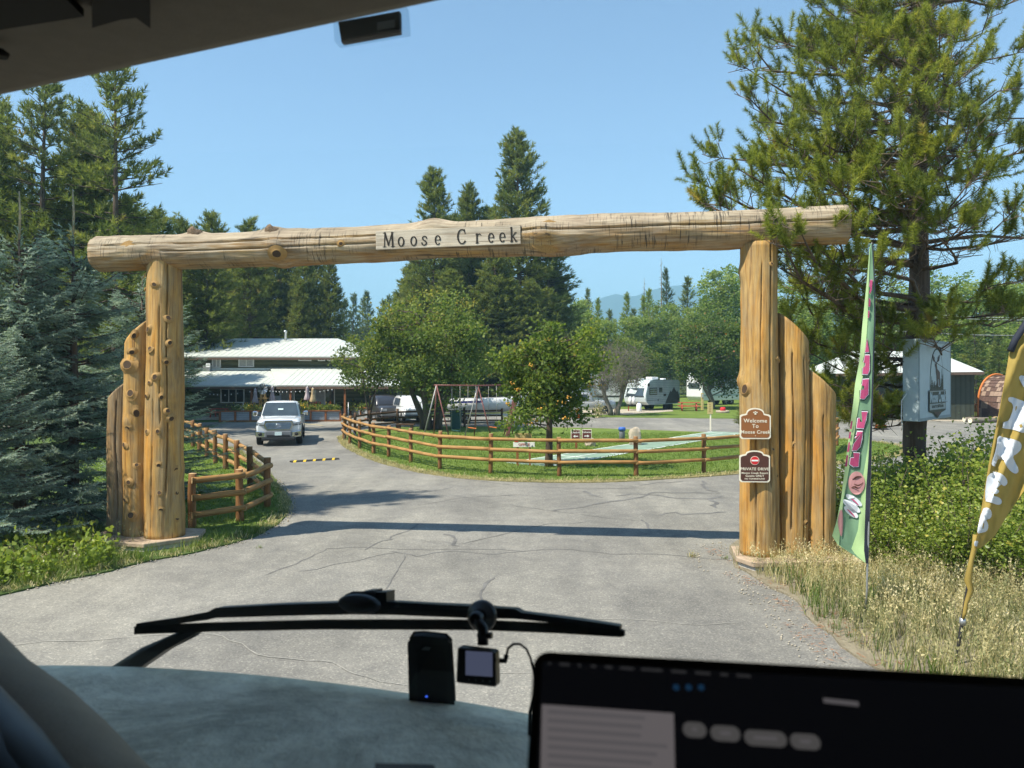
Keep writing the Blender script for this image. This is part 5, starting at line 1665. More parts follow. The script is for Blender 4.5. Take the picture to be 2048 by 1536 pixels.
tt_window(.55, 1.75, 1.42, 2.05, 3); tt_window(2.05, 2.55, 1.62, 2.05)
MB().box((.035, .42, 2.3), (.03, .28, .26)).build('vent', M['black_plastic'], tt)
MB().box((.035, 2.95, 1.38), (.03, .35, .18)).build('vent', M['black_plastic'], tt)
MB().box((.032, 1.45, .95), (.02, 2.6, .02)).build('trim_line', M['black_plastic'], tt)
MB().box((.034, 1.9, .95), (.03, .12, .14)).build('socket', M['black_plastic'], tt)
# front window
MB().hexa([(-2.05, -.04, 1.32), (-.25, -.04, 1.32), (-.25, .02, 1.32), (-2.05, .02, 1.32), (-2.05, .14, 2.02), (-.25, .14, 2.02), (-.25, .22, 2.02), (-2.05, .22, 2.02)]).build('front_window', M['car_glass'], tt)
MB().add([(-1.95, .005, 1.55), (-1.1, -.005, 1.50), (-.9, .05, 1.80), (-1.25, .06, 1.85), (-1.7, .09, 1.98)], [(0, 1, 2, 3, 4)]).build('painted_window_reflection', M['trailer_front'], tt)  # pale patch laid on the glass as a painted reflection
MB().box((-1.15, -.02, 1.29), (2.0, .06, .05)).build('window_ledge', M['black_plastic'], tt)
for x in (-1.0, -1.38):
    MB().lathe([(.05, 0), (.15, .05), (.15, .48), (.08, .58), (.08, .66)], (x, -.35, .62), 14).build('gas_bottle', M['white_trim'], tt)
MB().bar((-.5, .5, .5), (-1.15, -1.2, .48), .08, .1).build('drawbar', M['black_plastic'], tt)
MB().bar((-1.8, .5, .5), (-1.15, -1.2, .48), .08, .1).build('drawbar', M['black_plastic'], tt)
MB().box((-1.15, -.9, .24), (.07, .07, .48)).build('jack', M['red_wood'], tt)
for y in (3.35, 4.05): wheel(tt, -.14, y, .34, .22); wheel(tt, -Wt + .14, y, .34, .22)
MB().box((-1.1, 2.6, 2.87), (.7, 1.0, .24)).build('roof_air_conditioner', M['white_trim'], tt, bevel=.06)
MB().box((-1.3, 1.2, 2.82), (.4, .4, .12)).build('roof_vent', M['white_trim'], tt, bevel=.03)
MB().box((-1.0, 4.2, 2.80), (.4, .4, .12)).build('roof_vent', M['white_trim'], tt, bevel=.03)

def big_camper(label, loc, rz, L, Wd, h, cat, stripe=None):
    t = thing('motor_caravan', label, cat, loc, rz)
    pr = [(.25, .5), (0, .9), (.05, h - .5), (.5, h), (L, h), (L, .5)]
    MB().prism(pr, (-Wd / 2, 0, 0), UY, UZ, Wd).build('body', M['car_white'], t, bevel=.06)
    for k in range(3):
        y = 1.2 + (L - 2.2) * k / 2.5
        for s in (-1, 1):
            w = MB().box((s * (Wd / 2 + .01), y, h * .62), (.04, .95, .6)).build('window', M['black_plastic'], t, bevel=.015)
            MB().box((s * (Wd / 2 + .032), y, h * .62), (.008, .85, .5)).build('pane', M['car_glass'], w)
    for s in (-1, 1):
        MB().box((s * (Wd / 2 + .006), L / 2, 1.05), (.012, L * .92, .16)).build('stripe', stripe or M['car_dark'], t)
        for y in (L * .55, L * .68): wheel(t, s * (Wd / 2 - .14), y, .36, .24)
    MB().box((0, -.01, h * .6), (Wd * .7, .06, .55)).build('front_window', M['car_glass'], t)
    MB().box((0, L * .5, h + .14), (.7, 1.0, .26)).build('roof_air_conditioner', M['white_trim'], t, bevel=.05)
big_camper('white caravan almost hidden behind the bare grey tree', (XW(1108, 76), 76, 0), math.radians(-82), 6.6, 2.4, 3.25, 'caravan')
big_camper('white motor caravan partly hidden behind the dark maple', (XW(1388, 80), 80, 0), math.radians(-62), 6.0, 2.4, 3.4, 'caravan', M['cab_blue'])
# ------------------------------------------------------------------ signs, flags, play and garden things
# feather flag with ice cream print
FY = 10.4
flag = thing('feather_flag', 'tall pale green feather flag with pink lettering and ice cream print, by the gate post', 'flag', (XW(1733, FY), FY, 0))
def fdep(px, py):
    t = (py - 485) / 640.0
    u = (px - 1700) / 40.0
    return FY + .035 * math.sin(u * 3.2 + t * 2.0) + .05 * math.sin(t * 9) * .4 - .02 * u + .010 * math.sin(u * 9 - t * 14) + .006 * math.sin(t * 46 + u * 4)
def fp(px, py, off=0.0): return W(px, py, fdep(px, py) - off)
def interp(tab, y): return float(np.interp(y, [q[0] for q in tab], [q[1] for q in tab]))
LE = [(487, 1742), (491, 1739.6), (568, 1733), (646, 1725), (723, 1718.6), (768, 1710), (800, 1707), (844, 1701), (933, 1690), (999, 1682), (1043, 1673), (1072, 1664), (1090, 1676), (1106, 1701), (1124, 1727), (1126, 1731)]
FOLD = [(487, 1742.3), (491, 1740.6), (568, 1737.6), (646, 1735), (723, 1729), (768, 1724), (800, 1719), (844, 1712), (933, 1699), (999, 1687), (1043, 1682), (1090, 1678), (1100, 1692), (1126, 1731)]
RE = [(487, 1743.5), (493, 1744), (568, 1747.8), (646, 1748), (723, 1745), (800, 1742.5), (850, 1740.5), (900, 1738), (955, 1734), (977, 1732), (1100, 1728), (1126, 1731.5)]
SL = [(487, 1745), (493, 1746.5), (568, 1750.5), (646, 1751), (723, 1748), (800, 1746), (900, 1743), (955, 1741.5), (1050, 1739), (1126, 1736.5)]
def band(tabs, y0, y1, n, cols, off=0.0):
    mb = MB(); vs, fs = [], []
    a, b = tabs
    for i in range(n + 1):
        y = y0 + (y1 - y0) * i / n
        xa, xb = interp(a, y), interp(b, y)
        xb = max(xb, xa + .05)
        for j in range(cols + 1):
            vs.append(fp(xa + (xb - xa) * j / cols, y, off))
    for i in range(n):
        for j in range(cols):
            k = i * (cols + 1) + j
            fs.append((k, k + 1, k + cols + 2, k + cols + 1))
    return mb.add(vs, fs, 0, True)
cl = band((FOLD, RE), 487, 1126, 70, 8).build('cloth', M['flag_green'], flag, world=True)
band((LE, FOLD), 487, 1126, 70, 2, .012).build('folded_edge', M['flag_lime'], flag, world=True)
TR = [(800, 1742.5), (850, 1740), (900, 1735), (955, 1726), (1000, 1722), (1060, 1716), (1100, 1702), (1124, 1727), (1126, 1731)]
band((TR, RE), 850, 1125, 30, 3, .006).build('lime_corner', M['flag_lime'], flag, world=True)
band((RE, SL), 487, 1127, 50, 2, .008).build('sleeve', M['navy_sleeve'], flag, world=True)
pl = []
for y in (1236, 1180, 1130, 1000, 900, 800, 700, 600, 540, 500, 485):
    xx = interp(SL, y) - 1.5 if y < 1127 else 1735 - (y - 1127) * .02
    p = fp(xx, y, -.02)
    pl.append(p)
pl[0] = Vector((pl[1].x, FY + .02, -.05))
MB().tube(pl, [.014, .014, .014, .013, .012, .010, .009, .008, .007, .006, .005], 8).build('pole', M['steel'], flag, world=True)
def poly_print(pts, sc, ox, oy, mat, off, name, grow=1.0, par=None):
    if 'print' in name: pts = smooth_poly(pts, 2)
    c = (sum(p[0] for p in pts) / len(pts), sum(p[1] for p in pts) / len(pts))
    q = []
    for x, y in pts:
        dx, dy = x - c[0], y - c[1]
        L = math.hypot(dx, dy) or 1
        q.append((x + dx / L * grow, y + dy / L * grow))
    vs = [fp(ox + x / sc, oy + y / sc, off) for x, y in q]
    bm = bmesh.new()
    bm.faces.new([bm.verts.new(v - flag.location) for v in vs])
    bmesh.ops.triangulate(bm, faces=bm.faces)
    me = bpy.data.meshes.new(name); bm.to_mesh(me); bm.free()
    me.materials.append(mat)
    return mesh_ob(name, me, flag)
A_, B_ = (4.517, 1650, 800), (4.517, 1650, 480)
glyphs = [(A_, [(330, 108), (382, 108), (366, 180), (350, 255), (285, 250), (298, 165), (318, 165), (316, 195), (336, 198)]),
          (A_, [(290, 287), (340, 287), (330, 360), (318, 420), (285, 455), (245, 455), (262, 395), (298, 398), (303, 358), (272, 352)]),
          (A_, [(255, 478), (312, 482), (300, 600), (258, 600), (260, 585), (225, 578), (232, 525), (262, 522)]),
          (B_, [(340, 1262), (395, 1257), (390, 1390), (355, 1435), (318, 1430), (328, 1352), (352, 1350), (355, 1318), (334, 1318)]),
          (B_, [(362, 1042), (402, 1042), (400, 1170), (385, 1212), (340, 1208), (346, 1150), (362, 1140), (364, 1110), (350, 1112)]),
          (B_, [(380, 895), (398, 1010), (362, 1014)]),
          (B_, [(408, 362), (430, 362), (422, 450), (404, 490), (399, 470), (412, 430), (400, 420)]),
          (B_, [(396, 522), (411, 540), (408, 600), (393, 600)]), (B_, [(391, 640), (404, 640), (398, 700), (388, 700)])]
for (sc, ox, oy), pts in glyphs:
    big = 1 if (oy == 800 or pts[0][1] > 800) else .4
    poly_print(pts, sc, ox, oy, M['flag_black'], .018, 'letter_outline', 17 * big)
    poly_print(pts, sc, ox, oy, M['flag_white'], .024, 'letter_edge', 9 * big)
    poly_print(pts, sc, ox, oy, M['flag_pink'], .030, 'letter')
for pts in ([(237, 190), (250, 190), (240, 262), (224, 258)], [(222, 287), (236, 287), (228, 350), (212, 345)], [(212, 385), (226, 380), (218, 465), (198, 470)], [(195, 500), (210, 500), (200, 600), (180, 600)]):
    poly_print(pts, *A_, M['flag_pink'], .030, 'letter')
sc_ = [(285 + 74 * math.cos(a), 750 + 105 * math.sin(a)) for a in [i * math.pi / 10 for i in range(20)]]
poly_print(sc_, *A_, M['flag_scoop'], .020, 'scoop_print')
for k, (x0_, y0_, x1_, y1_, bow) in enumerate([(248, 715, 330, 690, 14), (262, 755, 345, 742, -16), (238, 790, 300, 800, 16)]):
    up_ = [(x0_ + (x1_ - x0_) * q / 6, y0_ + (y1_ - y0_) * q / 6 - bow * math.sin(math.pi * q / 6)) for q in range(7)]
    poly_print(up_ + [(x, y + 6 + 7 * math.sin(math.pi * n_ / 6)) for n_, (x, y) in list(enumerate(up_))[::-1]], *A_, M['sign_dark'], .024 + .001 * k, 'scoop_shadow_print')
for k, (x0_, y0_, w_, h_) in enumerate([(262, 905, 72, 42), (240, 958, 78, 46), (235, 1012, 62, 44)]):
    poly_print([(x0_ + w_ * math.cos(a) + .35 * h_ * math.sin(a), y0_ + h_ * math.sin(a) + .5 * w_ * math.cos(a)) for a in [i * math.pi / 7 for i in range(14)]], *A_, M['flag_white'], .020 + .001 * k, 'swirl_print')
    poly_print([(x0_ - w_ * .5, y0_ - 28), (x0_ + w_ * .1, y0_ + 2), (x0_ + w_ * .6, y0_ + 42), (x0_ + w_ * .55, y0_ + 50), (x0_, y0_ + 12), (x0_ - w_ * .55, y0_ - 20)], *A_, M['flag_pink'], .0265 + .001 * k, 'swirl_stripe_print')
poly_print([(138, 985), (160, 1000), (165, 1150), (150, 1250), (128, 1180), (112, 1090)], *A_, M['flag_scoop'], .020, 'cone_print')

# golden feather flag at the right edge
GY = 8.65
gold = thing('feather_flag', 'drooping golden feather flag with white drip lettering at the right edge', 'flag', (XW(1912, GY), GY, 0))
GL = [(600, 2072), (654, 2046), (699, 2021), (804, 2003), (932, 1978), (1000, 1967), (1064, 1955), (1096, 1949)]
GR = [(600, 2150), (700, 2150), (800, 2145), (900, 2110), (982, 2048), (1027, 2017), (1073, 1989), (1096, 1962)]
def gdep(px, py):
    u = (px - interp(GL, py)) / 60.0
    return GY + .05 * math.sin(u * 5.0 + py * .022) + .025 * math.sin(u * 13 + py * .045) + .05 * u + .008 * math.sin(u * 31 - py * .06)
def gpnt(px, py, off=0.0): return W(px, py, gdep(px, py) - off)
mb = MB(); vs, fs = [], []
nn, cc = 60, 22
for i in range(nn + 1):
    y = 600 + 496 * i / nn
    for j in range(cc + 1):
        vs.append(gpnt(interp(GL, y) + (interp(GR, y) - interp(GL, y)) * j / cc, y))
for i in range(nn):
    for j in range(cc):
        k = i * (cc + 1) + j
        fs.append((k, k + 1, k + cc + 2, k + cc + 1))
mb.add(vs, fs, 0, True).build('cloth', M['flag_gold'], gold, world=True)
tp = [W(x, y, GY - .02) for x, y in ((1953, 1070), (1949, 1096), (1943, 1120), (1936, 1160), (1942, 1180), (1933, 1205), (1930, 1225), (1926, 1238))]
MB().tube(tp, [.05, .04, .035, .055, .045, .03, .032, .02], 10, flat=.7).build('twisted_cloth', M['flag_gold'], gold, world=True)
slv = [W(interp(GL, y) + 2, y, GY + .02) for y in (1096, 1000, 932, 860, 804, 740, 700)]
MB().tube(slv, .016, 10).build('sleeve', M['flag_gold'], gold, world=True)
MB().tube([W(2021, 702, GY - .03), W(2030, 680, GY - .03), W(2050, 650, GY - .03), W(2085, 585, GY - .03)], .036, 10).build('sleeve_cap', M['navy_sleeve'], gold, world=True)
gb = Vector((XW(1911, GY), GY, -.05))
MB().tube([gb, W(1917, 1290, GY), W(1925, 1238, GY), W(1936, 1170, GY), W(1950, 1096, GY - .02)], .018, 8).build('pole', M['rubber_black'], gold, world=True)
MB().lathe([(.03, -.04), (.036, 0), (.03, .04)], W(1925, 1243, GY), 10).build('ground_clamp', M['steel'], gold, world=True)
def gpoly(pts, mat, off, name):
    bm = bmesh.new()
    q = []
    P = [(1440 + x / 2.648, 760 + y / 2.648) for x, y in pts]
    # resample and round the drip lettering, then lay it on the folds
    P = smooth_poly(P, 1)
    f = bm.faces.new([bm.verts.new((x, y, 0)) for x, y in P])
    bmesh.ops.triangulate(bm, faces=bm.faces)
    bmesh.ops.subdivide_edges(bm, edges=bm.edges, cuts=2, use_grid_fill=True)
    for v in bm.verts:
        x, y = v.co.x, v.co.y
        p = gpnt(x, y, off)
        if x < interp(GL, y) + 9: p.y = min(p.y, GY - .02)
        v.co = p - gold.location
    me = bpy.data.meshes.new(name); bm.to_mesh(me); bm.free(); me.materials.append(mat)
    for p in me.polygons: p.use_smooth = True
    mesh_ob(name, me, gold)
GLY = [[(352, 268), (345, 250), (360, 240), (400, 262), (440, 290), (440, 330), (400, 318), (370, 300)],
       [(298, 342), (312, 336), (345, 348), (400, 368), (440, 385), (440, 420), (405, 405), (392, 420), (378, 478), (372, 500), (330, 482), (268, 474), (261, 462), (266, 450), (290, 446), (303, 440), (322, 390), (318, 366), (300, 356)],
       [(242, 505), (262, 512), (300, 518), (345, 530), (358, 545), (357, 566), (340, 586), (318, 598), (330, 625), (346, 655), (342, 672), (326, 675), (300, 655), (283, 625), (274, 585), (300, 575), (310, 560), (296, 548), (272, 556), (258, 600), (243, 640), (222, 640), (213, 625), (232, 560)],
       [(206, 672), (240, 664), (275, 676), (295, 700), (296, 720), (282, 731), (265, 718), (248, 704), (240, 716), (238, 735), (252, 742), (262, 752), (250, 764), (236, 762), (234, 772), (255, 776), (272, 790), (270, 808), (252, 812), (222, 800), (188, 792), (194, 730)],
       [(186, 826), (212, 822), (226, 838), (228, 860), (216, 876), (206, 868), (200, 852), (194, 868), (206, 882), (214, 905), (206, 928), (182, 934), (162, 938), (168, 900), (178, 858)],
       [(150, 968), (170, 970), (168, 992), (150, 994)]]
for pts in GLY:
    gpoly([((1880 + x / 2.194 - 1440) * 2.648, (640 + y / 2.194 - 760) * 2.648) for x, y in pts], M['flag_white'], .012, 'letter')

# lodge sign cabinet on the pine trunk
sg = thing('sign_cabinet', 'pale blue-grey cabinet sign with stag emblem hung on the big pine trunk', 'sign', (7.925, 15.0, 2.36), math.atan2(.735, .685))
Ls, Ds, Hs = 2.33, .29, 1.62
MB().box((Ls / 2, Ds / 2, Hs / 2), (Ls, Ds, Hs)).build('cabinet', M['cab_blue'], sg, bevel=.012)
fr = MB()
for z in (.03, Hs - .03): fr.box((Ls / 2, -.006, z), (Ls, .016, .06))
for x in (.02, Ls - .02): fr.box((x, -.0065, Hs / 2), (.04, .015, Hs - .121))
fr.build('frame', M['cab_edge'], sg)
MB().box((Ls / 2, -.003, Hs / 2), (Ls - .081, .012, Hs - .121)).build('face', M['cab_face'], sg)
for k in range(3):
    MB().lathe([(.012, 0), (.008, .008)], (-.002, .045, .4 + k * .42), 6, M=Matrix.Rotation(-math.pi / 2, 3, 'Y')).build('screw', M['steel'], sg)
def sface(pts, mat, name, yo, w=None):
    o = MB().prism(pts, (0, -.010 - yo, 0), UX, UZ, .003).build(name, mat, sg)
    return o
cx = 1.23
ov = [(cx + .50 * math.cos(a), .60 + .86 * max(0, math.sin(a)) ** .75) for a in [math.pi * i / 24 for i in range(25)]]
sface(ov, M['logo_dark'], 'emblem_border', 0)
ov2 = [(cx + .475 * math.cos(a), .602 + .825 * max(0, math.sin(a)) ** .75) for a in [math.pi * i / 24 for i in range(25)]]
sface(ov2, M['cab_face'], 'emblem_field', .003)
# meadow and firs
sface([(cx - .47, .602), (cx + .47, .602), (cx + .47, .70), (cx + .2, .66), (cx - .1, .70), (cx - .3, .66), (cx - .46, .72)], M['logo_dark'], 'meadow', .006)
for k, (dx, hh) in enumerate([(-.40, .26), (-.33, .18), (-.24, .14), (.36, .42), (.43, .30), (.28, .22), (-.17, .16), (-.05, .11), (.05, .14)]):
    b_ = []
    for j in range(5):
        z = .63 + hh * j / 5; wd = .055 * (1 - j / 5)
        b_.append((z, wd))
    right = []
    for z, wd in b_: right += [(cx + dx + wd, z), (cx + dx + wd * .45, z + hh / 8)]
    left = [(2 * (cx + dx) - x, z) for x, z in right[::-1]]
    sface(right + [(cx + dx, .63 + hh)] + left, M['logo_dark'], 'fir', .0065 + .0004 * k)
# standing stag: body, neck, legs, antlers
stag = [(cx - .02, .68), (cx + .03, .68), (cx + .04, .82), (cx + .12, .83), (cx + .13, .68), (cx + .17, .68), (cx + .20, .86), (cx + .19, .96), (cx + .10, 1.00), (cx + .00, 1.03), (cx - .05, 1.12), (cx - .06, 1.17), (cx - .12, 1.15), (cx - .17, 1.11), (cx - .11, 1.06), (cx - .08, .96), (cx - .04, .88)]
sface(stag, M['logo_brown'], 'stag', .012)
an = MB()
for s, x0_ in ((-1, cx - .10), (1, cx - .06)):
    an.bar((x0_, -.023, 1.16), (x0_ + s * .17, -.023, 1.22), .002, .022, up=(0, 0, 1))
    an.bar((x0_ + s * .17, -.023, 1.22), (x0_ + s * .24, -.023, 1.33), .022, .002, up=(0, 1, 0))
    for q, hgt in ((.08, .09), (.14, .12), (.19, .10)):
        an.bar((x0_ + s * q, -.023, 1.19), (x0_ + s * (q + .03), -.023, 1.19 + hgt), .018, .002, up=(0, 1, 0))
an.build('antlers', M['logo_brown'], sg)
def band_s(z0, z1, w, mat, name, yo): sface([(cx - w, z0), (cx + w, z0), (cx + w, z1), (cx - w, z1)], mat, name, yo)
sface([(cx - .62, .60), (cx + .62, .60), (cx + .62, .17), (cx + .30, .13), (cx, .02), (cx - .30, .13), (cx - .62, .17)], M['logo_dark'], 'banner', .016)
sface([(cx - .60, .585), (cx + .60, .585), (cx + .60, .565), (cx - .60, .565)], M['logo_grey'], 'banner_line', .020)
sface([(cx - .58, .325), (cx + .58, .325), (cx + .58, .20), (cx - .58, .20)], M['logo_grey'], 'banner_strip', .020)
sface([(cx - .30, .155), (cx + .30, .155), (cx, .055)], M['logo_brown'], 'shield', .021)
Rf = face_R((0, -1, 0))
text_mesh('Moose Creek', 'lettering', M['cab_face'], sg, (cx, -.034, .445), Rf, .30, .001, .010, .98, squash=.70)
text_mesh('RESORT & CAMPGROUND', 'small_lettering', M['logo_dark'], sg, (cx, -.034, .262), Rf, .072, .001, .002, 1.0)
MB().tube([(-.02, .2, .55), (-.18, .25, .42), (-.22, .25, .1), (-.16, .25, -.1), (-.02, .3, -.18)], .008, 6).build('cable', M['white_trim'], sg)

# small signs on the island
def board_sign(label, px, Y, boards, post_mat, px_post, pw=.09, zpost=None, name='direction_sign'):
    t = thing(name, label, 'sign', (XW(px, Y), Y, 0))
    for (x0, x1, y0, y1, mat, edge, lines, fin) in boards:
        a, b = W(x0, y1, Y), W(x1, y0, Y)
        c = Vector(((a.x + b.x) / 2, Y, (a.z + b.z) / 2)) - t.location
        w, h = b.x - a.x, b.z - a.z
        bo = MB().box((c.x, -.055, c.z), (w, .018, h)).build('sign_board', edge or mat, t, bevel=.004)
        if edge: MB().box((c.x, -.066, c.z), (w - .05, .006, h - .05)).build('face', mat, bo)
        for txt, dz, size, tm in lines:
            text_mesh(txt, 'lettering', tm, bo, (c.x, -.0705, c.z + dz * h), Rf, size, .0012, size * .02, 1.0)
        if fin:
            zz, s = c.z - .20 * h, fin
            L_ = w * .26
            am = MB()
            am.prism([(-L_, -.018), (L_ * .2, -.018), (L_ * .2, -.06), (L_, 0), (L_ * .2, .06), (L_ * .2, .018), (-L_, .018)] if s > 0 else [(L_, .018), (-L_ * .2, .018), (-L_ * .2, .06), (-L_, 0), (-L_ * .2, -.06), (-L_ * .2, -.018), (L_, -.018)], (c.x, -.0695, zz), UX, UZ, .004)
            am.build('arrow', M['sign_white'], bo)
    ztop = zpost if zpost is not None else 1.0
    for p_ in (px_post if isinstance(px_post, (list, tuple)) else [px_post]):
        MB().box((XW(p_, Y) - t.location.x, 0, ztop / 2 - .05), (pw, pw, ztop + .1)).build('post', post_mat, t, bevel=.006)
    return t
board_sign('brown twin direction board reading Check-In and Deliveries with white arrows', 1162, 33.4,
           [(1141.5, 1160.5, 859, 878, M['sign_maroon'], M['sign_cream'], [('Check-In', .20, .105, M['sign_white'])], -1),
            (1163.5, 1183, 858.5, 877.5, M['sign_maroon'], M['sign_cream'], [('Deliveries', .20, .092, M['sign_white'])], 1)], M['brown_wood'], 1152.5, .10, .86)
MB().bar((-.45, -.02, .60), (.45, -.02, .60), .03, .05).build('cross_rail', M['brown_wood'], [o for o in COL.objects if o.name.startswith('direction_sign') and o.parent is None][-1])
board_sign('white board with faded red lettering OFFICE hanging between the fence rails', 1048, 27.2,
           [(1026.5, 1069.3, 884.3, 893.8, M['sign_white'], None, [('OFFICE', 0, .125, M['sign_pink'])], 0)], M['brown_wood'], [1036, 1060], .05, .78, 'office_sign')
osn = [o for o in COL.objects if o.name.startswith('office_sign') and o.parent is None][-1]
MB().box((-.27, -.069, .84 + .06), (.13, .006, .025)).build('red_dash', M['sign_red'], osn)
board_sign('small yellowed carved wooden board standing just above the office board', 1046, 27.7,
           [(1029.5, 1063.5, 871.5, 878, M['sign_yellow'], None, [('- - - - - - - -', 0, .09, M['brown_wood'])], 0), (1030, 1063, 866, 871.2, M['sign_yellow'], None, [('- - - - - -', 0, .09, M['brown_wood'])], 0)], M['brown_wood'], [1034, 1059], .05, 1.1, 'carved_sign')
board_sign('narrow yellow sign board on a pale post at the lawn edge', 1420, 44.5,
           [(1414.2, 1425.4, 804.5, 828, M['sign_yellow'], None, [], 0)], M['sign_cream'], 1421, .07, 1.3, 'lawn_sign')
ls = [o for o in COL.objects if o.name.startswith('lawn_sign') and o.parent is None][-1]
zc0 = W(1420, 816, 44.5).z
for k in range(5):
    MB().box((-.02, -.068, zc0 + .20 - .1 * k), (.07, .006, .035)).build('faded_mark', M['brown_wood'], ls)
p = G(1152, 898)

t = thing('utility_pedestal', 'grey pedestal post with bright blue cap on the island lawn', 'post', (XW(1244, 36.5), 36.5, 0))
MB().lathe([(.14, -.05), (.14, .62), (.13, .64)], (0, 0, 0), 14).build('post', M['grey_plastic'], t)
MB().lathe([(.175, .60), (.175, .70), (.14, .76)], (0, 0, 0), 14).build('cap', M['blue_cap'], t)

def boulder(label, px, Y, w, h, seed, dep=.6):
    rng = random.Random(seed)
    bm = bmesh.new()
    bmesh.ops.create_icosphere(bm, subdivisions=3, radius=1)
    for v in bm.verts:
        n = v.co.normalized()
        q = max(abs(n.x), abs(n.y), abs(n.z)) ** -.55
        k = q * (1 + .16 * mnoise.noise(n * 1.6 + Vector((seed, 0, 0))) + .05 * mnoise.noise(n * 5 + Vector((seed, 3, 0))))
        tap = 1 - .14 * (n.z > 0) * n.z
        v.co = Vector((n.x * k * w / 2 * tap, n.y * k * dep / 2, n.z * k * h * .55 + h * .42))
    me = bpy.data.meshes.new('boulder'); bm.to_mesh(me); bm.free(); me.materials.append(M['stone'])
    o = mesh_ob('boulder', me, None, (XW(px, Y), Y, 0))
    tag(o, label, 'rock')
boulder('upright pale boulder on the lawn right of the blue capped post', 1270, 35.2, .58, .86, 3)
boulder('low pale boulder under the deliveries board', 1180.5, 34.6, .46, .42, 8)

# swing set
Y1, Y2 = 38.0, 42.0
sw = thing('swing_set', 'old red and grey pipe swing set on the shaded lawn', 'swing set', (XW(900, 39), 39, 0))
tops = [Vector((XW(873, 38.0), 38.0, 2.72)), Vector((XW(956, 39.2), 39.2, 2.68)), Vector((XW(1034, 40.2), 40.2, 2.70))]
MB().tube([tops[0] + Vector((-.12, 0, 0)), tops[1], tops[2] + Vector((.12, 0, 0))], .04, 10).build('top_bar', M['swing_red'], sw, world=True)
for i, p in enumerate(tops):
    for s, mt in ((-1, M['swing_grey']), (1, M['swing_red'])):
        MB().tube([p, Vector((p.x + s * .72, p.y - .1 - .35 * s, -.05))], .032, 8).build('leg', mt if i != 2 else M['swing_red'], sw, world=True)
    MB().tube([p, Vector((p.x - .25, p.y + 1.0, -.05))], .03, 8).build('leg', M['swing_red'], sw, world=True)
for i, (px, Y, zz, mt) in enumerate([(944, 39.0, .50, M['orange_plastic']), (985, 39.6, .50, M['orange_plastic']), (912, 38.5, .40, M['green_plastic'])]):
    x = XW(px, Y)
    st = MB().hexa([(x - .22, Y - .1, zz + .05), (x + .22, Y - .1, zz - .02), (x + .22, Y + .1, zz - .02), (x - .22, Y + .1, zz + .05), (x - .22, Y - .1, zz + .09), (x + .22, Y - .1, zz + .03), (x + .22, Y + .1, zz + .03), (x - .22, Y + .1, zz + .09)]).build('swing_seat', mt, sw, world=True, bevel=.015)
    for s in (-1, 1):
        MB().tube([(x + s * .22, Y, zz + .06), (x + s * .20, Y, 2.68)], .010, 5).build('chain', M['swing_grey'], sw, world=True)
MB().hexa([(XW(1010, 40), 39.6, .0), (XW(1018, 40), 39.6, .0), (XW(1018, 40), 40.0, .0), (XW(1010, 40), 40.0, .0), (XW(1032, 40), 39.6, 2.5), (XW(1040, 40), 39.6, 2.5), (XW(1040, 40), 40.0, 2.5), (XW(1032, 40), 40.0, 2.5)]).build('slide', M['swing_red'], sw, world=True, bevel=.02)
t = thing('stone_bench', 'small dark bench under the big shade tree beside the back fence', 'bench', (XW(811, 43.0), 43.0, 0))
MB().box((0, 0, .45), (1.0, .4, .08)).build('seat', M['shaded_rail'], t, bevel=.01)
for s in (-1, 1): MB().box((s * .35, 0, .2), (.14, .34, .42)).build('leg', M['shaded_rail'], t, bevel=.01)
t = thing('waste_bin', 'dark green plastic bin standing by the big shade tree', 'bin', (XW(912, 45.6), 45.6, 0))
MB().hexa([(-.28, -.28, 0), (.28, -.28, 0), (.28, .28, 0), (-.28, .28, 0), (-.33, -.33, 1.0), (.33, -.33, 1.0), (.33, .33, 1.0), (-.33, .33, 1.0)]).build('tub', M['green_plastic'], t, bevel=.02)
MB().box((0, 0, 1.05), (.70, .70, .08)).build('lid', M['green_plastic'], t, bevel=.02)
t = thing('sign_stand', 'folding white metal stand at the far end of the island fence', 'stand', (XW(690, 37.4), 37.4, 0))
for a_, b_ in (((-.1, 0, .0), (.16, 0, .8)), ((.7, 0, .05), (.16, 0, .8)), ((.2, .5, .0), (.16, 0, .8))):
    MB().tube([a_, b_], .018, 6).build('leg', M['steel'], t)
MB().tube([(.16, 0, .75), (.16, 0, 1.9)], .018, 6).build('mast', M['steel'], t)

# speed bump and wheel stops
def bump_strip(label, A, B, n, h=.055, w=.30, name='speed_bump', grp=None, stripe=.45):
    d = (B - A); L = d.length; d.normalize(); sd = Vector((-d.y, d.x, 0))
    t = thing(name, label, 'speed bump' if name == 'speed_bump' else 'wheel stop', A, group=grp)
    pr = [(-w / 2, 0), (-w / 2 + .06, h * .75), (-w / 6, h), (w / 6, h), (w / 2 - .06, h * .75), (w / 2, 0)]
    MB().prism(pr, A, sd, UZ, L).build('rubber_strip', M['rubber_black'], t, world=True)
    o = t.children[0]
    # prism runs along sd x z; make sure it follows d
    cen = sum((Vector(v.co) for v in o.data.vertices), Vector()) / len(o.data.vertices)
    if cen.dot(d) < 0:
        for v in o.data.vertices: v.co = v.co - 2 * d * v.co.dot(d)
    for k in range(n):
        p = A + d * (L * (k + .5) / n)
        q = [(x * 1.0, z + .004) for x, z in pr]; stripe_ = stripe * .62
        vs = []
        for sgn in (-1, 1):
            vs += [p + d * (sgn * L / n * stripe_ / 2 + x * .55) + sd * x + UZ * z for x, z in q]
        MB().add(vs, [(i, i + 1, 7 + i, 6 + i) for i in range(5)]).build('yellow_band', M['bump_yellow'], t, world=True)
bump_strip('black rubber speed bump with slanted yellow bands across the drive', G(581, 924.5, 0), G(677, 918.5, 0), 5)
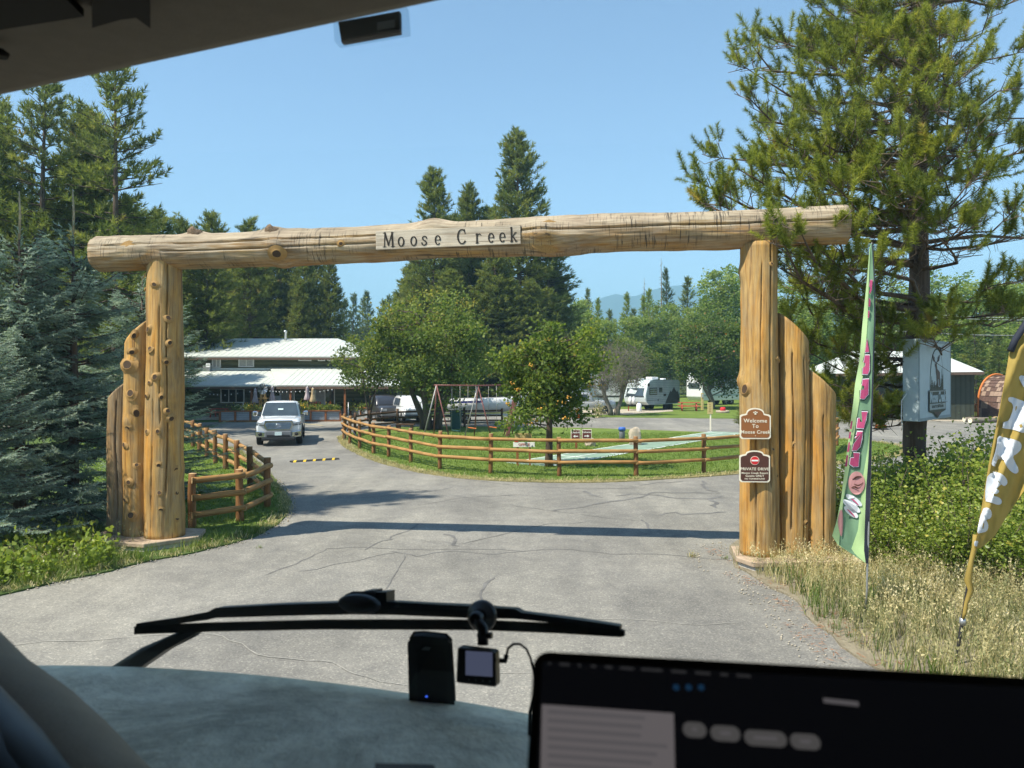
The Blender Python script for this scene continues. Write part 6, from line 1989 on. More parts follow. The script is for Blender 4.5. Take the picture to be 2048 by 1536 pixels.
bump_strip('black and yellow wheel stop by the planter wall behind the pickup', G(620, 843, 0), G(669, 842.5, 0), 4, .11, .18, 'wheel_stop', None, .5)
bump_strip('black and yellow wheel stop beyond the far end of the island fence', G(742, 836, 0), G(792, 834.5, 0), 4, .11, .18, 'wheel_stop', None, .5)

# traffic cone and drum
t = thing('traffic_cone', 'small orange traffic cone at the camp road edge beside the berry tree', 'cone', (XW(1156, 57.0), 57.0, 0))
MB().box((0, 0, .025), (.40, .40, .05)).build('base', M['cone_orange'], t, bevel=.01)
MB().lathe([(.15, .05), (.06, .45), (.035, .70), (.02, .71)], (0, 0, 0), 16).build('cone', M['cone_orange'], t)
MB().lathe([(.105, .30), (.075, .44)], (0, 0, 0), 16).build('collar', M['reflective'], t)
t = thing('traffic_drum', 'orange and white striped traffic drum behind the green flag', 'drum', (XW(1761.5, 45.4), 45.4, 0))
MB().lathe([(.32, .05), (.30, .30), (.285, .55), (.27, .80), (.25, 1.02), (.22, 1.08), (.10, 1.10)], (0, 0, 0), 20).build('barrel', M['cone_orange'], t)
for z0_, r_ in ((.28, .304), (.50, .292), (.72, .279)):
    MB().lathe([(r_ + .006, z0_), (r_ - .001, z0_ + .11)], (0, 0, 0), 20).build('stripe', M['reflective'], t)
MB().lathe([(.42, 0), (.42, .06), (.33, .09)], (0, 0, 0), 20).build('base', M['rubber_black'], t)
MB().box((0, 0, 1.14), (.20, .04, .08)).build('handle', M['cone_orange'], t, bevel=.01)

picnic_table('red painted picnic table on grass beside the grey travel trailer', (XW(1378, 67.5), 67.5, 0), -.12, 1.0)
t = thing('camp_post', 'pale yellow service post beside the red picnic table', 'post', (XW(1404.5, 69), 69, 0))
MB().box((0, 0, .75), (.22, .16, 1.6)).build('post', M['sign_yellow'], t, bevel=.02)
MB().box((0, -.10, 1.3), (.16, .06, .3)).build('meter_box', M['galv_pipe'], t, bevel=.01)
t = thing('fire_ring', 'round fire ring with red can on the camp lawn', 'fire ring', (XW(1445, 64.2), 64.2, 0))
MB().lathe([(.55, 0), (.55, .22), (.48, .22), (.48, .02)], (0, 0, 0), 20).build('ring', M['stone'], t)
MB().lathe([(.22, .1), (.24, .42), (.16, .5)], (-.05, -.3, 0), 12).build('red_can', M['sign_red'], t)
# spool table legs near boat: white water jug by the trailer drawbar
t = thing('water_jug', 'white plastic water jug on gravel by the trailer drawbar', 'jug', (XW(1278, 65.8), 65.8, 0.03))
MB().lathe([(.20, 0), (.22, .05), (.22, .62), (.12, .72), (.06, .74)], (0, 0, 0), 14).build('tank', M['white_trim'], t)
MB().lathe([(.06, .74), (.06, .80)], (0, 0, 0), 10).build('lid', M['blue_cap'], t)

# power lines at the right
for i, (y0_, y1_, lab) in enumerate([(624, 628, 'topmost thin power line crossing the trees at the right'), (629, 632, 'second power line just under the topmost one at the right'), (662, 661, 'lowest power line crossing the trees at the right')]):
    A = W(1790, y0_, 40 + i); B = W(2260, y1_, 40 + i)
    pts = [A.lerp(B, k / 12) - UZ * (.25 * math.sin(math.pi * k / 12)) for k in range(13)]
    ob = MB().tube([p for p in pts], .011, 5).build('power_line', M['wire'])
    tag(ob, lab, 'cable')
# ------------------------------------------------------------------ trees
def conifer_meshes(seed, h, r, base=0.12, whorl=0.42, per=5, mat='conifer', bark='bark', shape=0.75, tuft_n=11, needle=.30, nw=.055, lift=(-12, 35), irr=.35, dens=1.0, trunk_r=None, tip_up=.25, sub=0.30):
    rng = np.random.default_rng(seed)
    tr = trunk_r or h * .011 + .05
    lean = rng.normal(size=2) * .02 * h
    def tp(z): return np.array([lean[0] * (z / h) ** 2, lean[1] * (z / h) ** 2, z])
    mb = MB()
    zs = [-.2] + [h * k / 9 for k in range(1, 10)]
    mb.tube([tuple(tp(z)) for z in zs], [max(.02, tr * (1 - .93 * max(0, z) / h)) for z in zs], 8)
    P0, P1, R0 = [], [], []
    pos, dirs, tint = [], [], []
    z = h * base
    while z < h * .985:
        u = (z / h - base) / (1 - base)
        w = min(1.0, (u + .12) / .25) ** .6 * (1 - u) ** shape
        for k in range(per):
            if rng.random() < .12: continue
            zz = z + rng.normal() * whorl * .3
            az = rng.random() * 6.283
            L = max(.25, r * w * (1 - irr * rng.random() ** 1.3) * rng.uniform(.85, 1.12))
            el = math.radians(lift[0] + (lift[1] - lift[0]) * u + rng.normal() * 7)
            d = np.array([math.cos(az) * math.cos(el), math.sin(az) * math.cos(el), math.sin(el)])
            b0 = tp(min(zz, h))
            bt = rng.normal() * .13
            P0.append(b0); P1.append(b0 + d * L * .9); R0.append(max(.012, tr * .22 * (1 - u * .6)))
            lat = np.array([-math.sin(az), math.cos(az), 0])
            n = max(2, int(L / sub * dens * 2.2))
            for i in range(n):
                t = .22 + .78 * (i + rng.random()) / n if L > .8 else rng.uniform(.1, 1)
                side = rng.uniform(-1, 1) * L * .30 * math.sin(math.pi * min(1, t ** .9 * .92))
                p = b0 + d * L * t + lat * side + np.array([0, 0, tip_up * L * t * t * .3 + rng.normal() * .05 * L])
                pos.append(p)
                dirs.append(d * .8 + lat * np.sign(side) * .45 + np.array([0, 0, .35 + tip_up]) + rng.normal(size=3) * .25)
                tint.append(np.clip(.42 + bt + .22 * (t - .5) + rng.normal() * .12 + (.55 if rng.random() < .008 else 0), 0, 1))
        z += whorl * (1 - .45 * u)
    # top shoot
    for i in range(6):
        pos.append(tp(h * (1 - .012 * i))); dirs.append(np.array([0, 0, 1.]) + rng.normal(size=3) * .3); tint.append(.5)
    pos, dirs, tint = np.array(pos), np.array(dirs), np.array(tint)
    parts = []
    grp = rng.integers(0, 3, len(pos))
    for g in range(3):
        tv, tf = tuft(rng, tuft_n, needle * .8, needle, nw)
        s = grp == g
        parts.append(inst(tv, tf, pos[s], frames(dirs[s], rng), rng.uniform(.7, 1.25, s.sum()), tint[s]))
    V, F, T = join_np(parts)
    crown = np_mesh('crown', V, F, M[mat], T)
    mt = mb.build('trunk', M[bark])
    tm = mt.data
    bpy.data.objects.remove(mt)
    V, F = sticks(P0, P1, R0, np.array(R0) * .3)
    br = np_mesh('branches', V, F, M['twig_dark'])
    return tm, br, crown

def plant_tree(name, label, cat, meshes, loc, s=1.0, rz=0.0, group=None, sz=None):
    t = thing(name, label, cat, loc, rz, group)
    sz = sz or s
    names = ('trunk', 'branches', 'crown')
    for nm, me in zip(names, meshes):
        share(None, nm, t, (0, 0, 0), (0, 0, 0), (s, s, sz), me=me)
    return t

LODGE = [conifer_meshes(100 + i, 16.0, 2.9, base=.06 + .03 * i, shape=.44, irr=.58, tip_up=.6, per=7, whorl=.42, needle=.27, nw=.05, tuft_n=13) for i in range(3)]
OPEN = [conifer_meshes(110 + i, 16.0, 3.0, base=.16, shape=.40, irr=.72, tip_up=.75, per=4, whorl=.46, needle=.25, nw=.046, tuft_n=14, dens=1.15, lift=(-18, 30)) for i in range(2)]
TALL = [conifer_meshes(120 + i, 26.0, 5.2, base=.05, shape=.55, irr=.48, tip_up=.40, per=7, whorl=.52, needle=.42, nw=.085, tuft_n=11, sub=.42) for i in range(3)]
FAR = [conifer_meshes(140 + i, 18.0, 3.3, base=.08, shape=.75, irr=.4, tip_up=.4, per=5, whorl=.6, needle=.5, nw=.11, tuft_n=8, sub=.6, mat='conifer_dark' if i == 1 else 'conifer') for i in range(3)]
LARCH = [conifer_meshes(160 + i, 18.0, 3.0, base=.06, shape=.80, irr=.45, tip_up=.2, per=6, whorl=.6, needle=.42, nw=.09, tuft_n=9, sub=.5, mat='larch', bark='bark_grey', lift=(0, 40)) for i in range(2)]

def hgt(ytop, Y): return EYE + (HZ - ytop) / FPX * Y
rt = random.Random(4)
def con(kind, px, ytop, Y, H0, label, group=None, wide=1.0, name='pine_tree'):
    me = kind[rt.randrange(len(kind))]
    h = hgt(ytop, Y)
    sz = h / H0
    return plant_tree(name, label, 'tree', me, (XW(px, Y), Y, 0), sz * wide if wide else sz, rt.uniform(0, 6.28), group, sz)

# tall pines at the left
con(OPEN, 232, 112, 40, 16, 'tall ragged lodgepole pine left of the gate with open branches against the sky', wide=1.08)
con(OPEN, 78, 150, 42, 16, 'tall full lodgepole pine at the left under the dark roof edge', wide=1.15)
for px, yt, Y in ((-10, 185, 43), (150, 210, 45), (30, 270, 47), (200, 235, 46)):
    con(LODGE, px, yt, Y, 16, {-10: 'lodgepole pine cut off by the left edge behind the tall pines', 150: 'lodgepole pine standing in the gap between the two tall left pines', 30: 'lodgepole pine behind the left one of the two tall pines', 200: 'lodgepole pine close behind the ragged tall pine, left of its trunk'}[px], 'pines crowded behind the left gate post', 1.15)
for px, yt, Y in ((10, 360, 50), (95, 390, 51), (165, 380, 52), (250, 400, 50), (300, 430, 54)):
    con(LODGE, px, yt, Y, 16, 'lower dark pine at the foot of the left pines, ' + {10: 'hard against the left edge', 95: 'second from the left edge', 165: 'right behind the spruce leader tips', 250: 'just left of the crossbeam end', 300: 'over the left crossbeam end'}[px], 'lower pines behind the left gate post', 1.5)
for px, yt, Y, lab in ((328, 424, 62, 'small pine showing over the left end of the crossbeam, right of the tall pine'), (366, 436, 66, 'short bushy pine tip peeping over the crossbeam near its dark knot'), (408, 424, 64, 'pale rounded pine top just above the dark top knot of the crossbeam'), (500, 446, 72, 'pine tip barely showing above the crossbeam between its two top knots')):
    con(LODGE, px, yt, Y, 16, lab, wide=1.25)
for px, yt, Y in ((435, 470, 80), (462, 478, 84), (492, 470, 79), (522, 484, 85), (548, 472, 80), (578, 478, 83), (606, 490, 80), (636, 505, 84), (662, 520, 81), (450, 540, 76), (600, 560, 77), (400, 480, 78), (360, 500, 80)):
    con(TALL, px, yt, Y, 26, 'dark tall pine in the row behind the white roofed lodge', 'dark pines behind the lodge', 1.0)
for i, px in enumerate((684, 704, 722, 741, 760, 778, 796, 812)):
    con(FAR, px, (600, 590, 598, 585, 602, 592, 584, 600)[i], 128 + 5 * (i % 3), 18, 'small hazy pine far beyond the right end of the lodge', 'hazy pines beyond the lodge', 1.0)
# the three big conifers in the middle
con(TALL, 1040, 262, 76, 26, 'tallest pine of the middle group rising well above the crossbeam', wide=1.12)
con(TALL, 869, 338, 74, 26, 'dark pointed conifer, left of the three tall middle trees above the crossbeam', wide=1.05)
con(TALL, 938, 366, 79, 26, 'shorter pine between the two tallest middle trees above the crossbeam', wide=.95)
for px, yt, Y in ((905, 430, 82), (975, 420, 82), (1092, 452, 80), (1118, 540, 82), (818, 560, 80), (835, 520, 78), (1000, 500, 72), (905, 540, 70), (1060, 560, 72), (960, 560, 71)):
    con(TALL, px, yt, Y, 26, 'pine filling in beneath the tall middle conifers behind the shade tree', 'pines clustered below the tall middle conifers', 1.5)
# lighter trees to the right of the middle
for px, yt, Y in ((1196, 598, 118), (1246, 588, 120), (1286, 594, 116), (1302, 580, 122), (1410, 592, 118), (1232, 640, 108)):
    con(LARCH, px, yt, Y, 18, 'bright yellow-green larch beyond the caravan, under the far mountains', 'yellow green larches beyond the camp', 1.0, 'larch_tree')
con(FAR, 1178, 580, 128, 18, 'thin dark spire of a spruce just left of the blue mountains', wide=.7, name='spruce_tree')
con(FAR, 1376, 558, 112, 18, 'dark dense pine right of the bare snag under the crossbeam', wide=1.0)
con(FAR, 1338, 540, 116, 18, 'thin half-bare pine just right of the tall dead snag', wide=.75)
for px, yt, Y in ((1150, 610, 130), (1215, 622, 134), (1265, 620, 132), (1322, 612, 130), (1355, 610, 128), (1395, 600, 130), (1465, 590, 125)):
    con(FAR, px, yt, Y, 18, 'dark conifer mixed into the far wood under the mountains', 'dark conifers in the far wood', 1.1)
for px, yt, Y, lab in ((1952, 640, 66, 'blue-green spruce directly right of the lodge sign behind the cabin'), (1998, 668, 68, 'smaller blue-green spruce between the sign spruce and the golden flag')):
    con(FAR, px, yt, Y, 18, lab, wide=1.5, name='spruce_tree')

def snag(label, px, ytop, Y, seed):
    h = hgt(ytop, Y)
    rng = np.random.default_rng(seed)
    t = thing('dead_tree', label, 'tree', (XW(px, Y), Y, 0))
    MB().tube([(0, 0, -.2), (.1, 0, h * .5), (.05, .1, h)], [.22, .14, .02], 7).build('trunk', M['twig_grey'], t)
    z = rng.uniform(h * .35, h * .97, 70)
    az = rng.random(70) * 6.283
    L = rng.uniform(.5, 1.8, 70) * (1.15 - z / h)
    P0 = np.stack([.05 + 0 * z, 0 * z, z], 1)
    P1 = P0 + np.stack([np.cos(az) * L, np.sin(az) * L, L * rng.uniform(-.5, .3, 70)], 1)
    V, F = sticks(P0, P1, .035, .012)
    mesh_ob('branches', np_mesh('branches', V, F, M['twig_grey']), t)
snag('tall bare dead snag against the sky beneath the crossbeam', 1322, 515, 117, 1)
snag('shorter bare dead snag left of the tallest snag', 1288, 556, 119, 2)

def broad_meshes(seed, h, crown_z, rx, rz, nclump, nleaf, leaf, mat, trunk_r=.18, stems=1, clump=(.10, .2), bark='bark_grey', flat=.75, limb_r=.05, droop=.0, hollow=.45, tip_bias=0.0, twigs=0, spread=.5, lobe=.22):
    """trunk(s), limbs to every leaf clump, and leaves in clumps through the crown"""
    rng = np.random.default_rng(seed)
    c0 = np.array([0, 0, crown_z])
    cl = []
    while len(cl) < nclump:
        q = rng.normal(size=3); q /= np.linalg.norm(q)
        rr = hollow + (1 - hollow) * rng.random() ** .6
        lobes = 1 + lobe * mnoise.noise((q[0] * 1.7 + seed, q[1] * 1.7, q[2] * 1.7)) * 2
        cl.append(c0 + q * np.array([rx, rx, rz]) * rr * lobes)
    cl = np.array(cl)
    mb = MB()
    bases, tips = [], []
    for s in range(stems):
        a = s * 2.4 + rng.random()
        off = np.array([math.cos(a), math.sin(a), 0]) * (trunk_r * 1.1 if stems > 1 else 0)
        top = c0 + np.array([math.cos(a) * rx * spread * (stems > 1), math.sin(a) * rx * spread * (stems > 1), -rz * .15])
        pts = [off + np.array([0, 0, -.15]), off * 1.05 + np.array([0, 0, h * .08]), off * 1.1 + (top - off) * .45 + rng.normal(size=3) * .06 * rx, top, top + np.array([rng.normal() * .1 * rx, rng.normal() * .1 * rx, rz * .7])]
        r0 = trunk_r / math.sqrt(stems) * 1.1
        mb.tube([tuple(p) for p in pts], [r0 * 1.25, r0, r0 * .75, r0 * .45, .02], 9)
        for k in range(1, len(pts) - 1):
            for f in np.linspace(0, 1, 6): tips.append(pts[k] + (pts[k + 1] - pts[k]) * f)
    tips = np.array(tips)
    tips = tips[tips[:, 2] > h * .12]
    P0, P1, R0, R1 = [], [], [], []
    for p in cl:
        cand = tips[tips[:, 2] < p[2] + .1 * rz]
        if len(cand) == 0: cand = tips
        j = cand[np.argmin(np.linalg.norm(cand - p, axis=1) + rng.random(len(cand)) * .15 * rx)]
        mid = (j + p) / 2 + rng.normal(size=3) * .06 * rx + np.array([0, 0, .05 * rz])
        P0 += [j, mid]; P1 += [mid, p]; R0 += [limb_r, limb_r * .6]; R1 += [limb_r * .6, limb_r * .2]
    pos, dirs, tint = [], [], []
    for i, p in enumerate(cl):
        cr = rng.uniform(*clump) * rx * 2
        k = int(nleaf / nclump * rng.uniform(.6, 1.4))
        o = rng.normal(size=(k, 3)) * np.array([cr, cr, cr * flat]) * .55
        bt = rng.normal() * .13
        pos.append(p + o)
        d = o / (np.linalg.norm(o, axis=1, keepdims=True) + 1e-6) * .7 + rng.normal(size=(k, 3)) * .6 + np.array([0, 0, .25 - droop])
        dirs.append(d)
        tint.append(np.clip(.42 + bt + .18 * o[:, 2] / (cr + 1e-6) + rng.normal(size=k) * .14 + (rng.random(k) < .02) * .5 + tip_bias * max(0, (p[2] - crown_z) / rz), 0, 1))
        if twigs:
            for _ in range(twigs):
                q = p + rng.normal(size=3) * cr * .8
                P0.append(p); P1.append(q); R0.append(limb_r * .25); R1.append(limb_r * .12)
    pos, dirs, tint = np.concatenate(pos), np.concatenate(dirs), np.concatenate(tint)
    V, F, T = inst(LEAF_V, LEAF_F, pos, frames(dirs, rng), rng.uniform(.65, 1.3, len(pos)) * leaf, tint)
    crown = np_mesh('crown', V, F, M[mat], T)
    ob = mb.build('trunk', M[bark]); tm = ob.data; bpy.data.objects.remove(ob)
    V, F = sticks(P0, P1, np.array(R0), np.array(R1), 5)
    return tm, np_mesh('branches', V, F, M[bark]), crown

ASPEN = [broad_meshes(200 + i, 18, 10.5, 2.6, 7.2, 120, 9000, .30, 'aspen', .16, clump=(.10, .17), limb_r=.04) for i in range(3)]
for px, yt, Y, w in ((1440, 528, 102, 1.15), (1474, 545, 108, 1.2), (1160, 586, 120, .9), (1135, 612, 104, 1.1), (1175, 618, 100, 1.1), (1214, 628, 104, 1.0), (1262, 622, 102, 1.1), (1300, 610, 104, 1.0), (1342, 602, 106, 1.1), (1384, 606, 102, 1.1), (1420, 592, 104, 1.1)):
    h = hgt(yt, Y)
    plant_tree('aspen_tree', 'pale leafy aspen in the loose wood beyond the camp site', 'tree', ASPEN[rt.randrange(3)], (XW(px, Y), Y, 0), h / 18 * w * 1.1, rt.uniform(0, 6), 'aspens beyond the camp site', h / 18)
for px, yt, Y, w in ((1575, 560, 84, 1.2), (1625, 590, 80, 1.2), (1680, 570, 86, 1.3), (1740, 585, 82, 1.3), (1790, 560, 88, 1.3), (1850, 548, 84, 1.3), (1905, 560, 86, 1.3), (1960, 545, 90, 1.3), (2020, 550, 86, 1.3), (2080, 540, 88, 1.3), (1545, 610, 90, 1.2), (1880, 600, 76, 1.2), (2040, 610, 76, 1.3)):
    h = hgt(yt, Y)
    plant_tree('aspen_tree', 'mid green leafy tree in the tall wood behind the foreground pine and cabin', 'tree', ASPEN[rt.randrange(3)], (XW(px, Y), Y, 0), h / 18 * w * 1.25, rt.uniform(0, 6), 'leafy trees behind the cabin', h / 18)

# named broadleaf trees
mes = broad_meshes(310, 8.0, 4.9, 3.3, 3.0, 170, 26000, .17, 'broad', .42, stems=5, clump=(.07, .13), bark='bark', limb_r=.05, tip_bias=.26, spread=.42, lobe=.36)
plant_tree('shade_tree', 'big spreading many-stemmed shade tree beside the swing set', 'tree', mes, (XW(862, 45), 45, 0), 1.0, .4)
mes = broad_meshes(311, 6.0, 3.4, 2.0, 1.6, 60, 6500, .15, 'broad', .10, stems=3, clump=(.09, .15), bark='bark', limb_r=.03)
plant_tree('shade_tree', 'smaller loose leafy tree in front of the lodge roof, left of the big shade tree', 'tree', mes, (XW(738, 47.5), 47.5, .5), 1.0, 1.2)
rw = broad_meshes(326, 5.0, 3.42, 1.9, 1.62, 105, 15500, .125, 'rowan', .125, stems=1, clump=(.07, .13), bark='bark', limb_r=.028, flat=.8, droop=.45, twigs=3, hollow=.12, lobe=.48)
rowan = plant_tree('rowan_tree', 'young rowan tree with orange berry clusters just inside the island fence', 'tree', rw, (XW(1098, 26.9), 26.9, 0), 1.0, .8)
rng = np.random.default_rng(9)
bp = []
for _ in range(20):
    q = rng.normal(size=3); q /= np.linalg.norm(q)
    if q[1] > .4: q[1] = -q[1]
    c = np.array([0, 0, 3.1]) + q * np.array([1.75, 1.75, 1.7]) * rng.uniform(.75, 1.08)
    for _ in range(7): bp.append(c + rng.normal(size=3) * np.array([.065, .065, .035]))
ov = np.array([(1, 0, 0), (-1, 0, 0), (0, 1, 0), (0, -1, 0), (0, 0, 1), (0, 0, -1)], float)
of = np.array([(0, 2, 4), (2, 1, 4), (1, 3, 4), (3, 0, 4), (2, 0, 5), (1, 2, 5), (3, 1, 5), (0, 3, 5)])
bp = np.array(bp)
V, F, T = inst(ov, of, bp, np.broadcast_to(np.eye(3), (len(bp), 3, 3)), rng.uniform(.022, .038, len(bp)), rng.random(len(bp)))
o = mesh_ob('berries', np_mesh('berries', V, F, M['berry'], smooth=True), rowan); o['kind'] = 'stuff'
mes = broad_meshes(330, 8.0, 5.0, 3.6, 3.2, 150, 22000, .20, 'maple', .2, stems=2, clump=(.08, .14), bark='bark_grey', limb_r=.04)
plant_tree('maple_tree', 'dark leafy maple with a few red leaves left of the right gate post', 'tree', mes, (XW(1428, 71), 71, 0), 1.05, 1.0)
mes = broad_meshes(331, 7.0, 4.2, 2.6, 2.4, 70, 9000, .18, 'broad', .15, stems=2, clump=(.09, .15), limb_r=.04)
plant_tree('leafy_tree', 'green bushy tree behind the grey trailer, right of the bare grey tree', 'tree', mes, (XW(1262, 77), 77, 0), 1.0, 2.0)
plant_tree('leafy_tree', 'green bushy tree behind the bare grey tree at its left', 'tree', mes, (XW(1198, 80), 80, 0), 1.05, 4.0)
# nearly bare crab apple
cm = broad_meshes(340, 5.6, 3.6, 2.7, 2.0, 110, 2600, .10, 'broad', .28, stems=4, clump=(.08, .14), bark='twig_grey', limb_r=.035, twigs=22, hollow=.4, spread=.45)
plant_tree('bare_tree', 'nearly leafless grey crab apple with thin twigs beside the camp road', 'tree', cm, (XW(1228, 60.2), 60.2, 0), 1.0, .6)
t = thing('dry_weed', 'tall dried weed clump at the road edge left of the bare grey tree', 'plant', (XW(1198, 57.4), 57.4, 0))
rng = np.random.default_rng(12)
V, F, T = leaf_clump(rng, 300, (.22, .22, .3), .12)
mesh_ob('leaves', np_mesh('leaves', V + np.array([0, 0, .5]), F, M['grass_dry'], T), t)
MB().tube([(0, 0, -.05), (0, 0, .6)], .015, 5).build('stem', M['twig'], t)
for px, Y, s, lab in ((1489, 47, 1.0, 'small young pine beside the right gate post, beyond the fence'),):
    con(LODGE, px, 800, Y, 16, lab, wide=2.6)

# the far wood closing the view
rng = np.random.default_rng(21)
parts = []
tv, tf = [], []
nlev, seg = 9, 9
base_v, base_f = LARCH[0], None
n = 260
X = rng.uniform(-170, 210, n); Yt = rng.uniform(165, 230, n)
for i in range(n):
    h = rng.uniform(10, 15.5) * Yt[i] / 190; r = h * rng.uniform(.13, .2)
    k = 110
    u = rng.random(k) ** .8
    a = rng.random(k) * 6.283
    rr = r * (1 - u) ** .8 * rng.uniform(.5, 1.1, k) + .1
    p = np.stack([X[i] + np.cos(a) * rr, Yt[i] + np.sin(a) * rr, u * h], 1)
    d = np.stack([np.cos(a), np.sin(a), .6 + 0 * a], 1)
    parts.append(inst(LEAF_V, LEAF_F, p, frames(d, rng), rng.uniform(1.0, 2.0, k), np.clip(rng.normal(.45, .18) + rng.normal(size=k) * .12, 0, 1)))
V, F, T = join_np(parts)
o = mesh_ob('far_wood', np_mesh('far_wood', V, F, M['conifer'], T))
tag(o, 'far-off dark wood closing the view below the mountains', 'wood', kind='stuff')

# ------------------------------------------------------------------ the big pine on the right
def big_pine():
    rng = np.random.default_rng(55)
    base = np.array([8.58, 16.4, 0.0])
    t = thing('pine_tree', 'big foreground pine with tufted needles carrying the lodge sign on its trunk', 'tree', tuple(base))
    tpts = [(0, 0, -.2), (.02, 0, .3), (.0, 0, 1.8), (.03, .02, 3.6), (.12, .02, 5.2), (.10, .05, 7.5), (.25, .1, 9.8), (.2, .1, 12.5), (.3, .1, 14.5)]
    trd = [.30, .245, .225, .215, .20, .17, .13, .08, .02]
    mb = MB()
    fine, fr_ = [], []
    zz = np.linspace(-.2, 14.5, 60)
    for z in zz:
        fine.append(Vector((np.interp(z, [p[2] for p in tpts], [p[0] for p in tpts]), np.interp(z, [p[2] for p in tpts], [p[1] for p in tpts]), z)))
        fr_.append(float(np.interp(z, [p[2] for p in tpts], trd)) * (1 + .06 * mnoise.noise((0, 0, z * 2))))
    mb.tube(fine, fr_, 22)
    for i, v in enumerate(mb.v):
        v = Vector(v)
        c = Vector((np.interp(v.z, [p[2] for p in tpts], [p[0] for p in tpts]), np.interp(v.z, [p[2] for p in tpts], [p[1] for p in tpts]), v.z))
        d = v - c
        k = 1 + .09 * mnoise.noise((v.x * 9, v.y * 9, v.z * 3)) + .05 * mnoise.noise((v.x * 22, v.y * 22, v.z * 9))
        mb.v[i] = tuple(c + d * k)
    mb.build('trunk', M['bark'], t)
    def tp(z): return np.array([np.interp(z, [p[2] for p in tpts], [p[0] for p in tpts]), np.interp(z, [p[2] for p in tpts], [p[1] for p in tpts]), z])
    T0 = [(1394, 362, 15.2), (1402, 405, 14.8), (1480, 128, 15.6), (1500, 86, 16), (1532, 75, 16.4), (1640, 8, 16.4), (1492, 190, 15.6), (1560, 285, 15), (1532, 300, 15.6), (1590, 330, 14.6), (1470, 335, 14.8), (1440, 410, 14.5),
          (1570, 492, 12.7), (1600, 462, 12.6), (1672, 452, 12.9), (1640, 500, 13.2),
          (1572, 640, 15.2), (1590, 565, 15.2), (1620, 705, 15.6), (1700, 625, 14.6), (1640, 590, 14.8), (1730, 670, 15), (1680, 700, 15.4), (1660, 540, 14.4),
          (2040, 95, 15.6), (2060, 300, 15.0), (2000, 250, 14.2), (2030, 420, 14.2), (2055, 560, 14.8), (1990, 600, 14.8), (1905, 620, 14.6), (2110, 200, 15.6), (2120, 450, 15.6), (2080, 620, 15.6),
          (1800, 250, 13.2), (1750, 330, 13.4), (1900, 200, 13.4), (1850, 400, 13.2), (1700, 280, 14.2), (1760, 190, 14.2), (1950, 350, 13.6), (1680, 380, 13.8), (1880, 60, 14.2), (1965, 120, 14.2), (1750, 90, 14.6), (1650, 765, 15.2), (1722, 800, 15.3), (1785, 745, 15.6), (1690, 840, 15.5), (1600, 770, 15.8), (1760, 850, 15.6),
          (1862, 668, 14.5), (1620, 410, 14), (1550, 390, 14.6), (1700, 170, 15), (1650, 230, 15), (1820, 130, 14), (1930, 440, 13.6), (1610, 200, 15.4), (1980, 20, 15), (1720, 20, 15.4), (1850, 20, 14.8), (1830, 180, 14), (1870, 300, 13.8), (1810, 60, 14.5), (1790, 380, 13.6), (1890, 120, 14.2), (1700, 100, 15), (1660, 130, 15.2), (1940, 240, 14), (2020, 180, 15), (1850, -30, 15), (1780, -20, 15.2), (1760, 270, 13.8), (1640, 300, 14.6), (1600, 260, 15)]
    tg = [np.array(W(*q)) - base for q in T0]
    for _ in range(34):                       # limbs on the far side
        az = rng.uniform(.1, 3.04); z = rng.uniform(5.2, 13.8)
        L = rng.uniform(2.2, 4.6) * (1 - .45 * max(0, (z - 8) / 6))
        tg.append(tp(z) + np.array([math.cos(az) * L, math.sin(az) * L, .12 * L]))
    for _ in range(26):                       # crown above the frame
        az = rng.uniform(0, 6.28); z = rng.uniform(10.5, 14.3)
        L = rng.uniform(.6, 1.0) * max(.5, 3.4 * (15 - z) / 4.5)
        tg.append(tp(z) + np.array([math.cos(az) * L, math.sin(az) * L, .3 * L]))
    P0, P1, R0, R1 = [], [], [], []
    pos, dirs, tint = [], [], []
    lm = MB()
    for p in tg:
        D = math.hypot(p[0] - .1, p[1])
        za = float(np.clip(p[2] - .16 * D + rng.normal() * .15, 2.6, 14.0))
        a = tp(za)
        m1 = a + (p - a) * .4 + np.array([rng.normal() * .25, rng.normal() * .25, -.06 * D + rng.normal() * .12])
        m2 = a + (p - a) * .75 + np.array([rng.normal() * .22, rng.normal() * .22, -.06 * D + rng.normal() * .12])
        L = np.linalg.norm(p - a)
        r0 = .014 + .0105 * L
        path = [a, a + (m1 - a) * .5 + rng.normal(size=3) * .05, m1, (m1 + m2) / 2 + rng.normal(size=3) * .05, m2, p]
        lm.tube([tuple(q) for q in path], [r0, r0 * .85, r0 * .65, r0 * .5, r0 * .38, .008], 7)
        path = np.array(path)
        cum = np.linspace(0, 1, len(path))
        def at(s): return np.array([np.interp(s, cum, path[:, k]) for k in range(3)])
        d = (p - a) / L
        lat = np.cross(d, [0, 0, 1.]); lat /= np.linalg.norm(lat)
        bt = rng.normal() * .10
        n = int(5 + L * 3.0)
        ncl = max(2, int(1.4 + L * .75))
        cc = np.sort(.42 + .58 * (np.arange(ncl) + rng.uniform(.25, .9, ncl)) / ncl)
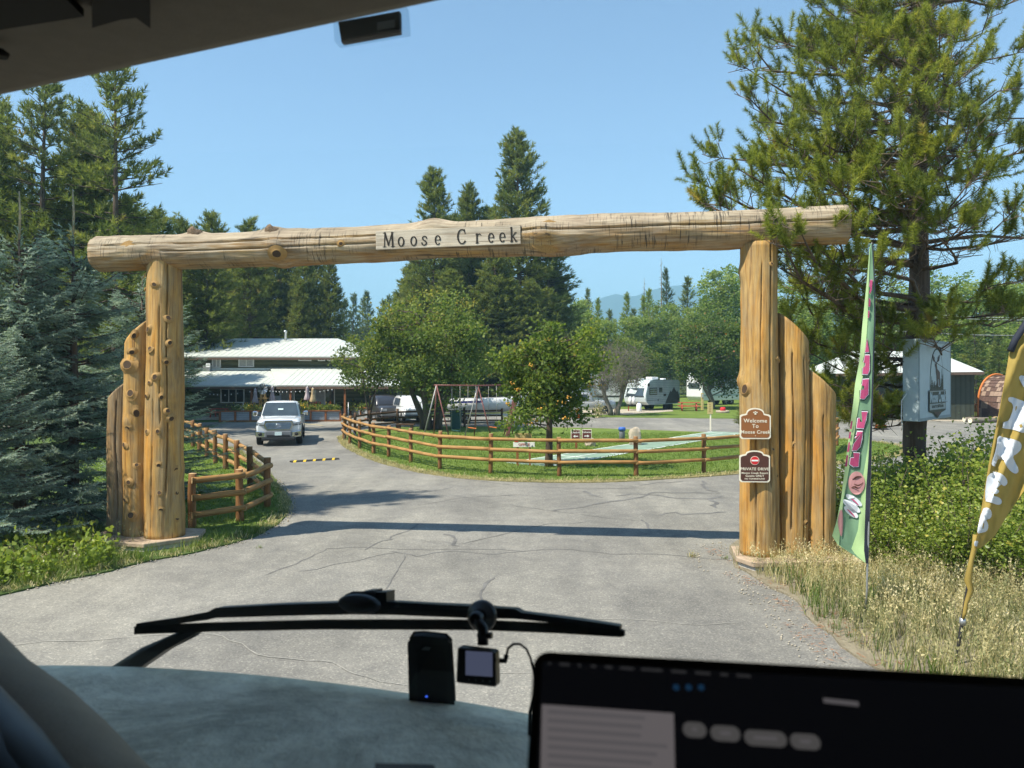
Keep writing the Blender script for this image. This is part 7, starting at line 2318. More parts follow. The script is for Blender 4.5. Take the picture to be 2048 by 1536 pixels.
        for i in range(n):
            s = float(np.clip(cc[rng.integers(0, ncl)] + rng.normal() * .035, .25, 1.0))
            b = at(s)
            sl = (.28 + .55 * (1.05 - s)) * rng.uniform(.6, 1.3) * min(1.3, .5 + L * .18)
            sd = d * rng.uniform(.3, .9) + lat * rng.choice([-1, 1]) * rng.uniform(.4, 1.0) + np.array([0, 0, rng.uniform(-.15, .6)])
            sd /= np.linalg.norm(sd)
            e = b + sd * sl
            P0.append(b); P1.append(e); R0.append(.011); R1.append(.006)
            k = rng.integers(1, 4)
            for j in range(k):
                td = sd * rng.uniform(.2, .7) + rng.normal(size=3) * .32 + np.array([0, 0, .75])
                td /= np.linalg.norm(td)
                q0 = b + (e - b) * rng.uniform(.55, 1.0)
                q1 = q0 + td * rng.uniform(.06, .2)
                P0.append(q0); P1.append(q1); R0.append(.006); R1.append(.004)
                pos.append(q1); dirs.append(td); tint.append(np.clip(.46 + bt + rng.normal() * .13 + (.5 if rng.random() < .012 else 0), 0, 1))
        for j in range(4):
            td = d * .6 + rng.normal(size=3) * .25 + np.array([0, 0, .6])
            pos.append(p - d * .06 * j); dirs.append(td); tint.append(np.clip(.55 + bt + rng.normal() * .1, 0, 1))
        # bare inner twigs
        for j in range(int(5 + L * 3)):
            s = rng.uniform(.08, .6); b = at(s)
            sd = rng.normal(size=3) + d * .5; sd /= np.linalg.norm(sd)
            l_ = rng.uniform(.2, .7)
            m = b + sd * l_ * .5; e = m + (sd + rng.normal(size=3) * .5) * l_ * .5
            P0 += [b, m]; P1 += [m, e]; R0 += [.008, .005]; R1 += [.005, .003]
    lm.build('limbs', M['bark'], t)
    V, F = sticks(P0, P1, np.array(R0), np.array(R1), 4)
    mesh_ob('twigs', np_mesh('twigs', V, F, M['twig']), t)
    pos, dirs, tint = np.array(pos), np.array(dirs), np.array(tint)
    parts = []
    grp = rng.integers(0, 4, len(pos))
    for g in range(4):
        tv, tf = tuft(rng, 150, .30, .10, .0100, (.75, 1.45))
        s = grp == g
        parts.append(inst(tv, tf, pos[s], frames(dirs[s], rng), rng.uniform(.75, 1.3, s.sum()), tint[s]))
    V, F, T = join_np(parts)
    # fade each needle's tint a touch so tufts are not one flat colour
    T = np.clip(T + np.repeat(rng.normal(size=len(T) // 3) * .09, 3), 0, 1)
    mesh_ob('crown', np_mesh('crown', V, F, M['pine'], T), t)
big_pine()

# ------------------------------------------------------------------ blue spruces by the left gate post
def spruce_meshes(seed, h, r):
    rng = np.random.default_rng(seed)
    mb = MB()
    mb.tube([(0, 0, -.2), (.03, 0, h * .5), (0, 0, h)], [.13, .08, .012], 8)
    P0, P1, R0, R1 = [], [], [], []
    pos, dirs, sc, tint = [], [], [], []
    z = .25
    while z < h - .45:
        u = z / h
        w = (1 - u) ** .72
        for k in range(7):
            az = rng.random() * 6.283; zz = z + rng.normal() * .09
            L = r * w * rng.uniform(.7, 1.1) + .12
            e0 = math.radians(-14 + 48 * u ** 1.5 + rng.normal() * 6)
            d = np.array([math.cos(az), math.sin(az), 0]); lat = np.array([-math.sin(az), math.cos(az), 0])
            bt = rng.normal() * .13
            def at(s): return np.array([0, 0, zz]) + d * L * s * math.cos(e0) + np.array([0, 0, L * (math.sin(e0) * s + .16 * s ** 3)])
            prev = at(0)
            for s in (.33, .66, 1.0):
                q = at(s); P0.append(prev); P1.append(q); R0.append(.02 * (1.3 - s)); R1.append(.02 * (1.0 - s * .8)); prev = q
            n = max(3, int(L / .105))
            for i in range(n):
                s = .16 + .84 * (i + rng.random() * .6) / n
                for sg in (-1, 1):
                    l_ = (.12 + .34 * (1.08 - s) * min(1, L / 1.2)) * rng.uniform(.75, 1.2)
                    td = d * rng.uniform(.55, .95) + lat * sg * rng.uniform(.5, .9) + np.array([0, 0, rng.uniform(-.35, .10)])
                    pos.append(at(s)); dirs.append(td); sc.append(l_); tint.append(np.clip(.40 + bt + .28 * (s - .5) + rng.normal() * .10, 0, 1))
            pos.append(at(.96)); dirs.append(d + np.array([0, 0, .3])); sc.append(.2); tint.append(.7)
            pos.append(at(.72)); dirs.append(d + np.array([0, 0, .1])); sc.append(.34); tint.append(.55 + bt)
        z += .20 + .06 * (1 - u)
    for s in np.linspace(h - .5, h - .06, 9):
        for k in range(3):
            a = rng.random() * 6.28
            pos.append(np.array([0, 0, s])); dirs.append(np.array([math.cos(a), math.sin(a), 1.1])); sc.append(.13); tint.append(.75)
    pos, dirs, sc, tint = np.array(pos), np.array(dirs), np.array(sc), np.array(tint)
    parts = []
    grp = rng.integers(0, 3, len(pos))
    for g in range(3):
        tv, tf = tuft(rng, 24, .95, .20, .065, (.75, 1.05))
        m = grp == g
        parts.append(inst(tv, tf, pos[m], frames(dirs[m], rng), sc[m], tint[m]))
    V, F, T = join_np(parts)
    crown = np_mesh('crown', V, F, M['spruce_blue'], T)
    ob = mb.build('trunk', M['bark']); tm = ob.data; bpy.data.objects.remove(ob)
    V, F = sticks(P0, P1, np.array(R0), np.array(R1), 4)
    return tm, np_mesh('branches', V, F, M['twig_dark']), crown
SP = [spruce_meshes(401, 6.7, 2.5), spruce_meshes(402, 6.0, 2.75)]
plant_tree('blue_spruce', 'blue spruce at the left edge, its leader tip standing beside the dark pine', 'tree', SP[0], (XW(38, 15.4), 15.4, 0), 1.0, .3, sz=.93)
plant_tree('blue_spruce', 'blue spruce with single tall leader immediately left of the left gate post', 'tree', SP[1], (XW(146, 16.6), 16.6, 0), 1.0, 1.3, sz=1.09)
plant_tree('blue_spruce', 'broad blue spruce spreading right behind the left gate post over the fence', 'tree', SP[1], (XW(285, 20.4), 20.4, 0), 1.02, 3.9, sz=.98)
plant_tree('blue_spruce', 'low blue spruce at the left edge in front of the others', 'tree', SP[0], (XW(-40, 13.6), 13.6, 0), .72, 2.2, sz=.62)
for X_, Y_, h_ in ((-15.8, 14.2, 20.5),):
    plant_tree('pine_tree', 'tall pine beyond the left edge of the view, shading the blue spruces', 'tree', LODGE[1 if h_ > 20 else 0], (X_, Y_, 0), 1.25, 1.0, 'pines shading the spruces', h_ / 16)
for o in [q for q in COL.objects if q.name.startswith('blue_spruce') and q.parent is None][:2]:
    z_ = 6.7 * .93 if o.location.x < -9.8 else 6.0 * 1.09
    MB().tube([(0, 0, z_ - .25), (.02, 0, z_ + .25), (.0, .01, z_ + .72)], [.026, .024, .012], 7).build('leader', M['leader'], o)

# ------------------------------------------------------------------ ground plants
def scatter(rng, n, poly, cond=None):
    xs = [p[0] for p in poly]; ys = [p[1] for p in poly]
    P = np.stack([rng.uniform(min(xs), max(xs), n * 4), rng.uniform(min(ys), max(ys), n * 4)], 1)
    P = P[in_poly(P, poly)]
    if cond is not None: P = P[cond(P)]
    return P[:n]

def in_view(P, pad=120, ymax=1500):
    px = CX + P[:, 0] / np.maximum(P[:, 1], .1) * FPX
    py = HZ + EYE / np.maximum(P[:, 1], .1) * FPX
    return (px > -pad) & (px < 2048 + pad) & (py < ymax) & (P[:, 1] > 2)

def blade_template(rng, n, h, w, spread, bend=.35):
    V, F = [], []
    for i in range(n):
        a = rng.random() * 6.283; L = h * rng.uniform(.55, 1.1)
        b = np.array([rng.normal() * spread, rng.normal() * spread, 0])
        o = np.array([math.cos(a), math.sin(a), 0]); s = np.array([-o[1], o[0], 0]) * w / 2
        k = bend * rng.uniform(.3, 1.2)
        m = b + o * L * k * .35 + np.array([0, 0, L * .6]); t = b + o * L * k + np.array([0, 0, L * rng.uniform(.85, 1)])
        j = len(V)
        V += [b - s, b + s, m - s * .7, m + s * .7, t]
        F += [(j, j + 1, j + 3), (j, j + 3, j + 2), (j + 2, j + 3, j + 4)]
    return np.array(V), np.array(F)

def weed_template(rng, h, stems=3, heads=9):
    """thin branched stalks with pale seed heads"""
    V, F = [], []
    def tri(a, b, c):
        j = len(V); V.extend([a, b, c]); F.append((j, j + 1, j + 2))
    for s in range(stems):
        a = rng.random() * 6.283; lean = rng.uniform(.05, .35)
        top = np.array([math.cos(a) * lean * h, math.sin(a) * lean * h, h * rng.uniform(.7, 1.1)])
        sd = np.array([-math.sin(a), math.cos(a), 0]) * .0035
        b = np.array([rng.normal() * .03, rng.normal() * .03, 0])
        tri(b - sd, b + sd, top); tri(b - sd[[1, 0, 2]], b + sd[[1, 0, 2]], top)
        for k in range(heads):
            q = b + (top - b) * rng.uniform(.45, 1.03) + rng.normal(size=3) * np.array([.04, .04, .02])
            d = rng.normal(size=3); d[2] = abs(d[2]) + .5; d /= np.linalg.norm(d)
            e = np.cross(d, rng.normal(size=3)); e /= np.linalg.norm(e)
            r_ = rng.uniform(.010, .020)
            tri(q - e * r_ * .6, q + e * r_ * .6, q + d * r_ * 2)
            if rng.random() < .5:
                w = q - np.array([rng.normal() * .02, rng.normal() * .02, .05])
                tri(w - e * .0025, w + e * .0025, q)
    return np.array(V), np.array(F)

def field(name, label, cat, mat, templates, P, z, srange, tint, rng, tilt=.12):
    parts = []
    g = rng.integers(0, len(templates), len(P))
    for i, (tv, tf) in enumerate(templates):
        m = g == i
        k = m.sum()
        if not k: continue
        d = np.stack([rng.normal(size=k) * tilt, rng.normal(size=k) * tilt, np.ones(k)], 1)
        p3 = np.concatenate([P[m], np.full((k, 1), z)], 1)
        parts.append(inst(tv, tf, p3, frames(d, rng), rng.uniform(*srange, k), tint(k, P[m])))
    V, F, T = join_np(parts)
    o = mesh_ob(name, np_mesh(name, V, F, mat, T))
    return tag(o, label, cat, kind='stuff')

rng = np.random.default_rng(31)
nz = lambda P, s, k: np.array([mnoise.noise((x * s, y * s, k)) for x, y in P])
# dry weeds on the right verge
core = offset_poly(RIGHT_VERGE, .06)
P = scatter(rng, 16000, core, in_view)
P = P[(P[:, 1] < 19) & (nz(P, .9, 3.0) > -.32) & (in_poly(P, offset_poly(RIGHT_VERGE, .45)) | (rng.random(len(P)) < .18))]
wt = [weed_template(rng, .43, 3, 9) for _ in range(6)]
field('dry_weeds', 'tall dry straw coloured weeds with pale seed heads on the right verge', 'weeds', M['grass_dry'], wt, P[:9500], .03, (.6, 1.35), lambda k, q: np.clip(.60 + .35 * nz(q, .5, 8) + rng.normal(size=k) * .2, 0, 1), rng)
P = scatter(rng, 20000, core, in_view); P = P[(P[:, 1] < 19) & (in_poly(P, offset_poly(RIGHT_VERGE, .4)) | (rng.random(len(P)) < .3))]
bt_ = [blade_template(rng, 9, .34, .010, .06, .6) for _ in range(5)]
field('dry_grass', 'dry tan and grey green grass among the right-hand weeds', 'grass', M['grass_dry'], bt_, P[:12000], .03, (.5, 1.25), lambda k, q: np.clip(.36 + .45 * nz(q, .45, 2) + rng.normal(size=k) * .18, 0, 1), rng)
P = scatter(rng, 9000, core, in_view); P = P[(P[:, 1] < 16) & (nz(P, .6, 5) > .12)]
field('green_weeds', 'patches of green grass in the dry right verge', 'grass', M['grass_green'], bt_, P[:2200], .03, (.5, 1.15), lambda k, q: np.clip(.35 + rng.normal(size=k) * .22, 0, 1), rng)
# needle litter along the asphalt edge
edge = [(p[0], p[1]) for p in RIGHT_VERGE]
P = scatter(rng, 60000, offset_poly(RIGHT_VERGE, -.45), in_view)
inner = in_poly(P, offset_poly(RIGHT_VERGE, .45))
P = P[~inner & (P[:, 1] < 14.5)]
P = P[nz(P, 1.6, 12) > -.05][:9000]
d = np.stack([rng.normal(size=len(P)), rng.normal(size=len(P)), rng.normal(size=len(P)) * .12], 1)
V, F, T = inst(np.array([(-.06, 0, 0), (.06, 0, 0), (0, .02, 1.0)]), np.array([(0, 1, 2)]), np.concatenate([P, np.full((len(P), 1), .036)], 1), frames(d, rng, (0, 0, 1)), rng.uniform(.05, .12, len(P)), rng.random(len(P)))
tag(mesh_ob('needle_litter', np_mesh('needle_litter', V, F, M['litter'], T)), 'rusty pine needle litter along the right edge of the asphalt', 'litter', kind='stuff')
# gravelly crumbs on the asphalt edge
P = scatter(rng, 30000, offset_poly(RIGHT_VERGE, -.7), in_view)
P = P[~in_poly(P, offset_poly(RIGHT_VERGE, .2)) & (P[:, 1] < 15)]
P = P[nz(P, 1.1, 31) > -.1][:2600]
V, F, T = inst(ov, of, np.concatenate([P, np.full((len(P), 1), .012)], 1), frames(rng.normal(size=(len(P), 3)), rng), rng.uniform(.006, .018, len(P)), rng.random(len(P)))
tag(mesh_ob('gravel_crumbs', np_mesh('gravel_crumbs', V, F, M['gravel'], T)), 'loose gravel crumbs along the right edge of the asphalt', 'gravel', kind='stuff')

# lush green weeds on the left verge
lv = offset_poly(LEFT_VERGE, .03)
P = scatter(rng, 30000, lv, in_view)
P = P[(P[:, 1] < 16) & ~in_poly(P, LAWN_LEFT) & ~in_poly(P, [(-8.4, 14.45), (-6.75, 13.95), (-5.9, 14.7), (-6.1, 15.6), (-8, 15.9)])]
gt = [blade_template(rng, 12, .30, .012, .05, .6) for _ in range(5)]
field('green_grass', 'lush green grass and weeds on the left verge below the spruces', 'grass', M['grass_green'], gt, P[:11000], .02, (.35, 1.05), lambda k, q: np.clip(.56 + .4 * nz(q, .7, 4) + rng.normal(size=k) * .16, 0, 1), rng, .2)
wl = [leaf_clump(rng, 46, (.10, .10, .09), .075, .8) for _ in range(4)]
wl = [(v + np.array([0, 0, .18]), f) for v, f, _ in wl]
P2 = scatter(rng, 9000, lv, in_view)
P2 = P2[(P2[:, 1] < 14.6) & (P2[:, 0] < -6.9) & (P2[:, 1] > 11.5) & (nz(P2, .8, 14) > -.05)]
field('leafy_weeds', 'bright leafy weeds in the left verge grass', 'weeds', M['shrub'], wl, P2[:330], .02, (.7, 1.6), lambda k, q: np.clip(.55 + rng.normal(size=k) * .2, 0, 1), rng, .2)
P = scatter(rng, 3000, lv, in_view); P = P[(P[:, 1] < 16) & (P[:, 0] < -6.6)]
field('seeding_grass', 'seeding grass stalks on the left verge', 'grass', M['grass_dry'], wt, P[:700], .02, (.6, 1.3), lambda k, q: np.clip(.5 + rng.normal(size=k) * .2, 0, 1), rng)

# mown grass blades
P = scatter(rng, 90000, ISLAND_IN, in_view)
inct = np.abs((P - np.array(cA[:2])) @ np.array(cn[:2])) < cw + .03
al = (P - np.array(cA[:2])) @ np.array(cd[:2])
P = P[~(inct & (al > -.05) & (al < (cB - cA).length + .05)) & (P[:, 1] < 42)]
lb = [blade_template(rng, 5, .065, .016, .05, .7) for _ in range(4)]
field('lawn_grass', 'short mown grass blades on the island lawn', 'grass', M['lawn_blade'], lb, P[:24000], .038, (.6, 1.3), lambda k, q: np.clip(.45 + .4 * nz(q, .35, 6) + rng.normal(size=k) * .18, 0, 1), rng, .3)
P = scatter(rng, 40000, LAWN_LEFT, in_view)
field('left_lawn_grass', 'short mown grass blades inside the left fence', 'grass', M['lawn_blade'], lb, P[:9000], .04, (.7, 1.5), lambda k, q: np.clip(.5 + .4 * nz(q, .5, 7) + rng.normal(size=k) * .18, 0, 1), rng, .3)
P = scatter(rng, 60000, ISLAND, in_view)
P = P[~in_poly(P, ISLAND_IN) & (P[:, 1] < 40)]
P3 = scatter(rng, 60000, LEFT_VERGE, in_view)
P3 = P3[~in_poly(P3, offset_poly(LEFT_VERGE, .28)) & (P3[:, 1] < 34) & (P3[:, 1] > 9)]
eb0 = [blade_template(rng, 7, .13, .012, .06, .9) for _ in range(3)]
field('verge_edge_grass', 'straw coloured grass fringe along the left edge of the drive', 'grass', M['grass_dry'], eb0, P3[:3800], .02, (.4, 1.2), lambda k, q: np.clip(.45 + .3 * nz(q, .8, 17) + rng.normal(size=k) * .2, 0, 1), rng, .4)
P4 = scatter(rng, 60000, offset_poly(LEFT_VERGE, -.16), in_view)
P4 = P4[~in_poly(P4, offset_poly(LEFT_VERGE, .10)) & (P4[:, 1] < 24) & (P4[:, 1] > 9)][:2600]
V, F, T = inst(ov, of, np.concatenate([P4, np.full((len(P4), 1), .012)], 1), frames(rng.normal(size=(len(P4), 3)), rng), rng.uniform(.006, .022, len(P4)), rng.random(len(P4)))
tag(mesh_ob('gravel_crumbs', np_mesh('gravel_crumbs', V, F, M['gravel'], T)), 'loose gravel crumbs along the left edge of the asphalt', 'gravel', kind='stuff')
eb = [blade_template(rng, 6, .10, .014, .05, .8) for _ in range(3)]
field('edge_grass', 'dry straw grass fringe along the island kerb line', 'grass', M['grass_dry'], eb, P[:6000], .02, (.5, 1.2), lambda k, q: np.clip(.55 + rng.normal(size=k) * .2, 0, 1), rng, .35)
rng2 = np.random.default_rng(5)
for px, py, s in ((1386, 1114, 1.1), (1450, 1118, .7), (520, 1096, .6)):
    p = G(px, py)
    t = thing('grass_tuft', {1386: 'dry orange grass tuft growing from a crack in the asphalt', 1450: 'tiny green tuft in the asphalt crack beside the right gate post', 520: 'tiny tuft in the asphalt near the left gate post'}[px], 'grass tuft', (p.x, p.y, 0))
    tv, tf = blade_template(rng2, 26, .12, .010, .05, 1.1)
    mesh_ob('blades', np_mesh('blades', tv * s, tf, M['grass_dry'] if px == 1386 else M['grass_green'], rng2.uniform(.3, .8, len(tv))), t)
    MB().lathe([(.05 * s, -.01), (.03 * s, .012)], (0, 0, 0), 8).build('root_clump', M['twig'], t)

# thicket below the lodge sign
def shrub_meshes(seed, w, h, n=2500, leaf=.078):
    rng = np.random.default_rng(seed)
    P0, P1, pos, dirs, tint = [], [], [], [], []
    for s in range(26):
        a = rng.random() * 6.283; L = h * rng.uniform(.45, 1.3)
        b = np.array([rng.normal() * .15 * w, rng.normal() * .15 * w, 0])
        top = b + np.array([math.cos(a) * w * rng.uniform(.2, .95), math.sin(a) * w * rng.uniform(.2, .95), L])
        m = (b + top) / 2 + np.array([0, 0, .14 * L])
        P0 += [b, m]; P1 += [m, top]
        k = int(n / 26)
        u = rng.random(k) ** .6
        q = np.where(u[:, None] < .5, b + (m - b) * (u[:, None] * 2), m + (top - m) * ((u[:, None] - .5) * 2)) + rng.normal(size=(k, 3)) * np.array([.16, .16, .13]) * w
        q[:, 2] = np.abs(q[:, 2])
        pos.append(q); d = rng.normal(size=(k, 3)); d[:, 2] = np.abs(d[:, 2]) * .4; dirs.append(d)
        tint.append(np.clip(.38 + .3 * (q[:, 2] / h - .5) + rng.normal() * .08 + rng.normal(size=k) * .13 + (rng.random(k) < .025) * .6, 0, 1))
    pos, dirs, tint = np.concatenate(pos), np.concatenate(dirs), np.concatenate(tint)
    V, F, T = inst(LEAF_V, LEAF_F, pos, frames(dirs, rng), rng.uniform(.6, 1.3, len(pos)) * leaf, tint)
    V2, F2 = sticks(P0, P1, .010, .005, 4)
    return np_mesh('stems', V2, F2, M['twig']), np_mesh('foliage', V, F, M['shrub'], T)
SH = [shrub_meshes(500, .95, 1.35), shrub_meshes(501, 1.1, 1.15, 3000), shrub_meshes(502, .9, 1.5)]
k = 0
for px, Y, s in ((1705, 16.2, .9), (1760, 15.2, 1.0), (1745, 14.0, .9), (1822, 14.6, 1.0), (1870, 15.6, 1.05), (1905, 14.2, 1.05), (1960, 15.2, 1.15), (2010, 14.2, 1.15), (2060, 15.2, 1.2), (1800, 13.4, .75), (1880, 13.2, .75), (1950, 13.0, .85), (2040, 12.8, .95), (1690, 14.6, .7), (1790, 16.8, .85), (1930, 16.6, 1.05), (2090, 13.6, 1.1), (2010, 16.6, 1.15), (1760, 12.9, .6), (1835, 12.5, .62), (1915, 12.1, .68), (1995, 11.9, .72), (2065, 11.6, .8), (1730, 13.6, .6)):
    t = thing('wild_shrub', 'leafy green wild shrub in the thicket below the lodge sign', 'shrub', (XW(px, Y), Y, 0), k * 1.1, 'wild shrubs below the lodge sign')
    m = SH[k % 3]; k += 1
    share(None, 'stems', t, (0, 0, 0), (0, 0, 0), (s, s, s), me=m[0])
    share(None, 'foliage', t, (0, 0, 0), (0, 0, 0), (s, s, s), me=m[1])
# ------------------------------------------------------------------ the motorhome cab the photograph is taken from
mh = thing('motorhome', 'dark motorhome cab in the foreground: roof edge, dusty dashboard, pillar and wiper', 'motorhome', (0, 0, 0))
E0, E1 = W(0, 193, 1.30), W(880, 0, .97)
zH = 3.77
hd = Vector((E1.x - E0.x, E1.y - E0.y, 0)).normalized()
def hdr(x):                                   # front edge of the roof lining
    return Vector((x, E0.y + (x - E0.x) * hd.y / hd.x, zH))
XL, XR, YB = -1.55, 1.35, -2.2
D0, D1 = W(60, 1325, 1.28), W(1065, 1422, 1.08)
def dsh(x):                                   # front lip of the dashboard, gently bowed
    t = (x - D0.x) / (D1.x - D0.x)
    b = .035 * (1 - (2 * t - 1) ** 2)
    return Vector((x, D0.y + (D1.y - D0.y) * t + b * .5, D0.z + (D1.z - D0.z) * t + .012 * (1 - (2 * t - 1) ** 2)))
# roof lining: bowed front roll and flat lining behind
vs, fs = [], []
cols = 24
rows = [(.012, .030), (0, .012), (.004, -.001), (.03, -.006), (.15, -.004), (.32, 0)]
for i in range(cols + 1):
    p = hdr(XL + (XR - XL) * i / cols)
    for back, dz in rows:
        vs.append(p + Vector((0, -back, dz)))
    vs.append(Vector((p.x, YB, zH + .02)))
k = len(rows) + 1
for i in range(cols):
    for j in range(k - 1):
        a = i * k + j
        fs.append((a, a + 1, a + k + 1, a + k))
mb = MB(); mb.add(vs, fs, 0, True)
mb.build('headliner', M['headliner'], mh, world=True)
roof_out = [hdr(XL) + Vector((-.06, .0, .03)), hdr(XR) + Vector((.06, .0, .03)), Vector((XR + .06, YB - 4.0, zH + .03)), Vector((XL - .06, YB - 4.0, zH + .03))]
MB().hexa([p for p in roof_out] + [p + UZ * .09 for p in roof_out]).build('roof', M['car_white'], mh, world=True)
_dv = (dsh(XR) - dsh(XL)); _m = _dv.y / _dv.x
WT = [Vector((x, 1.22 + _m * x, 3.95)) for x in (XL, XR)]        # top edge of the windscreen
vis0 = [roof_out[0], roof_out[1], WT[1] + Vector((.06, .03, .0)), WT[0] + Vector((-.06, .03, .0))]
MB().hexa([p for p in vis0] + [p + UZ * .08 for p in vis0]).build('roof_brow', M['car_white'], mh, world=True)
# overhead locker behind the visor line
A_l, B_l = W(-420, 190, 1.12), W(168, 2, .975)
A_l.z = B_l.z = zH - .012
c1 = [A_l, B_l, Vector((B_l.x + .25, YB, zH - .012)), Vector((A_l.x, YB, zH - .012))]
MB().hexa([p - UZ * .006 for p in c1] + [p + UZ * .004 for p in c1]).build('overhead_locker', M['cabinet_black'], mh, world=True)
# visor clip and hook hanging from the lining
vb = W(242, 20, 1.06)
vz = lambda px, py, dz: W(px, py, (zH - dz - EYE) * FPX / (HZ - py))
vis = [vz(*q, .03) for q in ((183, -12), (299, -40), (301, 57), (272, 36), (240, 40), (184, 56))]
MB().add(vis + [p + Vector((0, .0, .027)) for p in vis], [(0, 1, 2, 3, 4, 5), (11, 10, 9, 8, 7, 6)] + [(i, (i + 1) % 6, 6 + (i + 1) % 6, 6 + i) for i in range(6)]).build('visor_clip', M['cabinet_black'], mh, world=True)
MB().lathe([(.010, 0), (.012, .006), (.004, .012)], W(0, 103, 1.08) - UZ * .008, 12).build('lining_stud', M['cabinet_black'], mh, world=True)
# shell: side walls, rear bulkhead, floor, nose
def wallq(name, pts, th, mat):
    n = (pts[1] - pts[0]).cross(pts[2] - pts[0]).normalized() * th
    q = [p + n for p in pts]
    return MB().hexa(pts + q).build(name, mat, mh, world=True)
zf = 1.95
hl, hr = hdr(XL), hdr(XR)
dl, dr_ = dsh(XL), dsh(XR)
wallq('side_wall', [Vector((XL, YB, .45)), Vector((XL, dl.y + .16, .45)), Vector((XL, WT[0].y, 3.94)), Vector((XL, YB, 3.94))], -.06, M['trim_beige'])
wallq('side_wall', [Vector((XR, YB, .45)), Vector((XR, dr_.y + .16, .45)), Vector((XR, WT[1].y, 3.94)), Vector((XR, YB, 3.94))], .06, M['trim_beige'])
wallq('bulkhead', [Vector((XL, YB, .45)), Vector((XR, YB, .45)), Vector((XR, YB, zH + .03)), Vector((XL, YB, zH + .03))], .06, M['cabinet_black'])
MB().box(((XL + XR) / 2, -.7, zf), (XR - XL, 3.0, .08)).build('floor_panel', M['trim_black'], mh, world=True)
MB().box(((XL + XR) / 2, YB - 2.05, 2.1), (XR - XL + .12, 3.9, 3.3)).build('coach_body', M['car_white'], mh, world=True, bevel=.05)
wallq('nose_panel', [dl + Vector((0, .16, -.10)), dr_ + Vector((0, .16, -.10)), Vector((XR, dr_.y + .18, .5)), Vector((XL, dl.y + .18, .5))], .06, M['car_white'])
for sx in (XL + .2, XR - .2):
    for y in (-.9, -5.2): wheel(mh, sx, y, .45, .28)
# dashboard top: front lip, long dusty top with soft swells, roll to the driver
vs, fs = [], []
nx_, ny_ = 70, 34
for i in range(nx_ + 1):
    x = XL + (XR - XL) * i / nx_
    p = dsh(x)
    for j in range(ny_ + 1):
        t = j / ny_
        y = p.y - t * (p.y + .02)
        z = p.z + .020 * math.sin(min(1, t * 4) * math.pi / 2) - .030 * t - .25 * max(0, t - .62) ** 1.6
        z += .006 * mnoise.noise((x * 3.1, y * 3.6, 1.2)) + .0022 * mnoise.noise((x * 14, y * 16, 4.2))
        if j == 0: z = p.z - .05
        if j == 1: z, y = p.z - .004, p.y - .002
        vs.append((x, y, z))
for i in range(nx_):
    for j in range(ny_):
        a = i * (ny_ + 1) + j
        fs.append((a, a + 1, a + ny_ + 2, a + ny_ + 1))
mb = MB(); mb.add(vs, fs, 0, True)
mb.build('dashboard', M['dash'], mh, world=True)
# beige cover over the left end of the dash, with the black pillar trim below it
def rail_part(name, pts, r, mat, n=14, flat=1.0):
    return MB().tube([W(*q) for q in pts], r, n, flat=flat).build(name, mat, mh, world=True)
rail_part('pillar_cover', [(-260, 1230, 1.00), (-60, 1425, .93), (40, 1485, .86), (110, 1550, .78), (200, 1660, .68), (360, 1860, .56)], [.085, .078, .068, .062, .058, .058], M['trim_beige'], 20)
rail_part('pillar_seal', [(-260, 1225, .88), (-60, 1390, .82), (40, 1478, .76), (110, 1570, .70), (240, 1790, .56)], [.022, .020, .018, .017, .017], M['trim_black'])
rail_part('pillar_trim', [(-260, 1290, .84), (-70, 1425, .78), (20, 1520, .72), (120, 1660, .62)], [.04, .036, .033, .03], M['device_grey'], 16)
rail_part('window_seal', [(-260, 1340, .78), (-80, 1465, .74), (0, 1560, .68), (120, 1760, .56)], [.030, .028, .026, .026], M['trim_black'])
# dark panel edge showing at the bottom of the frame
MB().hexa([W(740, 1560, .62), W(880, 1560, .62), W(880, 1640, .56), W(740, 1640, .56), W(752, 1526, .64), W(868, 1529, .64), W(880, 1560, .58), W(740, 1560, .58)]).build('instrument_cowl', M['trim_black'], mh, world=True)
# windscreen pane
wsb = [Vector((XL, dl.y + .15, 2.735)), Vector((XR, dr_.y + .15, 2.735))]
wst = WT
ws = [wsb[0], wsb[1], wst[1], wst[0]]
nrm = (ws[1] - ws[0]).cross(ws[3] - ws[0]).normalized()
MB().add(ws, [(0, 1, 2, 3)]).build('windscreen', M['windscreen'], mh, world=True)
def on_screen(px, py, off=0.0):
    """point on the windscreen pane along the view of that pixel, moved 'off' towards the cab"""
    d = Vector(((px - CX) / FPX, 1, -(py - HZ) / FPX))
    o = Vector((0, 0, EYE))
    t = (ws[0] - o).dot(nrm) / d.dot(nrm)
    n = nrm if nrm.y < 0 else -nrm
    return o + d * (t - off / abs(d.dot(n)))

# wiper outside the glass
def wp(px, py, off=-.05):
    return on_screen(px, py, off)
def strip(name, pts, w0, th, mat, par):
    """flat bar following pixel stations: pts = (px, py, half height in px)"""
    vs, fs = [], []
    for (px, py, hh) in pts:
        a, b = wp(px, py - hh), wp(px, py + hh)
        n = (nrm if nrm.y < 0 else -nrm) * th
        vs += [a, b, b - n, a - n]
    for i in range(len(pts) - 1):
        for j in range(4):
            fs.append((i * 4 + j, i * 4 + (j + 1) % 4, (i + 1) * 4 + (j + 1) % 4, (i + 1) * 4 + j))
    fs += [(3, 2, 1, 0), tuple(len(vs) - 4 + j for j in range(4))]
    return MB().add(vs, fs).build(name, mat, par, world=True)
wip = strip('wiper', [(268, 1261, 8), (420, 1255, 8.5), (640, 1250, 9), (800, 1250, 9.5), (960, 1251, 9.5), (1120, 1258, 9), (1240, 1267, 7.5), (1248, 1268, 5)], 0, .012, M['rubber_black'], mh)
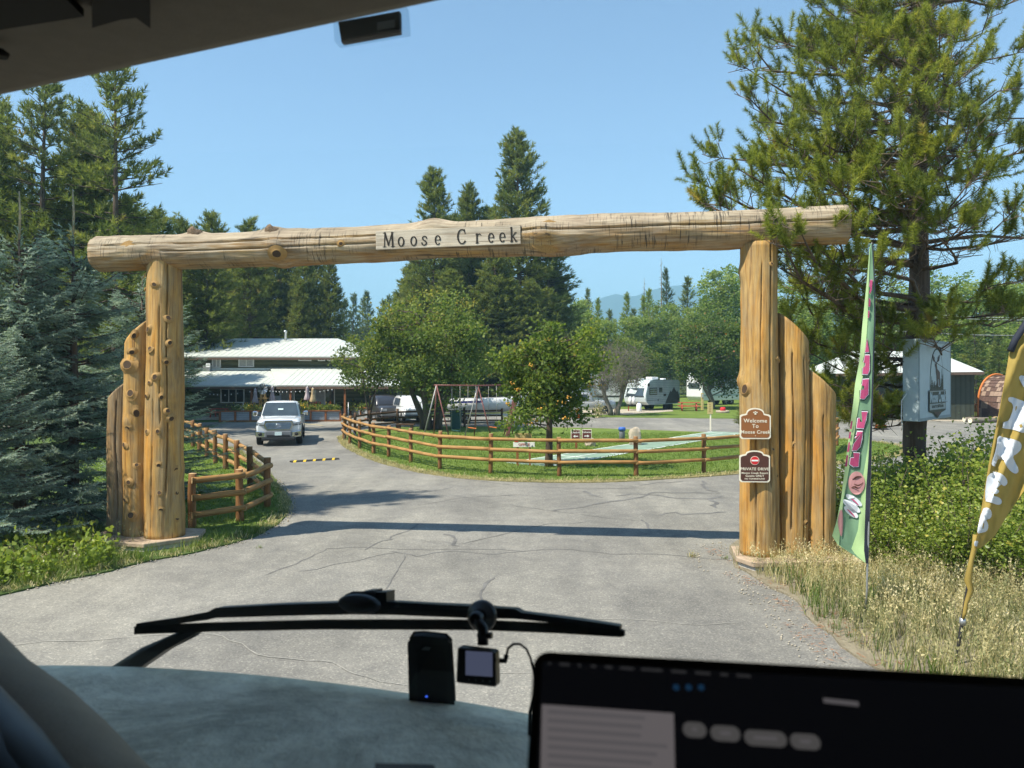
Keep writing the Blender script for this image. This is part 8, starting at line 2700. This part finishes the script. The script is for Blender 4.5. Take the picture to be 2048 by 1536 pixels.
strip('wiper_frame', [(272, 1250, 2.5), (345, 1243, 6), (415, 1232, 8), (430, 1226, 10), (560, 1221, 11), (700, 1217, 12), (790, 1217, 13), (930, 1224, 12), (1030, 1228, 10), (1042, 1232, 7), (1160, 1246, 6), (1240, 1256, 4)], 0, .02, M['wiper_black'], wip)
strip('wiper_spine', [(430, 1219, 3), (560, 1213, 4), (700, 1209, 4.5), (800, 1211, 4.5), (930, 1216, 4), (1010, 1221, 3)], 0, .026, M['device_grey'], wip)
arm = MB().tube([wp(216, 1352, -.06), wp(290, 1308, -.065), wp(350, 1280, -.065), wp(395, 1262, -.06)], [.012, .014, .012, .008], 8, flat=.7).build('wiper_arm', M['wiper_black'], mh, world=True)
strip('wiper_arm_cover', [(262, 1333, 15), (330, 1290, 11), (392, 1263, 4)], 0, .018, M['wiper_black'], mh)
noz = MB().lathe([(.034, 0), (.036, .006), (.030, .014), (.0, .016)], (0, 0, 0), 18, M=face_R(-nrm if nrm.y > 0 else nrm) @ Matrix.Diagonal((1, .42, 1))).build('washer_pivot', M['wiper_black'], wip)
noz.location = wp(722, 1207, -.04) - mh.location
MB().tube([wp(690, 1202, -.045), wp(694, 1193, -.05), wp(706, 1188, -.05), wp(735, 1188, -.05), wp(752, 1189, -.05)], .0042, 8).build('washer_hose', M['rubber_black'], wip, world=True)
strip('hose_clip', [(744, 1196, 11), (773, 1196, 12)], 0, .03, M['wiper_black'], wip)
strip('hose_spout', [(727, 1188, 6), (748, 1188, 7)], 0, .03, M['wiper_black'], wip)
MB().lathe([(.004, 0), (.004, .002)], wp(733, 1204, -.038), 3).build('arrow_mark', M['galv_pipe'], wip, world=True)

# toll transponder on the glass
tq = [on_screen(681, 98, .004), on_screen(823, 74, .004), on_screen(819, 20, .004), on_screen(677, 46, .004)]
tpn = thing('toll_transponder', 'small clear-rimmed toll transponder stuck high on the windscreen', 'transponder', tuple(sum(tq, Vector()) / 4))
ni = nrm if nrm.y < 0 else -nrm
MB().hexa(tq + [p + ni * .022 for p in tq]).build('clear_case', M['clear'], tpn, world=True, bevel=.003)
ti = [on_screen(688, 92, .008), on_screen(805, 71, .008), on_screen(804, 28, .008), on_screen(681, 50, .008)]
MB().hexa(ti + [p + ni * .010 for p in ti]).build('body', M['transponder'], tpn, world=True, bevel=.002)
tl = [on_screen(755, 62, .0185), on_screen(790, 56, .0185), on_screen(790, 40, .0185), on_screen(755, 46, .0185)]
MB().hexa(tl + [p + ni * .0015 for p in tl]).build('label_patch', M['device_grey'], tpn, world=True)

# dash camera hanging from a suction mount
cp = on_screen(965, 1231, .002)
dcam = thing('dash_camera', 'small dash camera with lit screen hanging from a windscreen suction mount', 'dash camera', tuple(cp))
Rn = face_R(ni)
MB().lathe([(.0215, 0), (.0215, .003), (.019, .008), (.012, .013), (.010, .018)], (0, 0, 0), 28, M=Rn).build('suction_cup', M['device_black'], dcam)
MB().lathe([(.0085, .012), (.0095, .020), (.0095, .032), (.006, .036)], (0, 0, 0), 16, M=Rn).build('ball_joint', M['device_black'], dcam)
dn = cp + ni * .028
MB().tube([dn, on_screen(966, 1258, .035), on_screen(966, 1290, .036)], [.008, .0075, .0075], 10).build('neck', M['device_black'], dcam, world=True)
MB().tube([on_screen(956, 1271, .036), on_screen(984, 1271, .036)], .0045, 10).build('thumb_screw', M['device_black'], dcam, world=True)
cb = [on_screen(922, 1359, .03), on_screen(1002, 1368, .03), on_screen(1000, 1297, .03), on_screen(925, 1288, .03)]
MB().hexa(cb + [p + ni * .022 for p in cb]).build('camera_body', M['device_black'], dcam, world=True, bevel=.004, seg=3)
cs = [on_screen(931.5, 1350, .0535), on_screen(985, 1353.5, .0535), on_screen(985, 1305, .0535), on_screen(931.5, 1301.5, .0535)]
MB().hexa(cs + [p + ni * .0008 for p in cs]).build('screen', M['screen_cam'], dcam, world=True)
for q in range(4):
    MB().lathe([(.0013, 0), (.0013, .0012)], on_screen(938 + q * 14, 1359 + q * 1.2, .0528), 8, M=Rn).build('button', M['device_grey'], dcam, world=True)
MB().tube([on_screen(1000, 1321, .042), on_screen(1010, 1322, .042), on_screen(1013, 1310, .042)], .0036, 8).build('plug', M['device_black'], dcam, world=True)
MB().tube([on_screen(x, y, .042) for x, y in ((1013, 1310), (1016, 1297), (1027, 1288), (1040, 1288), (1053, 1298), (1061, 1316), (1068, 1345), (1070, 1370), (1066, 1395), (1059, 1425), (1058, 1470))], .0018, 6).build('cable', M['device_black'], dcam, world=True)

# black communicator standing in front of the dash lip
rd_a = W(863, 1395, 1.02)
rc = thing('radio_handset', 'black handheld device standing upright on the front of the dashboard', 'radio', tuple(rd_a))
YR = 1.09
pr_ = [(822, 1480), (907, 1484), (905, 1400), (898, 1290), (889, 1281), (845, 1276), (826, 1277), (819, 1287), (820, 1320), (822, 1400)]
fr0 = [W(x, y, YR) for x, y in pr_]
fr1 = [p + Vector((0, .022, 0)) for p in fr0]
n_ = len(pr_)
MB().add(fr0 + fr1, [tuple(range(n_)), tuple(range(n_, 2 * n_))[::-1]] + [(i, (i + 1) % n_, n_ + (i + 1) % n_, n_ + i) for i in range(n_)]).build('case', M['device_black'], rc, world=True, bevel=.003)
inn_ = [(838, 1470), (894, 1472), (893, 1330), (884, 1292), (846, 1288), (834, 1300)]
MB().add([W(x, y, YR - .0012) for x, y in inn_], [tuple(range(6))]).build('front_glass', M['trim_black'], rc, world=True)
MB().add([W(x, y, YR - .0028) for x, y in ((842, 1300), (850, 1293), (862, 1295), (858, 1301))], [(0, 1, 2, 3)]).build('logo_mark', M['device_grey'], rc, world=True)
MB().box(W(853, 1393, YR - .002), (.003, .001, .002)).build('status_light', M['led_blue'], rc, world=True)
for q in range(3):
    MB().box(W(903.5 - q * 0.3, 1342 + q * 14, YR + .008), (.002, .006, .007)).build('side_button', M['device_grey'], rc, world=True)

# laptop on a little table in front of the passenger seat
lq = [W(1068, 1302, .535), W(2330, 1370, .50), W(2330, 1860, .40), W(1072, 1800, .435)]
lap = thing('laptop', 'open laptop with dim screen showing a grey panel in the lower right corner', 'laptop', tuple(lq[3]))
lx = (lq[1] - lq[0]).normalized(); wl_ = (lq[1] - lq[0]).length
ly = (lq[3] - lq[0]); ly = (ly - lx * ly.dot(lx)).normalized(); hl_ = wl_ * .66
ln_ = lx.cross(ly).normalized()
if ln_.y > 0: ln_ = -ln_
def LP(u, v, o=0.0): return lq[0] + lx * u + ly * v + ln_ * o
def rrect(u0, v0, u1, v1, r, n=6):
    pts = []
    for cx_, cy_, a0 in ((u1 - r, v1 - r, 0), (u0 + r, v1 - r, 90), (u0 + r, v0 + r, 180), (u1 - r, v0 + r, 270)):
        for k in range(n + 1):
            a = math.radians(a0 + 90 * k / n); pts.append((cx_ + r * math.cos(a), cy_ + r * math.sin(a)))
    return pts
def lplate(name, pts, o0, o1, mat, par=None):
    n = len(pts)
    vs = [LP(u, v, o0) for u, v in pts] + [LP(u, v, o1) for u, v in pts]
    return MB().add(vs, [tuple(range(n))[::-1], tuple(range(n, 2 * n))] + [(i, (i + 1) % n, n + (i + 1) % n, n + i) for i in range(n)]).build(name, mat, par or lap, world=True)
lid = lplate('lid', rrect(0, 0, wl_, hl_, .011), -.006, 0, M['device_black'])
dsp = lplate('display', rrect(.006, .007, wl_ - .006, hl_ - .015, .004), .0003, .0008, M['screen_dark'], lid)
def uv(px, py):
    d = Vector(((px - CX) / FPX, 1, -(py - HZ) / FPX)); o = Vector((0, 0, EYE))
    t = (lq[0] - o).dot(ln_) / d.dot(ln_); p = o + d * t - lq[0]
    return p.dot(lx), p.dot(ly)
a_, b_ = uv(1084, 1410), uv(1347, 1428)
lplate('panel', [a_, b_, (uv(1343, 1640)[0], a_[1] + .12), (uv(1083, 1640)[0], a_[1] + .12)], .0010, .0012, M['screen_panel'], dsp)
rr3 = random.Random(8)
for k in range(8):
    y0 = 1421 + k * 17.5
    u0, v0 = uv(1096, y0); u1, v1 = uv(1096 + rr3.uniform(180, 238), y0 + rr3.uniform(11, 14))
    lplate('panel_row', [(u0, v0), (u1, v0 + (u1 - u0) * .01), (u1, v0 + .0028), (u0, v0 + .0024)], .0014, .0016, M['screen_row'], dsp)
for x0_, x1_, y_ in ((1364, 1411, 1456), (1419, 1478, 1463), (1486, 1570, 1472), (1577, 1637, 1479)):
    u0, v0 = uv(x0_, y_ - 12); u1, v1 = uv(x1_, y_ - 8)
    lplate('pill_button', rrect(u0, v0, u1, v0 + .0095, .0046), .0010, .0013, M['screen_pill'], dsp)
    lplate('pill_text', [(u0 + .006, v0 + .0036), (u1 - .006, v0 + .0036), (u1 - .006, v0 + .0058), (u0 + .006, v0 + .0058)], .0015, .0017, M['screen_row'], dsp)
for x0_, x1_ in ((1097, 1102), (1119, 1140), (1156, 1162), (1182, 1192), (1210, 1225), (1240, 1268), (1282, 1325), (1342, 1372), (1390, 1420), (1440, 1455), (1472, 1500)):
    u0, v0 = uv(x0_, 1325 + (x0_ - 1097) * .064)
    lplate('menu_mark', [(u0, v0), (u0 + (x1_ - x0_) * .00033, v0 + .0002), (u0 + (x1_ - x0_) * .00033, v0 + .0021), (u0, v0 + .0019)], .0010, .0012, M['screen_text'], dsp)
for x0_ in (1352, 1377, 1402):
    u0, v0 = uv(x0_, 1376)
    lplate('icon', rrect(u0 - .002, v0 - .002, u0 + .002, v0 + .002, .0015, 4), .0010, .0012, M['screen_blue'], dsp)
u0, v0 = uv(1645, 1397)
lplate('heading', [(u0, v0), (u0 + .022, v0 + .0012), (u0 + .022, v0 + .0042), (u0, v0 + .003)], .0010, .0012, M['screen_row'], dsp)
hb = LP(0, hl_)
base_pts = [LP(0, hl_), LP(wl_, hl_), LP(wl_, hl_) + Vector((0, -.26, -.015)), LP(0, hl_) + Vector((0, -.26, -.015))]
MB().hexa([p - UZ * .014 for p in base_pts] + base_pts).build('keyboard_base', M['device_black'], lap, world=True, bevel=.003)
tb = [p - UZ * .0145 + Vector(((-.06 if i in (0, 3) else .06), (.03 if i < 2 else -.03), 0)) for i, p in enumerate(base_pts)]
MB().hexa([p - UZ * .02 for p in tb] + tb).build('tray_table', M['trim_black'], mh, world=True, bevel=.004)
tc = sum(tb, Vector()) / 4
MB().box((tc.x, tc.y, (tc.z - .02 + zf) / 2), (.06, .06, tc.z - .02 - zf)).build('table_leg', M['trim_black'], mh, world=True)

# each member of a row gets a label of its own, counted from the left
ORD = ['first', 'second', 'third', 'fourth', 'fifth', 'sixth', 'seventh', 'eighth', 'ninth', 'tenth', 'eleventh', 'twelfth', 'thirteenth', 'fourteenth', 'fifteenth', 'sixteenth']
for grp, txt in (('hazy pines beyond the lodge', 'small hazy pine beyond the lodge, {} from the left of its row'), ('yellow green larches beyond the camp', 'bright yellow-green larch under the far mountains, {} larch from the left'),
                 ('leafy trees behind the cabin', 'mid green leafy tree behind pine and cabin, {} from the left'), ('aspens beyond the camp site', 'pale leafy aspen beyond the camp site, {} aspen from the left'),
                 ('green plants in the patio planters', 'leafy plant growing over a patio planter, {} green one from the left'), ('flowering plants in the patio planters', 'orange flowering plant over a patio planter, {} flowering one from the left'),
                 ('dark conifers in the far wood', 'dark conifer in the far wood under the mountains, {} dark one from the left'), ('wild shrubs below the lodge sign', 'leafy wild shrub below the lodge sign, {} from the left in the thicket'),
                 ('dark pines behind the lodge', 'dark tall pine behind the white roofed lodge, {} from the left'), ('pines clustered below the tall middle conifers', 'pine beneath the tall middle conifers, {} from the left of the cluster')):
    row = sorted((o for o in COL.objects if o.parent is None and o.get('group') == grp), key=lambda o: o.location.x / o.location.y)
    for i, o in enumerate(row):
        o['label'] = txt.format(ORD[min(i, 15)] if i < 16 else {16: 'seventeenth', 17: 'eighteenth', 18: 'nineteenth', 19: 'twentieth', 20: 'twenty-first', 21: 'twenty-second', 22: 'twenty-third', 23: 'twenty-fourth'}.get(i, 'last'))
